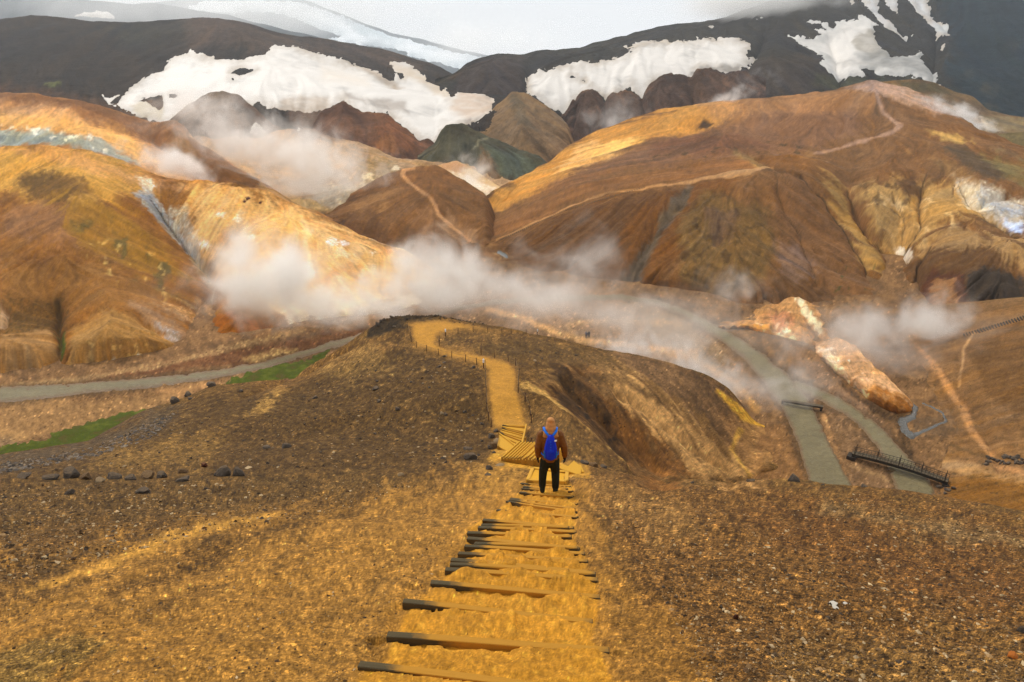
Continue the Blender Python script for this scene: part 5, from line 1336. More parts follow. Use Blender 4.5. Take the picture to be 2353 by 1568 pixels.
# ------------------------------------------------------------------ steam and haze
def steam_mat(seed, dens, freq, soft, bias, asp):
    n = N('steam')
    v = n.obj()
    mp = n.add('ShaderNodeMapping')
    mp.inputs['Location'].default_value = (seed * 3.7, seed * 1.9, seed * 2.3)
    mp.inputs['Scale'].default_value = asp                     # round billows whatever the length of the plume
    n.l.new(v, mp.inputs[0])
    ln = n.add('ShaderNodeVectorMath', operation='LENGTH')
    n.l.new(v, ln.inputs[0])
    r2 = n.math('POWER', ln.outputs['Value'], 2.0)
    edge = n.math('SUBTRACT', 1.0, r2, clamp=True)
    core = n.math('EXPONENT', n.math('MULTIPLY', r2, -2.6))
    nz = n.noise(freq, 6, .62, mp.outputs[0], .5)
    nz2 = n.noise(freq * .42, 2, .5, mp.outputs[0], .3)
    k = n.math('ADD', n.math('MULTIPLY', n.math('SUBTRACT', nz, .5), 4.0), n.math('MULTIPLY', n.math('SUBTRACT', nz2, .5), 2.4))
    d = n.math('ADD', n.math('MULTIPLY', core, 1.25 + soft), n.math('ADD', k, -.62 + bias))
    d = n.math('MINIMUM', n.math('MAXIMUM', d, 0.0), 1.7)
    d = n.math('MULTIPLY', n.math('MULTIPLY', d, d), n.math('MULTIPLY', edge, .75))
    pv = n.add('ShaderNodeVolumePrincipled')
    pv.inputs['Color'].default_value = (1.0, .99, .97, 1)
    pv.inputs['Anisotropy'].default_value = .45
    n.l.new(n.math('MULTIPLY', d, dens), pv.inputs['Density'])
    n.l.new(pv.outputs[0], n.out.inputs['Volume'])
    return n.m

STEAM = [  # x, y, depth, half width px, half height px, half depth m, tilt deg, density, freq, soft, bias, words
    (600, 660, 164, 240, 140, 18, 10, .22, 1.5, .15, .0, 'dense white steam cloud billowing over the dark orange foot of the hill'),
    (560, 575, 172, 130, 120, 14, 10, .16, 1.5, .0, -.05, 'steam puff rising up the pale orange slope above the dense cloud'),
    (1000, 640, 178, 260, 130, 20, -6, .18, 1.4, .1, .0, 'broad white steam cloud hiding the valley behind the ridge end'),
    (800, 690, 172, 260, 80, 14, 3, .19, 1.3, .1, .0, 'low steam bank joining the two large clouds along the river'),
    (1310, 620, 184, 190, 140, 18, 20, .09, 1.5, .0, -.05, 'thin tall steam veil before the steep brown slope'),
    (610, 350, 316, 330, 120, 34, -24, .12, 1.7, .05, .05, 'long slanting steam cloud below the snowfield'),
    (735, 385, 312, 165, 105, 22, 0, .12, 1.7, .05, .05, 'rounded steam puff over grey rubble beside the brown hill'),
    (395, 378, 262, 165, 60, 14, -14, .16, 1.3, .1, .0, 'flat steam drift behind the crest of the orange hill'),
    (1080, 400, 345, 110, 60, 14, -38, .12, 1.4, .0, -.05, 'small steam wisp on the pale mound behind the trail hill'),
    (2000, 775, 158, 300, 85, 14, 6, .17, 1.5, .0, .0, 'drifting steam above the pink clay outcrop'),
    (2110, 735, 156, 160, 85, 12, 12, .13, 1.5, .0, -.05, 'steam puff beside the wooden steps on the far bank'),
    (1610, 850, 126, 300, 85, 10, -24, .17, 1.5, .0, .0, 'steam streaming along the edge of the ravine spur'),
    (1440, 795, 122, 140, 45, 8, -12, .24, 1.3, .05, .0, 'low steam vent cloud near the walkers'),
    (1690, 665, 182, 120, 85, 12, 0, .09, 1.5, .0, -.05, 'faint steam before the rugged brown cliff'),
    (1810, 890, 124, 190, 120, 10, 0, .12, 1.4, .0, .0, 'thin steam veil over the forking river'),
    (1690, 218, 500, 110, 36, 18, 25, .08, 1.2, .0, .0, 'thin steam wisp behind the top of the right hill'),
    (2200, 262, 425, 150, 30, 14, -22, .17, 1.2, .1, .0, 'white steam streak in the gully near the hilltop path'),
    (1430, 270, 520, 160, 60, 20, 0, .03, 1.3, .0, .05, 'faint mist before the dark rock buttes'),
    (1250, 690, 165, 420, 85, 16, 0, .06, 1.0, .1, .1, 'pale mist lying over the gravel flats beyond the ridge end'),
    (720, 640, 160, 430, 130, 14, 4, .055, 1.2, .1, .12, 'thin white vapour spread over the foot of the orange hill'),
    (1480, 735, 150, 380, 105, 12, -10, .06, 1.2, .1, .12, 'thin vapour drifting across the gravel flats and river bend'),
    (1930, 800, 142, 380, 110, 10, -6, .05, 1.2, .1, .12, 'thin vapour hanging over the clay tongue and its stream'),
    (2290, 800, 140, 180, 200, 12, 0, .03, 1.2, .0, .05, 'faint mist drifting over the far bank hill'),
]
for i, (x, y, d, hw, hh, hd_, tilt, dens, fq, sf, bi, words) in enumerate(STEAM):
    bm = bmesh.new()
    bmesh.ops.create_icosphere(bm, subdivisions=3, radius=1.0)
    hw, hh, hd_ = hw * 1.2, hh * 1.25, hd_ * 1.2
    sc_ = (hw * d / F, hd_, hh * d / F)
    mn = min(sc_)
    o = bm_obj('steam', bm, steam_mat(i + 1, dens * (1.6 if dens > .12 else 1.3), fq * 1.35, sf + .1, bi + .1, tuple(min(q / mn, 4.0) for q in sc_)))
    o.location = world_pt(x, y, d)
    o.scale = sc_
    o.rotation_euler = (0, math.radians(-tilt), 0)
    tag(o, words, 'steam', None, 'stuff')

for i, (x, y, d, hw, hh, hd_, dens, words) in enumerate((
        (1740, -5, 1010, 330, 95, 130, .018, 'low cloud veiling the shoulder of the right mountain'),
        (2010, -25, 1130, 340, 90, 120, .012, 'low cloud drifting over the snow gullies of the right mountain'),
        (640, 30, 2600, 620, 160, 300, .0034, 'thin cloud drifting across the far snow mountain'),
        (330, 10, 1450, 760, 130, 170, .0048, 'pale mist over the hazy range behind the dark mountain'),
        (1130, 100, 2300, 300, 90, 300, .003, 'pale cloud lying in the saddle between the mountains'))):
    bm = bmesh.new()
    bmesh.ops.create_icosphere(bm, subdivisions=3, radius=1.0)
    sc_ = (hw * d / F, hd_, hh * d / F)
    o = bm_obj('cloud', bm, steam_mat(40 + i, dens, .9, .5, .2, tuple(min(q / min(sc_), 3.0) for q in sc_)))
    o.location = world_pt(x, y, d); o.scale = sc_
    tag(o, words, 'cloud', None, 'stuff')

bm = bmesh.new()
bmesh.ops.create_cube(bm, size=1.0)
hz = N('haze_air')
pv = hz.add('ShaderNodeVolumePrincipled')
pv.inputs['Color'].default_value = (.82, .91, 1.0, 1)
pv.inputs['Density'].default_value = .0001
pv.inputs['Anisotropy'].default_value = .3
hz.l.new(pv.outputs[0], hz.out.inputs['Volume'])
hb = bm_obj('haze', bm, hz.m)
hb.scale = (9000, 5600, 900)
hb.location = (0, 2100, 340)
tag(hb, kind='stuff')
# ------------------------------------------------------------------ materials of the things
def wood_mat(name, c0, c1, sand, cover, lo=0.0):
    n = N(name)
    tc = n.add('ShaderNodeTexCoord')
    v = tc.outputs['Object']
    mp = n.add('ShaderNodeMapping'); mp.inputs['Scale'].default_value = (1.5, 22, 22)
    n.l.new(v, mp.inputs[0])
    g = n.noise(2.0, 6, .65, mp.outputs[0], .4)
    c = n.mix(g, c0, c1)
    geo = n.add('ShaderNodeNewGeometry'); sx = n.add('ShaderNodeSeparateXYZ'); n.l.new(geo.outputs['Normal'], sx.inputs[0])
    gx = n.add('ShaderNodeSeparateXYZ'); n.l.new(tc.outputs['Generated'], gx.inputs[0])
    mid = n.math('MULTIPLY', n.math('SUBTRACT', n.math('ABSOLUTE', n.math('SUBTRACT', gx.outputs[0], .58)), .42), -3.2)   # dust lies thickest where people tread
    dn = n.noise(7.0, 4, .6, v)
    m = n.math('ADD', n.math('MULTIPLY', sx.outputs[2], .55), n.math('ADD', n.math('MULTIPLY', mid, 1.5), n.math('SUBTRACT', dn, 1.0 - cover)))
    m = n.math('SMOOTHSTEP' if False else 'MULTIPLY', m, 2.5, clamp=True)
    c = n.mix(m, c, sand)
    return n.surf(c, .85, n.bump(g, .5, .01), .2)
SAND = L3((178, 126, 42))
M_log = wood_mat('weathered_step_wood', L3((54, 48, 34)), L3((100, 86, 58)), SAND, .14)
M_plank = wood_mat('dusty_plank_wood', L3((130, 92, 34)), L3((176, 130, 48)), L3((204, 152, 50)), .7)
def plain(name, c, rough=.8, vary=.3, sc=8., spec=.2, bump=.2, **kw):
    n = N(name)
    v = n.obj()
    a = n.noise(sc, 5, .6, v)
    cc = n.mix(1.0, L3(c), n.math('MULTIPLY_ADD', a, 2 * vary, 1 - vary), 'MULTIPLY')
    return n.surf(cc, rough, n.bump(a, bump, .02), spec, **kw)
def rock_mat(name, c, dust=(150, 116, 70), vary=.5):
    n = N(name)
    v = n.obj()
    a = n.noise(3, 6, .7, v); b = n.noise(11, 4, .7, v)
    cc = n.mix(1.0, L3(c), n.math('MULTIPLY', n.math('MULTIPLY_ADD', a, 2 * vary, 1 - vary), n.math('MULTIPLY_ADD', b, .8, .6)), 'MULTIPLY')
    geo = n.add('ShaderNodeNewGeometry'); sx = n.add('ShaderNodeSeparateXYZ'); n.l.new(geo.outputs['Normal'], sx.inputs[0])
    m = n.math('MULTIPLY', n.math('SUBTRACT', n.math('ADD', n.math('MULTIPLY', sx.outputs[2], .5), a), .82), 2.2, clamp=True)
    return n.surf(n.mix(n.math('MULTIPLY', m, .6), cc, L3(dust)), .9, n.bump(n.math('ADD', a, n.math('MULTIPLY', b, .4)), .9, .08), .2)
M_basalt = rock_mat('dark_basalt', (92, 82, 72))
M_brownrock = rock_mat('brown_rock', (112, 88, 62))
M_redrock = rock_mat('red_rock', (100, 58, 42))
M_palerock = rock_mat('pale_rock', (160, 136, 104))
M_orangerock = plain('orange_rock', (168, 96, 36), .9, .3, 6, .2, .5)
M_bone = plain('bleached_stone', (190, 182, 168), .8, .15, 6)
M_iron = plain('rusty_iron', (72, 48, 34), .7, .35, 30)
M_rope = plain('rope_fibre', (120, 98, 70), .9, .2, 60)
M_white = plain('white_paint', (236, 234, 228), .6, .08, 20)
M_steel = plain('dark_steel', (44, 44, 42), .6, .3, 4, .4)
M_deck = plain('grey_deck_wood', (92, 80, 62), .85, .3, 3)
M_timber = plain('tarred_timber', (60, 52, 44), .85, .3, 3)

def box_between(bm, A, B, w, h, up=Vector((0, 0, 1))):
    """box whose top centre line runs A-B, w wide, h deep below"""
    x = (B - A).normalized(); y = up.cross(x).normalized(); z = x.cross(y)
    vs = []
    for p in (A, B):
        for sy, sz in ((-.5, 0), (.5, 0), (.5, -1), (-.5, -1)):
            vs.append(bm.verts.new(p + y * (sy * w) + z * (sz * h)))
    for q in ((0, 1, 2, 3), (7, 6, 5, 4), (0, 4, 5, 1), (1, 5, 6, 2), (2, 6, 7, 3), (3, 7, 4, 0)):
        bm.faces.new([vs[i] for i in q])
    return vs

def beam(name, A, B, w, h, mat, parent=None, bev=.012, wob=0.0, seg=1):
    """beam as its own object with local x along the beam"""
    L = (B - A).length
    bm = bmesh.new()
    box_between(bm, Vector((-L / 2, 0, 0)), Vector((L / 2, 0, 0)), w, h)
    if seg > 1:
        ed = [e for e in bm.edges if abs((e.verts[0].co - e.verts[1].co).normalized().x) > .9]
        bmesh.ops.subdivide_edges(bm, edges=ed, cuts=seg - 1)
    if bev: bmesh.ops.bevel(bm, geom=[e for e in bm.edges], offset=bev, segments=1, affect='EDGES', clamp_overlap=True)
    if wob:
        for v_ in bm.verts:
            v_.co.z += wob * math.sin(v_.co.x * 3.1 + L * 7) ; v_.co.y += wob * math.sin(v_.co.x * 2.3 + L * 11)
    o = bm_obj(name, bm, mat, parent)
    x = (B - A).normalized(); y = Vector((0, 0, 1)).cross(x).normalized(); z = x.cross(y)
    M = Matrix((x, y, z)).transposed().to_4x4(); M.translation = (A + B) / 2
    if parent is not None: M = Matrix.Translation(-parent.location) @ M
    o.matrix_local = M
    return o

def prism(name, top, h, mat, parent, bev=.01):
    """flat-topped block over the polygon top (world points), h deep"""
    c = sum(top, Vector()) / len(top)
    bm = bmesh.new()
    if (top[1] - top[0]).cross(top[2] - top[1]).z < 0: top = top[::-1]
    a = [bm.verts.new(p - c) for p in top]; b = [bm.verts.new(p - c - Vector((0, 0, h))) for p in top]
    bm.faces.new(a); bm.faces.new(b[::-1])
    n_ = len(top)
    for i in range(n_): bm.faces.new((a[i], b[i], b[(i + 1) % n_], a[(i + 1) % n_]))
    if bev: bmesh.ops.bevel(bm, geom=[e for e in bm.edges], offset=bev, segments=1, affect='EDGES', clamp_overlap=True)
    o = bm_obj(name, bm, mat, parent)
    o.location = c - (parent.location if parent else Vector())
    return o

# ------------------------------------------------------------------ wooden steps down the slope
st = empty('staircase', near.at_base(1290, 1250))
tag(st, 'long flight of sand-filled steps edged with weathered beams, under the walker', 'staircase')
rl = random.Random(3)
for k, (x0, y0, x1, y1) in enumerate(LOGS):
    A, B = near.at_base(x0, y0), near.at_base(x1, y1)
    if k == 0:
        A = near.at_base(x0, y0); B = near.at_base(x1, y1); B = A + (B - A).normalized() * 1.3
    d_ = (A.length + B.length) / 2
    A = A + Vector((0, 0, .032)); B = B + Vector((0, 0, .018))
    beam('step_beam', A, B, .045 + .012 * rl.random(), .24, M_log, st, .004, .004, 8)
    if k % 3 == 1 and k > 1:
        a2, b2 = A.lerp(B, .28), B
        m_ = beam('step_beam', A.lerp(B, rl.uniform(.02, .08)) + Vector((0, .11, -.03)), B.lerp(A, rl.uniform(.0, .1)) + Vector((0, .11, -.02)), .05, .2, M_log, st, .008, .008, 8)

def c4(x, y): return (1035.3 + x * .16207, 922.4 + y * .16207)
def g4(x, y, dz=0.0):
    p = near.at(*c4(x, y)); p.z += dz
    return p
M_ysand = plain('ochre_sand', (208, 154, 46), .95, .22, 6, .1, .5)
# landing
nl, nr, fr, fl_ = g4(1095, 1165, .06), g4(1640, 1185, .06), g4(1650, 1045, .06), g4(1165, 985, .06)
ld = empty('landing', (nl + nr + fr + fl_) / 4)
tag(ld, 'square timber frame filled with bright yellow sand ahead of the walker', 'landing')
zc = (nl.z + nr.z + fr.z + fl_.z) / 4 + .12
zs = {}
for nm, a, b in (('frame_beam', nl, nr), ('frame_beam', nr, fr), ('frame_beam', fr, fl_), ('frame_beam', fl_, nl)):
    beam(nm, a + Vector((0, 0, .06)), b + Vector((0, 0, .06)), .1, .5, M_plank, ld, .012)
prism('sand_fill', [nl + Vector((.06, .06, .02)), nr + Vector((-.06, .06, .02)), fr + Vector((-.06, -.06, .02)), fl_ + Vector((.06, -.06, .02))], .5, M_ysand, ld, 0)
for t_ in (.35, .75):
    a, b = g4(1170, 985 - 34 * t_, .05), g4(1660 + 40 * t_, 1045 - 40 * t_, .05)
    beam('step_beam', a, b, .14, .4, M_plank, ld, .01)

# steps winding round to the right of the walker
wd = empty('staircase', g4(1600, 950))
tag(wd, 'fan of dusty yellow winder steps turning beside the landing', 'staircase')
zl = fr.z
piv = Vector((fr.x - .25, fr.y + .35, 0))
for i in range(6):
    a0, a1 = math.radians(-28 + 26 * i), math.radians(-28 + 26 * (i + 1))
    R_ = .72 + .08 * ((i * 7) % 3)
    z_ = zl - .02 - .13 * i
    tri = [Vector((piv.x, piv.y, z_)), Vector((piv.x + R_ * math.cos(a0), piv.y + R_ * math.sin(a0) * 1.3, z_)), Vector((piv.x + R_ * math.cos(a1), piv.y + R_ * math.sin(a1) * 1.3, z_))]
    prism('tread', tri, .9, M_plank, wd, .012)
# side flight seen saw-toothed
sf = empty('staircase', g4(900, 860))
tag(sf, 'saw-toothed side flight of yellow plank steps left of the walker', 'staircase')
NS = 15
for i in range(NS):
    def N_(j): return g4(725 + 44 * j, 852 + 7.2 * j)
    a, b = N_(i), N_(i + 1)
    off = Vector((.62, 1.15, 0))
    z_ = max(a.z, b.z) + .10 + .012 * i
    q = [Vector((a.x, a.y, z_)), Vector((b.x + .02, b.y, z_)), Vector((b.x + .02, b.y, z_)) + off, Vector((a.x, a.y, z_)) + off]
    t_ = prism('tread', q, .5, M_plank, sf, .012)
    beam('riser', q[0] + Vector((0, 0, .045)), q[3] + Vector((0, 0, .045)), .05, .2, M_plank, sf, .006)
# lower flight
lf = empty('staircase', g4(880, 600))
tag(lf, 'lower flight of yellow plank steps with side rails at the start of the path', 'staircase')
NB = 11
for i in range(NB):
    t0, t1 = i / NB, (i + .92) / NB
    L0, R0 = Vector((680, 690)).lerp(Vector((740, 392)), t0), Vector((1000, 738)).lerp(Vector((1066, 392)), t0)
    L1, R1 = Vector((680, 690)).lerp(Vector((740, 392)), t1), Vector((1000, 738)).lerp(Vector((1066, 392)), t1)
    q = [g4(*L0), g4(*R0), g4(*R1), g4(*L1)]
    z_ = sum(p.z for p in q) / 4 + .12 + (.05 if i % 3 == 0 else 0)
    prism('tread', [Vector((p.x, p.y, z_)) for p in q], .4, M_plank, lf, .012)
    beam('riser', Vector((q[3].x, q[3].y, z_ + .05)), Vector((q[2].x, q[2].y, z_ + .05)), .06, .2, M_log if i % 2 else M_plank, lf, .006)
beam('side_rail', g4(1004, 735, .35), g4(1072, 395, .3), .07, .14, M_plank, lf)
beam('side_rail', g4(672, 690, .2), g4(736, 392, .2), .07, .14, M_plank, lf)
pA = g4(1072, 655)
beam('rail_post', pA + Vector((0, 0, .5)), pA + Vector((0.001, 0, -.2)), .07, .07, M_plank, lf)

# ------------------------------------------------------------------ rope fences along the path
def tube(bm, pts, r, sides=6):
    rings = []
    for i, p in enumerate(pts):
        d = (pts[min(i + 1, len(pts) - 1)] - pts[max(i - 1, 0)]).normalized()
        s_ = d.cross(Vector((0, 0, 1)))
        if s_.length < .05: s_ = Vector((1, 0, 0))
        s_.normalize(); t_ = d.cross(s_).normalized()
        rr = r[i] if isinstance(r, (list, tuple)) else r
        rings.append([bm.verts.new(p + (s_ * math.cos(a) + t_ * math.sin(a)) * rr) for a in [2 * math.pi * k / sides for k in range(sides)]])
    for i in range(len(rings) - 1):
        for k in range(sides):
            bm.faces.new((rings[i][k], rings[i][(k + 1) % sides], rings[i + 1][(k + 1) % sides], rings[i + 1][k]))
    bm.faces.new(rings[0][::-1]); bm.faces.new(rings[-1])
post_me = None
def fence(pts, label, h=.55):
    global post_me
    P3 = [near.at(*c7([p])[0]) for p in pts]
    root = empty('rope_fence', P3[len(P3) // 2])
    tag(root, label, 'fence', 'rope fences along the ridge path')
    if post_me is None:
        bm = bmesh.new(); tube(bm, [Vector((0, 0, -.25)), Vector((0, 0, .3)), Vector((0, 0, 1.0))], [.045, .042, .036], 6)
        post_me = bpy.data.meshes.new('post'); bm.to_mesh(post_me); bm.free(); post_me.materials.append(M_iron)
    tops = []
    for p in P3:
        o = link(bpy.data.objects.new('post', post_me), root)
        o.location = p - root.location
        o.scale = (.62, .62, h)
        o.rotation_euler = (random.uniform(-.06, .06), random.uniform(-.06, .06), random.uniform(0, 3))
        tops.append(p - root.location + Vector((0, 0, h * .85)))
    for a, b in zip(tops[:-1], tops[1:]):
        bm = bmesh.new()
        tube(bm, [a.lerp(b, t / 6) - Vector((0, 0, .05 * math.sin(math.pi * t / 6))) for t in range(7)], .011, 4)
        bm_obj('rope', bm, M_rope, root)
fence([(1668, 1585), (1640, 1510), (1616, 1390), (1610, 1290), (1604, 1180), (1600, 1070), (1596, 960), (1592, 830), (1485, 795), (1340, 750), (1165, 705), (1000, 668), (845, 620), (715, 570), (655, 500), (640, 450), (600, 322)], 'rope fence on rusty stakes edging the outer bend of the ridge path')
fence([(2180, 1530), (2165, 1430), (2150, 1380), (2100, 1262), (2012, 1150), (2014, 1040), (2020, 940), (1980, 800), (1885, 752), (1710, 710), (1540, 665)], 'rope fence on rusty stakes above the ravine edge of the path')
fence([(1008, 545), (1008, 495), (1085, 425), (1245, 387), (1440, 372), (1625, 376), (1805, 388), (1925, 391), (2115, 399)], 'rope fence on rusty stakes inside the curve at the ridge end')
for i, (x, y, lab) in enumerate([(1570, 832, 'white-topped marker post where the path bends after the straight'), (1086, 425, 'white-topped marker post inside the curve at the ridge end'), (2257, 372, 'white-topped marker post where the path drops off the ridge')]):
    p = near.at(*c7([(x, y)])[0])
    r_ = empty('marker_post', p)
    bm = bmesh.new(); tube(bm, [Vector((0, 0, -.2)), Vector((0, 0, .42))], .035, 8); bm_obj('stake', bm, M_iron, r_)
    bm = bmesh.new(); tube(bm, [Vector((0, 0, .40)), Vector((0, 0, .62)), Vector((0, 0, .66))], [.06, .06, .03], 8); bm_obj('cap', bm, M_white, r_)
    tag(r_, lab, 'marker post')
# leaning stake by the lower steps
p = g4(1095, 770)
bm = bmesh.new(); tube(bm, [Vector((0, 0, -.1)), Vector((.06, .02, .35)), Vector((.14, .05, .75))], [.022, .022, .02], 6)
tag(bm_obj('stake', bm, M_iron), 'leaning rusty stake beside the side flight of steps', 'stake').location = p

# ------------------------------------------------------------------ rocks
def rock_mesh(seed, sub=2):
    bm = bmesh.new()
    bmesh.ops.create_icosphere(bm, subdivisions=sub, radius=1.0)
    r = random.Random(seed)
    cuts = [(Vector((r.gauss(0, 1), r.gauss(0, 1), r.gauss(0, 1))).normalized(), r.uniform(.5, .8)) for _ in range(13)]
    for v in bm.verts:
        for nrm, d in cuts:
            e = v.co.dot(nrm) - d
            if e > 0: v.co -= nrm * e * .97
        v.co *= 1 + r.uniform(-.05, .05)
    me = bpy.data.meshes.new('rock'); bm.to_mesh(me); bm.free()
    return me
ROCKS = {}
def rock_me(seed, mat):
    k = (seed % 7, mat.name)
    if k not in ROCKS:
        me = rock_mesh(seed % 7 + 3); me.materials.append(mat); ROCKS[k] = me
    return ROCKS[k]
rk = random.Random(5)
def rock(sheet, px, py, w, h, mat, label, group=None, name='rock', at=None, tmax=None):
    p = at or sheet.at(px, py + h * .45, tmax)
    d = project(np.array(p))[2]
    sx = w * d / F * .5; sz = h * d / F * .62
    o = link(bpy.data.objects.new(name, rock_me(rk.randrange(99), mat)))
    o.location = p + Vector((0, sx * .2, sz * .35))
    o.scale = (sx * rk.uniform(.95, 1.15), sx * rk.uniform(.8, 1.1), sz * 1.1)
    o.rotation_euler = (rk.uniform(-.2, .2), rk.uniform(-.2, .2), rk.uniform(0, 6.28))
    o.rotation_euler.z = rk.choice([0, math.pi]) + rk.uniform(-.4, .4)
    return tag(o, label, 'rock', group)
def cb(x, y): return x * .3602, 1003.3 + y * .3602
B_ = M_basalt
for x, y, w, h, m, lab in [
    (455, 222, 125, 95, B_, 'large pointed grey boulder topping the boulder row on the left slope'), (545, 248, 90, 55, M_brownrock, 'brown boulder leaning against the pointed boulder'), (320, 255, 110, 45, B_, 'low flat boulder beside the pointed boulder in the row'),
    (150, 252, 115, 32, B_, 'low dark boulder at the far end of the boulder row'), (640, 275, 80, 40, M_palerock, 'pale half-buried slab in the boulder row'), (722, 252, 110, 42, B_, 'smooth dark boulder in the middle of the row'),
    (830, 262, 90, 36, B_, 'flat dark rock next to the smooth boulder'), (930, 248, 120, 44, M_brownrock, 'wide brown ledge of rock in the boulder row'), (1032, 238, 80, 60, B_, 'jagged dark boulder at the end of the ledge'), (1160, 218, 80, 38, M_brownrock, 'brown rock behind the half-buried slabs'),
    (1165, 270, 100, 36, B_, 'flat dark slab in front of the brown rock'), (1300, 175, 46, 42, M_redrock, 'small dark red rock beside the biggest boulder'), (1420, 218, 140, 78, B_, 'biggest grey boulder standing on the left slope'), (1520, 215, 90, 80, M_palerock if False else B_, 'grey rounded boulder touching the biggest boulder'),
    (440, 352, 72, 38, B_, 'dark rock lying below the boulder row'), (905, 342, 112, 46, B_, 'dome-shaped dark rock below the boulder ledge'), (1310, 330, 32, 18, B_, 'small dark rock below the dome-shaped rock row'), (1825, 55, 75, 42, B_, 'blocky grey rock on the upper brown slope'), (1700, 66, 60, 26, B_, 'low grey rock beside the blocky grey rock')]:
    px, py = cb(x, y); rock(near, px, py, w * .3602, h * .3602, m, lab, 'boulders on the left slope')
def cs(x, y): return 753 + x * .3602, 1003.3 + y * .3602
for x, y, w, h, m, lab in [
    (915, 122, 95, 58, B_, 'large dark rock on the slope left of the side flight'), (1030, 195, 62, 34, B_, 'dark rock below the saw-toothed side flight'), (1062, 48, 90, 60, M_brownrock, 'big brown rock against the left rail of the lower flight'), (1040, 62, 50, 36, B_, 'dark rock in the pile beside the lower flight'),
    (1085, 22, 60, 36, M_palerock, 'pale rock on the pile beside the lower flight'), (1060, 100, 34, 18, B_, 'small rock in front of the pile by the lower flight'), (1045, -8, 60, 40, B_, 'dark rock at the far end of the pile by the lower flight'), (1075, -40, 45, 26, B_, 'dark rock at the top of the lower flight'),
    (1640, 162, 60, 32, B_, 'dark rock past the winder steps on the slope edge'), (1700, 178, 70, 32, M_brownrock, 'brown rock in the row past the winder steps'), (1760, 190, 60, 24, B_, 'low dark rock ending the row past the winder steps'), (890, 76, 70, 20, B_, 'flat dark rock behind the large rock by the side flight'),
    (985, 26, 28, 16, B_, 'small dark rock near the pile by the lower flight'), (465, 240, 50, 22, M_palerock, 'pale low rock on the brown gravel slope'), (675, 121, 26, 15, B_, 'small dark rock left of the large rock by the steps'), (1100, 182, 70, 14, M_palerock, 'pale flat slab under the saw-toothed flight'), (1020, 243, 60, 14, B_, 'flat stone on the bare slope under the side flight')]:
    px, py = cs(x, y); rock(near, px, py, w * .3602, h * .3602, m, lab, 'rocks beside the steps', tmax=9.0)
def cr(x, y): return 1506 + x * .3602, 1003.3 + y * .3602
for x, y, w, h, m, lab in [
    (888, 252, 95, 66, B_, 'large dark pyramid-shaped rock on the edge of the right slope'), (610, 268, 62, 20, B_, 'flat dark rock on the edge near the yellow clay'), (235, 268, 32, 18, B_, 'small dark rock on the slope edge above the ravine'), (1330, 314, 52, 18, B_, 'low dark rock on the slope edge above the river'),
    (605, 752, 24, 22, B_, 'small dark stone on the reddish gravel'), (420, 1082, 34, 28, B_, 'black stone on the gravel right of the steps'), (975, 632, 28, 14, M_brownrock, 'small brown stone on the reddish gravel'), (515, 1145, 34, 46, M_redrock, 'reddish brown stone on the gravel right of the steps'),
    (2340, 1228, 70, 44, M_basalt, 'grey rounded stone at the right on the stony slope'), (2280, 1392, 84, 40, M_orangerock, 'rust-orange flat stone on the stony slope'), (830, 852, 28, 18, B_, 'dark stone in the middle of the right slope'), (1070, 288, 26, 14, B_, 'pebble-like dark rock on the slope edge above the river')]:
    px, py = cr(x, y); rock(near, px, py, w * .3602, h * .3602, m, lab, 'rocks on the right slope', tmax=7.0)
for x, y, w, h in ((1140, 1072, 80, 5), (1148, 1094, 56, 5), (1215, 1066, 40, 4)):
    px, py = cr(x, y); rock(near, px, py, w * .3602, h * .3602, M_bone, 'chalk-white flat stone in the small white heap on the right slope', 'white stones on the right slope')
for x, y, w, h, m, lab in [
    (215, 262, 62, 80, B_, 'tall grey crag at the edge of the ridge end'), (262, 225, 50, 60, B_, 'grey crag block behind the tall crag'), (292, 186, 66, 40, B_, 'grey crag block on top of the ridge end'), (345, 205, 60, 46, M_brownrock, 'brown crag block at the ridge end'), (390, 152, 62, 32, B_, 'flat grey rock on the crest of the ridge end'),
    (430, 296, 56, 28, B_, 'dark rock beside the start of the curve at the ridge end'), (1068, 672, 46, 36, B_, 'dark rock beside the fence on the outer bend'), (1092, 672, 40, 20, M_palerock, 'pale stone touching the dark rock by the fence'), (1442, 812, 66, 40, B_, 'dark rock near the marker post on the bend'), (1010, 800, 70, 34, B_, 'grey rock on the dark gravel under the bend'),
    (1066, 756, 60, 28, B_, 'dark rock between the fence and the grey rock'), (468, 1342, 72, 54, B_, 'large lone dark rock on the left flank of the ridge'), (240, 1242, 76, 44, B_, 'broad dark rock uphill of the lone rock on the flank'), (490, 1122, 66, 34, M_brownrock, 'brown rock on the left flank of the ridge'), (190, 1082, 120, 60, B_, 'widest dark outcrop on the left flank of the ridge'),
    (1036, 1402, 60, 44, M_palerock, 'pale grey rock of a pair on the left flank'), (1092, 1418, 60, 36, B_, 'dark rock of a pair on the left flank'), (1332, 1382, 64, 40, B_, 'dark rock on the flank near the straight path'), (1550, 1532, 64, 48, B_, 'pointed dark rock beside the fence start'), (1500, 1482, 50, 26, M_palerock, 'pale rock behind the pointed rock by the fence start'), (590, 1526, 40, 28, B_, 'small dark rock low on the left flank'),
    (880, 1072, 46, 28, B_, 'dark rock high on the left flank near the path'), (2230, 732, 60, 26, M_palerock, 'pale rock between the path curve and the ravine'), (2292, 604, 36, 26, B_, 'small dark rock between the path curve and the ravine')]:
    (px, py), = c7([(x, y)]); rock(near, px, py, w * .18, h * .18, m, lab, 'rocks along the ridge')
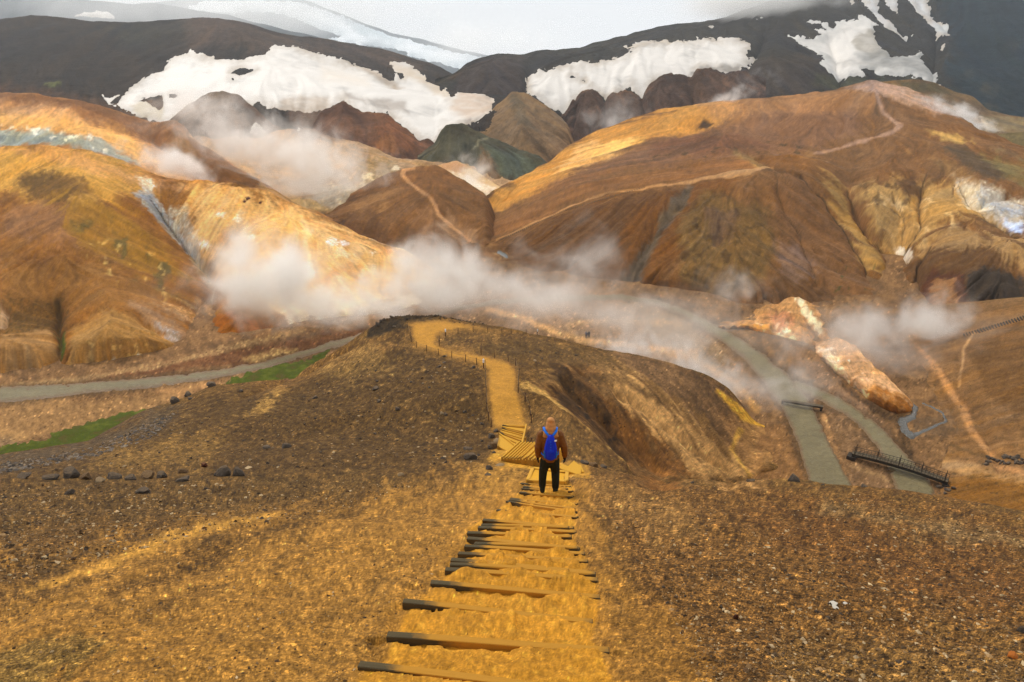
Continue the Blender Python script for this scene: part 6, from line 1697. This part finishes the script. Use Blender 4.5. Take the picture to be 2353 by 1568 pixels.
for px, py, w, h, lab in [(486, 882, 27, 14, 'black rock at the edge by the green grass strip'), (432, 901, 21, 13, 'dark rock between two others on the flank edge'), (400, 916, 24, 22, 'tall craggy rock on the flank edge above the grass bank'), (437, 915, 13, 8, 'small dark rock beside the craggy edge rock'), (554, 897, 11, 7, 'small dark rock below the green grass strip'), (724, 912, 15, 9, 'dark rock on the flank below the ridge crest')]:
    rock(near, px, py, w, h, B_, lab, 'rocks on the flank edge')
# smaller rocks strewn over the ridge flanks: the larger ones singly
flank = [(0, 1085), (560, 1080), (1100, 1070), (1112, 870), (1000, 830), (930, 800), (800, 830), (560, 925), (330, 985), (60, 1060)]
cnt = 0
while cnt < 150:
    x, y = rk.uniform(40, 1110), rk.uniform(800, 1082)
    if sdf_poly(np.array([x]), np.array([y]), flank)[0] < 4: continue
    w = 3.4 + 6.5 * rk.random() ** 3
    rock(near, x, y, w, w * rk.uniform(.5, .8), rk.choice([B_, B_, M_brownrock, M_palerock]), 'small loose rock strewn over the brown gravel flank left of the path', 'loose rocks on the left flank')
    cnt += 1
cnt = 0
while cnt < 45:
    x, y = rk.uniform(1080, 1560), rk.uniform(790, 930)
    if sdf_poly(np.array([x]), np.array([y]), [(1120, 815), (1250, 800), (1400, 815), (1560, 850), (1500, 870), (1330, 850), (1240, 845), (1150, 830)])[0] < 2: continue
    w = 2.8 + 4.0 * rk.random() ** 3
    rock(near, x, y, w, w * .65, rk.choice([B_, M_brownrock]), 'small loose rock on the dark ground between the path curve and ravine', 'loose rocks above the ravine')
    cnt += 1

def scatter(name, n_, pts_fn, size_fn, cols, sheet, label, sink=.3, seed=1):
    """many small stones as one mesh"""
    r = np.random.default_rng(seed)
    oct_v = np.array([(1, 0, 0), (-1, 0, 0), (0, 1, 0), (0, -1, 0), (0, 0, 1), (0, 0, -1)], float)
    oct_f = np.array([(0, 2, 4), (2, 1, 4), (1, 3, 4), (3, 0, 4), (2, 0, 5), (1, 2, 5), (3, 1, 5), (0, 3, 5)])
    V, Fc, Cc = [], [], []
    carr = np.array([lin(c) for c in cols])
    Gp = sheet.P
    for i in range(n_):
        x, y = pts_fn(r)
        p = sheet.at(x, y, 7.0 if name == 'gravel' else None)
        s_ = size_fn(r) * (1 + (.06 * p.length if name == 'gravel' else 0))
        ax = s_ * r.uniform(.6, 1.3, 3) * np.array([1, 1, .6])
        a = r.uniform(0, 6.28); ca, sa = math.cos(a), math.sin(a)
        ov = oct_v * ax * r.uniform(.7, 1.25, (6, 3)) + r.normal(0, .15, (6, 3)) * s_
        ov = np.stack([ov[:, 0] * ca - ov[:, 1] * sa, ov[:, 0] * sa + ov[:, 1] * ca, ov[:, 2]], -1)
        V.append(ov + np.array(p) + np.array([0, 0, s_ * .6 * (1 - 2 * sink)]))
        Fc.append(oct_f + 6 * i)
        c = carr[r.integers(len(carr))] * r.uniform(.75, 1.25)
        Cc.append(np.tile(np.append(c, 1.0), (6, 1)))
    me = mesh_np(name, np.concatenate(V), np.concatenate(Fc), False, np.concatenate(Cc))
    me.materials.append(M_pebble)
    o = link(bpy.data.objects.new(name, me))
    return tag(o, label, 'stones', None, 'stuff')
n = N('pebble_stone')
at_ = n.add('ShaderNodeAttribute', attribute_name='Col')
M_pebble = n.surf(at_.outputs['Color'], .85, None, .2)
BR = [(70, 54, 36), (92, 70, 44), (120, 92, 58), (150, 118, 78), (176, 150, 112), (66, 54, 42), (84, 62, 40), (104, 78, 48), (128, 98, 62), (190, 164, 122)]
def reg(poly):
    xs = [p[0] for p in poly]; ys = [p[1] for p in poly]
    def f(r):
        while True:
            x, y = r.uniform(min(xs), max(xs)), r.uniform(min(ys), max(ys))
            if sdf_poly(np.array([x]), np.array([y]), poly)[0] > 0: return x, y
    return f
scatter('gravel', 8000, reg([(1500, 1110), (2000, 1135), (2500, 1215), (2560, 1650), (1640, 1650), (1540, 1400), (1400, 1200)]), lambda r: .004 + .012 * r.random() ** 5, BR, near, 'brown and pale gravel strewn over the right slope', seed=1)
scatter('gravel', 3600, reg([(-200, 1125), (560, 1100), (1000, 1110), (760, 1180), (420, 1240), (0, 1345), (-200, 1400)]), lambda r: .006 + .018 * r.random() ** 5, BR, near, 'brown and pale gravel strewn over the left slope', seed=2)
scatter('gravel', 1300, reg([(-200, 1420), (0, 1345), (480, 1240), (1050, 1130), (1180, 1130), (1040, 1300), (870, 1460), (790, 1640), (-200, 1660)]), lambda r: .003 + .008 * r.random() ** 4, BR, near, 'scattered pebbles in the yellow sand left of the steps', seed=3)
scatter('rubble', 900, reg(flank), lambda r: .03 + .08 * r.random() ** 3, BR[:6], near, 'fine stony rubble covering the brown flank left of the path', seed=4)
scatter('rubble', 420, reg([(0, 1066), (200, 1034), (330, 975), (410, 945), (360, 1005), (220, 1050), (0, 1090)]), lambda r: .06 + .12 * r.random() ** 2, [(104, 94, 84), (124, 108, 92), (84, 76, 68), (140, 124, 104)], near, 'grey stone rubble along the edge above the grass bank', seed=5)
scatter('rubble', 90, reg([(1285, 842), (1320, 846), (1400, 930), (1450, 990), (1400, 1000), (1320, 920)]), lambda r: .04 + .10 * r.random() ** 2, [(70, 52, 34), (86, 62, 38), (100, 72, 42)], near, 'dark rubble in the steep head of the ravine', seed=6)
scatter('rubble', 160, reg([(905, 722), (1010, 722), (1120, 745), (1100, 752), (1000, 735), (910, 735)]), lambda r: .06 + .12 * r.random() ** 2, [(60, 50, 40), (84, 66, 46)], near, 'dark stones along the crest of the ridge end', seed=7)
# ------------------------------------------------------------------ people
def hull_pts(p, r, sq=(1, 1, 1), n=10):
    out = []
    for i in range(n):
        th = math.pi * (i + .5) / n
        for k in range(n):
            ph = 2 * math.pi * k / n
            out.append(Vector((p[0] + r * sq[0] * math.sin(th) * math.cos(ph), p[1] + r * sq[1] * math.sin(th) * math.sin(ph), p[2] + r * sq[2] * math.cos(th))))
    return out
def blob_obj(name, chains, voxel, mat, parent, smooth=4, quilt=0.0):
    """chains of (point, radius, squash): neighbouring balls are hulled, everything is fused into one skin"""
    bm = bmesh.new()
    for ch in chains:
        for a, b in zip(ch[:-1], ch[1:]):
            t = bmesh.new()
            for q in hull_pts(*a) + hull_pts(*b): t.verts.new(q)
            r = bmesh.ops.convex_hull(t, input=t.verts[:])
            bmesh.ops.delete(t, geom=[v for v in t.verts if not v.link_faces], context='VERTS')
            me_ = bpy.data.meshes.new('tmp'); t.to_mesh(me_); t.free(); bm.from_mesh(me_); bpy.data.meshes.remove(me_)
    me = bpy.data.meshes.new('raw'); bm.to_mesh(me); bm.free()
    o = bpy.data.objects.new('raw', me); col.objects.link(o)
    md = o.modifiers.new('r', 'REMESH'); md.mode = 'VOXEL'; md.voxel_size = voxel
    if smooth:
        sm = o.modifiers.new('s', 'SMOOTH'); sm.iterations = smooth; sm.factor = .5
    dg = bpy.context.evaluated_depsgraph_get()
    m2 = bpy.data.meshes.new_from_object(o.evaluated_get(dg)); m2.name = name
    bpy.data.objects.remove(o); bpy.data.meshes.remove(me)
    if quilt:
        for v in m2.vertices:
            k = abs(math.sin(v.co.z * math.pi / .085)) ** .6
            v.co += Vector((v.normal.x, v.normal.y, 0)) * quilt * (k - .5)
    m2.polygons.foreach_set('use_smooth', np.full(len(m2.polygons), True))
    m2.materials.clear(); m2.materials.append(mat)
    return link(bpy.data.objects.new(name, m2), parent)
M_skin = plain('skin', (186, 136, 108), .6, .1, 12)
def cloth(name, c, vary=.3, sc=14, rough=.85):
    return plain(name, c, rough, vary, sc, .2, .4)

def person(loc, rz, jacket, hood, trousers, glove, boot, label, quilt=.008, group=None):
    r = empty('person', loc, rz)
    tag(r, label, 'person', group)
    S = (1, .72, 1)
    # body, one continuous figure
    LF, RF = (-.15, .02), (.13, -.03)
    hips = [(-.085, 0, .88), (.085, 0, .88)]
    legs = []
    for (fx, fy), hp, kx in ((LF, hips[0], -.135), (RF, hips[1], .12)):
        legs.append([((fx, fy + .16, .04), .035, (1, 1, 1)), ((fx, fy - .02, .06), .045, (1, 1, 1)), ((fx, fy, .12), .045, (1, 1, 1)), ((kx, .03, .48), .058, (1, 1, 1)), (hp, .085, (1, 1, 1))])
    arms = [[((-.19, 0, 1.40), .062, (1, 1, 1)), ((-.255, -.03, 1.12), .046, (1, 1, 1)), ((-.25, .02, .87), .033, (1, 1, 1))],
            [((.19, 0, 1.40), .062, (1, 1, 1)), ((.285, -.02, 1.13), .046, (1, 1, 1)), ((.315, .03, .86), .033, (1, 1, 1))]]
    trunk = [((0, 0, .88), .15, (1.05, .72, .8)), ((0, -.01, 1.10), .135, (1, .7, 1)), ((0, 0, 1.34), .155, (1.12, .68, .8)), ((0, 0, 1.46), .07, (1.3, .8, .7)), ((0, .01, 1.55), .055, (1, 1, 1)), ((0, .03, 1.60), .06, (1, 1, 1))]
    head = [((0, .03, 1.66), .082, (.92, 1.1, 1.2)), ((0, .045, 1.60), .062, (.9, 1.1, 1))]
    nose = [((0, .125, 1.655), .014, (1, 1, 1)), ((0, .14, 1.635), .016, (1, 1, 1))]
    ears = [[((s * .078, .03, 1.66), .016, (.6, 1, 1.6)), ((s * .082, .025, 1.645), .014, (.6, 1, 1.6))] for s in (-1, 1)]
    body = blob_obj('body', legs + arms + [trunk, head, nose] + ears, .016, M_skin, r, 3)
    # clothing
    sh = [[(c[0], c[1] + (.032 if i else .035), c[2]) for i, c in enumerate(a)] for a in arms]
    sleeves = [[((-.19, 0, 1.40), .088, (1, .95, 1)), ((-.258, -.03, 1.12), .078, (1, 1, 1)), ((-.252, .02, .90), .06, (1, 1, 1))],
               [((.19, 0, 1.40), .088, (1, .95, 1)), ((.29, -.02, 1.13), .078, (1, 1, 1)), ((.318, .03, .89), .06, (1, 1, 1))]]
    blob_obj('jacket', [[((0, 0, .84), .20, (1.0, .74, .45)), ((0, 0, 1.05), .195, (1, .72, .8)), ((0, 0, 1.30), .205, (1.05, .68, .8)), ((0, 0, 1.42), .13, (1.35, .8, .5))]] + sleeves, .014, jacket, r, 3, quilt)
    blob_obj('hood', [[((0, -.01, 1.40), .15, (1.38, .82, .42)), ((0, -.02, 1.50), .118, (1.05, .95, .7)), ((0, -.01, 1.585), .108, (.98, 1.05, .9)), ((0, .02, 1.69), .09, (.95, 1.15, 1.1))], [((0, -.02, 1.755), .05, (1, 1.3, .8)), ((0, .02, 1.69), .085, (.95, 1.15, 1.1))], [((-.07, -.10, 1.46), .03, (1.5, 1, 1)), ((.07, -.10, 1.46), .03, (1.5, 1, 1))]], .012, hood, r, 2, quilt * 1.3)
    tl = []
    for (fx, fy), hp, kx in ((LF, hips[0], -.14), (RF, hips[1], .125)):
        tl.append([((fx, fy, .15), .078, (1, 1.05, .8)), ((fx * 1.0, fy + .01, .30), .085, (1, 1, 1)), ((kx, .03, .50), .095, (1, 1, 1)), ((hp[0] * 1.05, 0, .76), .118, (1, 1, 1))])
    blob_obj('trousers', tl + [[((-.07, 0, .80), .14, (1, .95, .9)), ((.07, 0, .80), .14, (1, .95, .9))]], .014, trousers, r, 3)
    for fx, fy in (LF, RF):
        blob_obj('boot', [[((fx, fy - .045, .055), .055, (1, 1, 1)), ((fx, fy - .02, .13), .062, (1, 1, 1))], [((fx, fy - .04, .045), .05, (1, 1, .9)), ((fx, fy + .15, .04), .045, (1.05, 1, .9))]], .012, boot, r, 2)
    for s, wr in ((-1, Vector((-.25, .02, .88))), (1, Vector((.315, .03, .87)))):
        ch = [[(tuple(wr), .038, (1, 1, 1)), (tuple(wr + Vector((s * .005, .02, -.06))), .042, (.7, 1.1, 1)), (tuple(wr + Vector((s * .005, .03, -.095))), .038, (.6, 1.2, .8))]]
        for j, (dy, ln) in enumerate(((-.018, .06), (.008, .075), (.032, .08), (.055, .07))):
            a = wr + Vector((s * .005, dy + .01, -.10)); b = a + Vector((s * -.004, .012, -ln * .6)); c = b + Vector((s * -.018, .006, -ln * .45))
            ch.append([(tuple(a), .0125, (1, 1, 1)), (tuple(b), .012, (1, 1, 1)), (tuple(c), .0105, (1, 1, 1))])
        a = wr + Vector((-s * .006, .05, -.045)); b = a + Vector((-s * .008, .035, -.03)); c = b + Vector((-s * .006, .008, -.032))
        ch.append([(tuple(a), .015, (1, 1, 1)), (tuple(b), .013, (1, 1, 1)), (tuple(c), .011, (1, 1, 1))])
        blob_obj('glove', ch, .006, glove, r, 1)
    for s in (-1, 1):
        bm = bmesh.new(); bmesh.ops.create_uvsphere(bm, u_segments=8, v_segments=6, radius=.012)
        e = bm_obj('eye', bm, M_white, r, True); e.location = (s * .032, .112, 1.675)
    r.scale = (.95, .95, .95)
    return r

M_jack = cloth('brown_puffer_nylon', (118, 72, 30), .35, 9, .55)
M_hood = cloth('tan_hood_nylon', (190, 132, 76), .45, 16, .75)
M_trou = cloth('black_green_trousers', (30, 32, 22), .6, 7)
M_glove = cloth('black_glove', (20, 20, 22), .3, 20)
M_boot = cloth('black_boot', (34, 38, 30), .3, 20)
foot = near.at(1262, 1131.5)
man = person(foot + Vector((0, 0, .0)), 0.0, M_jack, M_hood, M_trou, M_glove, M_boot, 'person in a brown puffer jacket and tan hood walking down the steps')

M_pack = cloth('blue_pack_nylon', (14, 44, 190), .3, 8, .5)
M_strap = cloth('light_blue_strap', (34, 110, 214), .15, 20, .6)
M_mesh = cloth('teal_side_mesh', (34, 104, 170), .35, 40, .7)
pk = empty('backpack', foot + Vector((-.005, -.20, .885)))
pk.scale = (.95, .95, .95)
tag(pk, 'bright blue backpack on the back of the walker', 'backpack')
bag = blob_obj('bag', [[((0, 0, .06), .12, (1.05, .62, .6)), ((0, -.01, .24), .14, (.98, .66, .9)), ((0, .01, .42), .115, (.85, .62, .8)), ((0, .03, .52), .06, (1.1, .7, .6))]], .012, M_pack, pk, 3)
blob_obj('front_pocket', [[((0, -.075, .07), .085, (1, .4, .7)), ((0, -.085, .20), .085, (.95, .4, .9))]], .010, M_pack, pk, 2)
for s in (-1, 1):
    blob_obj('side_pocket', [[((s * .115, .0, .07), .05, (.5, .9, 1)), ((s * .125, .0, .16), .045, (.5, .9, 1))]], .008, M_mesh, pk, 2)
    bm = bmesh.new()
    pts = [Vector((s * .02, .05, .50)), Vector((s * .07, .055, .56)), Vector((s * .115, .10, .605)), Vector((s * .13, .18, .625)), Vector((s * .13, .29, .60)), Vector((s * .125, .375, .50)), Vector((s * .14, .38, .30)), Vector((s * .19, .30, .12)), Vector((s * .16, .13, .05)), Vector((s * .10, .04, .05))]
    W_ = .026
    rows = []
    for i, p in enumerate(pts):
        d = (pts[min(i + 1, len(pts) - 1)] - pts[max(i - 1, 0)]).normalized()
        out_ = Vector((p.x - s * .10, p.y - .19, p.z - .3)).normalized()
        sd = d.cross(out_).normalized() * W_
        rows.append([bm.verts.new(p + sd + out_ * .008), bm.verts.new(p - sd + out_ * .008), bm.verts.new(p - sd - out_ * .008), bm.verts.new(p + sd - out_ * .008)])
    for a, b in zip(rows[:-1], rows[1:]):
        for k in range(4): bm.faces.new((a[k], a[(k + 1) % 4], b[(k + 1) % 4], b[k]))
    bm.faces.new(rows[0][::-1]); bm.faces.new(rows[-1])
    bm_obj('shoulder_strap', bm, M_strap, pk, True)
bm = bmesh.new()
for k in range(6):      # drawcord down the middle
    bmesh.ops.create_icosphere(bm, subdivisions=1, radius=.012, matrix=Matrix.Translation((.002 * (-1) ** k, -.092 + .012 * abs(k - 2), .16 + .055 * k)))
bm_obj('drawcord', bm, M_strap, bag, True)
bm = bmesh.new(); box_between(bm, Vector((.075, -.055, .475)), Vector((.125, -.035, .475)), .012, .03)
bm_obj('logo_patch', bm, M_white, bag)

M_gj = cloth('grey_blue_jacket', (70, 76, 96), .2); M_gd = cloth('dark_jacket', (56, 54, 60), .2); M_gt = cloth('dark_trousers', (48, 46, 50), .2)
for (x, y, z_, a, jk, lab) in ((1347, 777, -55, 2.6, M_gj, 'distant walker in a grey-blue jacket on the valley trail'), (1353, 776, -55, 3.2, M_gd, 'distant walker in a dark jacket on the valley trail')):
    p = fl.at(x, y)
    person(p, a, jk, jk, M_gt, M_glove, M_boot, lab, 0, 'walkers in the valley')

# ------------------------------------------------------------------ footbridges
pa, pb = fl.at(1957, 1052), rh.at(2178, 1112)
A, B = Vector((pa.x, pa.y, pa.z + 1.0)), Vector((pb.x, pb.y, pb.z + .55))
br = empty('footbridge', (A + B) / 2)
tag(br, 'arched dark footbridge with railings over the right river arm', 'footbridge')
ax = (B - A).normalized(); sd = Vector((-ax.y, ax.x, 0)); L_ = (B - A).length
def bp(t, s=0.0, z=0.0): return A.lerp(B, t) + sd * s + Vector((0, 0, z + .32 * math.sin(math.pi * t)))
NP = 34
for i in range(NP):
    a, b = bp((i + .5) / NP, -.62), bp((i + .5) / NP, .62)
    beam('deck_plank', a, b, L_ / NP * .86, .06, M_deck, br, 0)
for s in (-.55, .55):
    for k in range(6):
        beam('girder', bp(k / 6, s, -.07), bp((k + 1) / 6, s, -.07), .14, .42, M_steel, br, 0)
    for k in range(6):
        beam('handrail', bp(k / 6, s * 1.12, .75), bp((k + 1) / 6, s * 1.12, .75), .06, .06, M_steel, br, 0)
        beam('mid_rail', bp(k / 6, s * 1.12, .4), bp((k + 1) / 6, s * 1.12, .4), .045, .045, M_steel, br, 0)
    for k in range(27):
        t = k / 26
        big = k % 6.5 < 1
        beam('rail_post', bp(t, s * 1.12, 0.76 if k % 2 else 0.77), bp(t, s * 1.12, -.1) + Vector((.001, 0, 0)), .035, .035, M_steel, br, 0)
    for t in (.03, .27, .5, .73, .97):
        beam('mast', bp(t, s * 1.12, 1.25), bp(t, s * 1.12, -.45) + Vector((.001, 0, 0)), .07, .07, M_timber, br, 0)
for t, g in ((0.0, pa), (1.0, pb)):
    c = bp(t)
    beam('abutment', c - sd * .9 + Vector((0, 0, -.5)), c + sd * .9 + Vector((0, 0, -.5)), 1.3, 2.2, M_timber, br, .03)
pz = bp(.5)
fp1, fp2 = fl.at(1797, 930), fl.at(1890, 945)
fb = empty('footbridge', (fp1 + fp2) / 2)
tag(fb, 'thin plank footbridge crossing the wide river arm in the steam', 'footbridge')
A2, B2 = fp1 + Vector((0, 0, 1.0)), fp2 + Vector((0, 0, 1.0))
s2 = Vector((-(B2 - A2).normalized().y, (B2 - A2).normalized().x, 0))
beam('deck', A2, B2, .9, .12, M_deck, fb, 0)
for s in (-.42, .42):
    beam('girder', A2 + s2 * s + Vector((0, 0, -.12)), B2 + s2 * s + Vector((0, 0, -.12)), .1, .22, M_steel, fb, 0)
for t in (0.02, .98):
    c = A2.lerp(B2, t)
    beam('trestle', c + Vector((0, 0, -.1)), c + Vector((.001, 0, -1.8)), .3, .3, M_timber, fb, 0)
for i, (x, y, w, h) in enumerate(((2160, 1118, 18, 10), (2178, 1124, 16, 9), (2150, 1127, 14, 9), (2192, 1120, 14, 8), (2172, 1132, 10, 6), (2140, 1118, 10, 6), (2158, 1134, 8, 5))):
    rock(rh, x, y, w, h, M_basalt, 'dark rock in the pile under the end of the arched footbridge', 'rocks under the footbridge')
for i in range(26):
    rock(rh, 2262 + rk.uniform(0, 95), 1046 + rk.uniform(0, 20) + .0, rk.uniform(9, 15), rk.uniform(6, 9), M_basalt, 'grey boulder in the long rock heap on the far bank', 'rock heap on the far bank')

# ------------------------------------------------------------------ far wooden steps
def far_steps(sheet, P0, P1, n_, w, label, tilt=(0, 0), col_=None):
    p0 = sheet.at(*P0)
    r = empty('staircase', p0); tag(r, label, 'staircase')
    for i in range(n_):
        t = i / (n_ - 1)
        x, y = P0[0] + (P1[0] - P0[0]) * t, P0[1] + (P1[1] - P0[1]) * t
        c = sheet.at(x, y)
        c2_ = sheet.at(x + tilt[0], y + tilt[1])
        d = (c2_ - c); d.z = 0
        d = d.normalized() * w / 2
        beam('step_beam', c - d + Vector((0, 0, .18)), c + d + Vector((0, 0, .18)), .18, .4, col_ or M_timber, r, 0)
    return r
far_steps(rh, (2216, 772), (2353, 731), 22, 2.6, 'long flight of wooden steps climbing the brown hill on the far bank', (6, 7))
for q in ((1150, 551, 1300, 483, 34), (1300, 483, 1480, 431, 34)):
    far_steps(ms, (q[0], q[1]), (q[2], q[3]), q[4], 1.3, 'line of tiny wooden steps up the lower flank of the right hill' if q[0] == 1150 else 'line of tiny wooden steps along the knoll edge of the right hill', (3, 4), M_deck)
for i, (x, y, w, h) in enumerate(((562, 463, 9, 5), (570, 455, 12, 6), (598, 465, 8, 5), (655, 615, 6, 4), (690, 628, 9, 5), (666, 622, 6, 4))):
    rock(lh, x, y, w, h, M_redrock, 'dark red rock lying on the pale orange slope of the left hill', 'rocks on the orange hill')
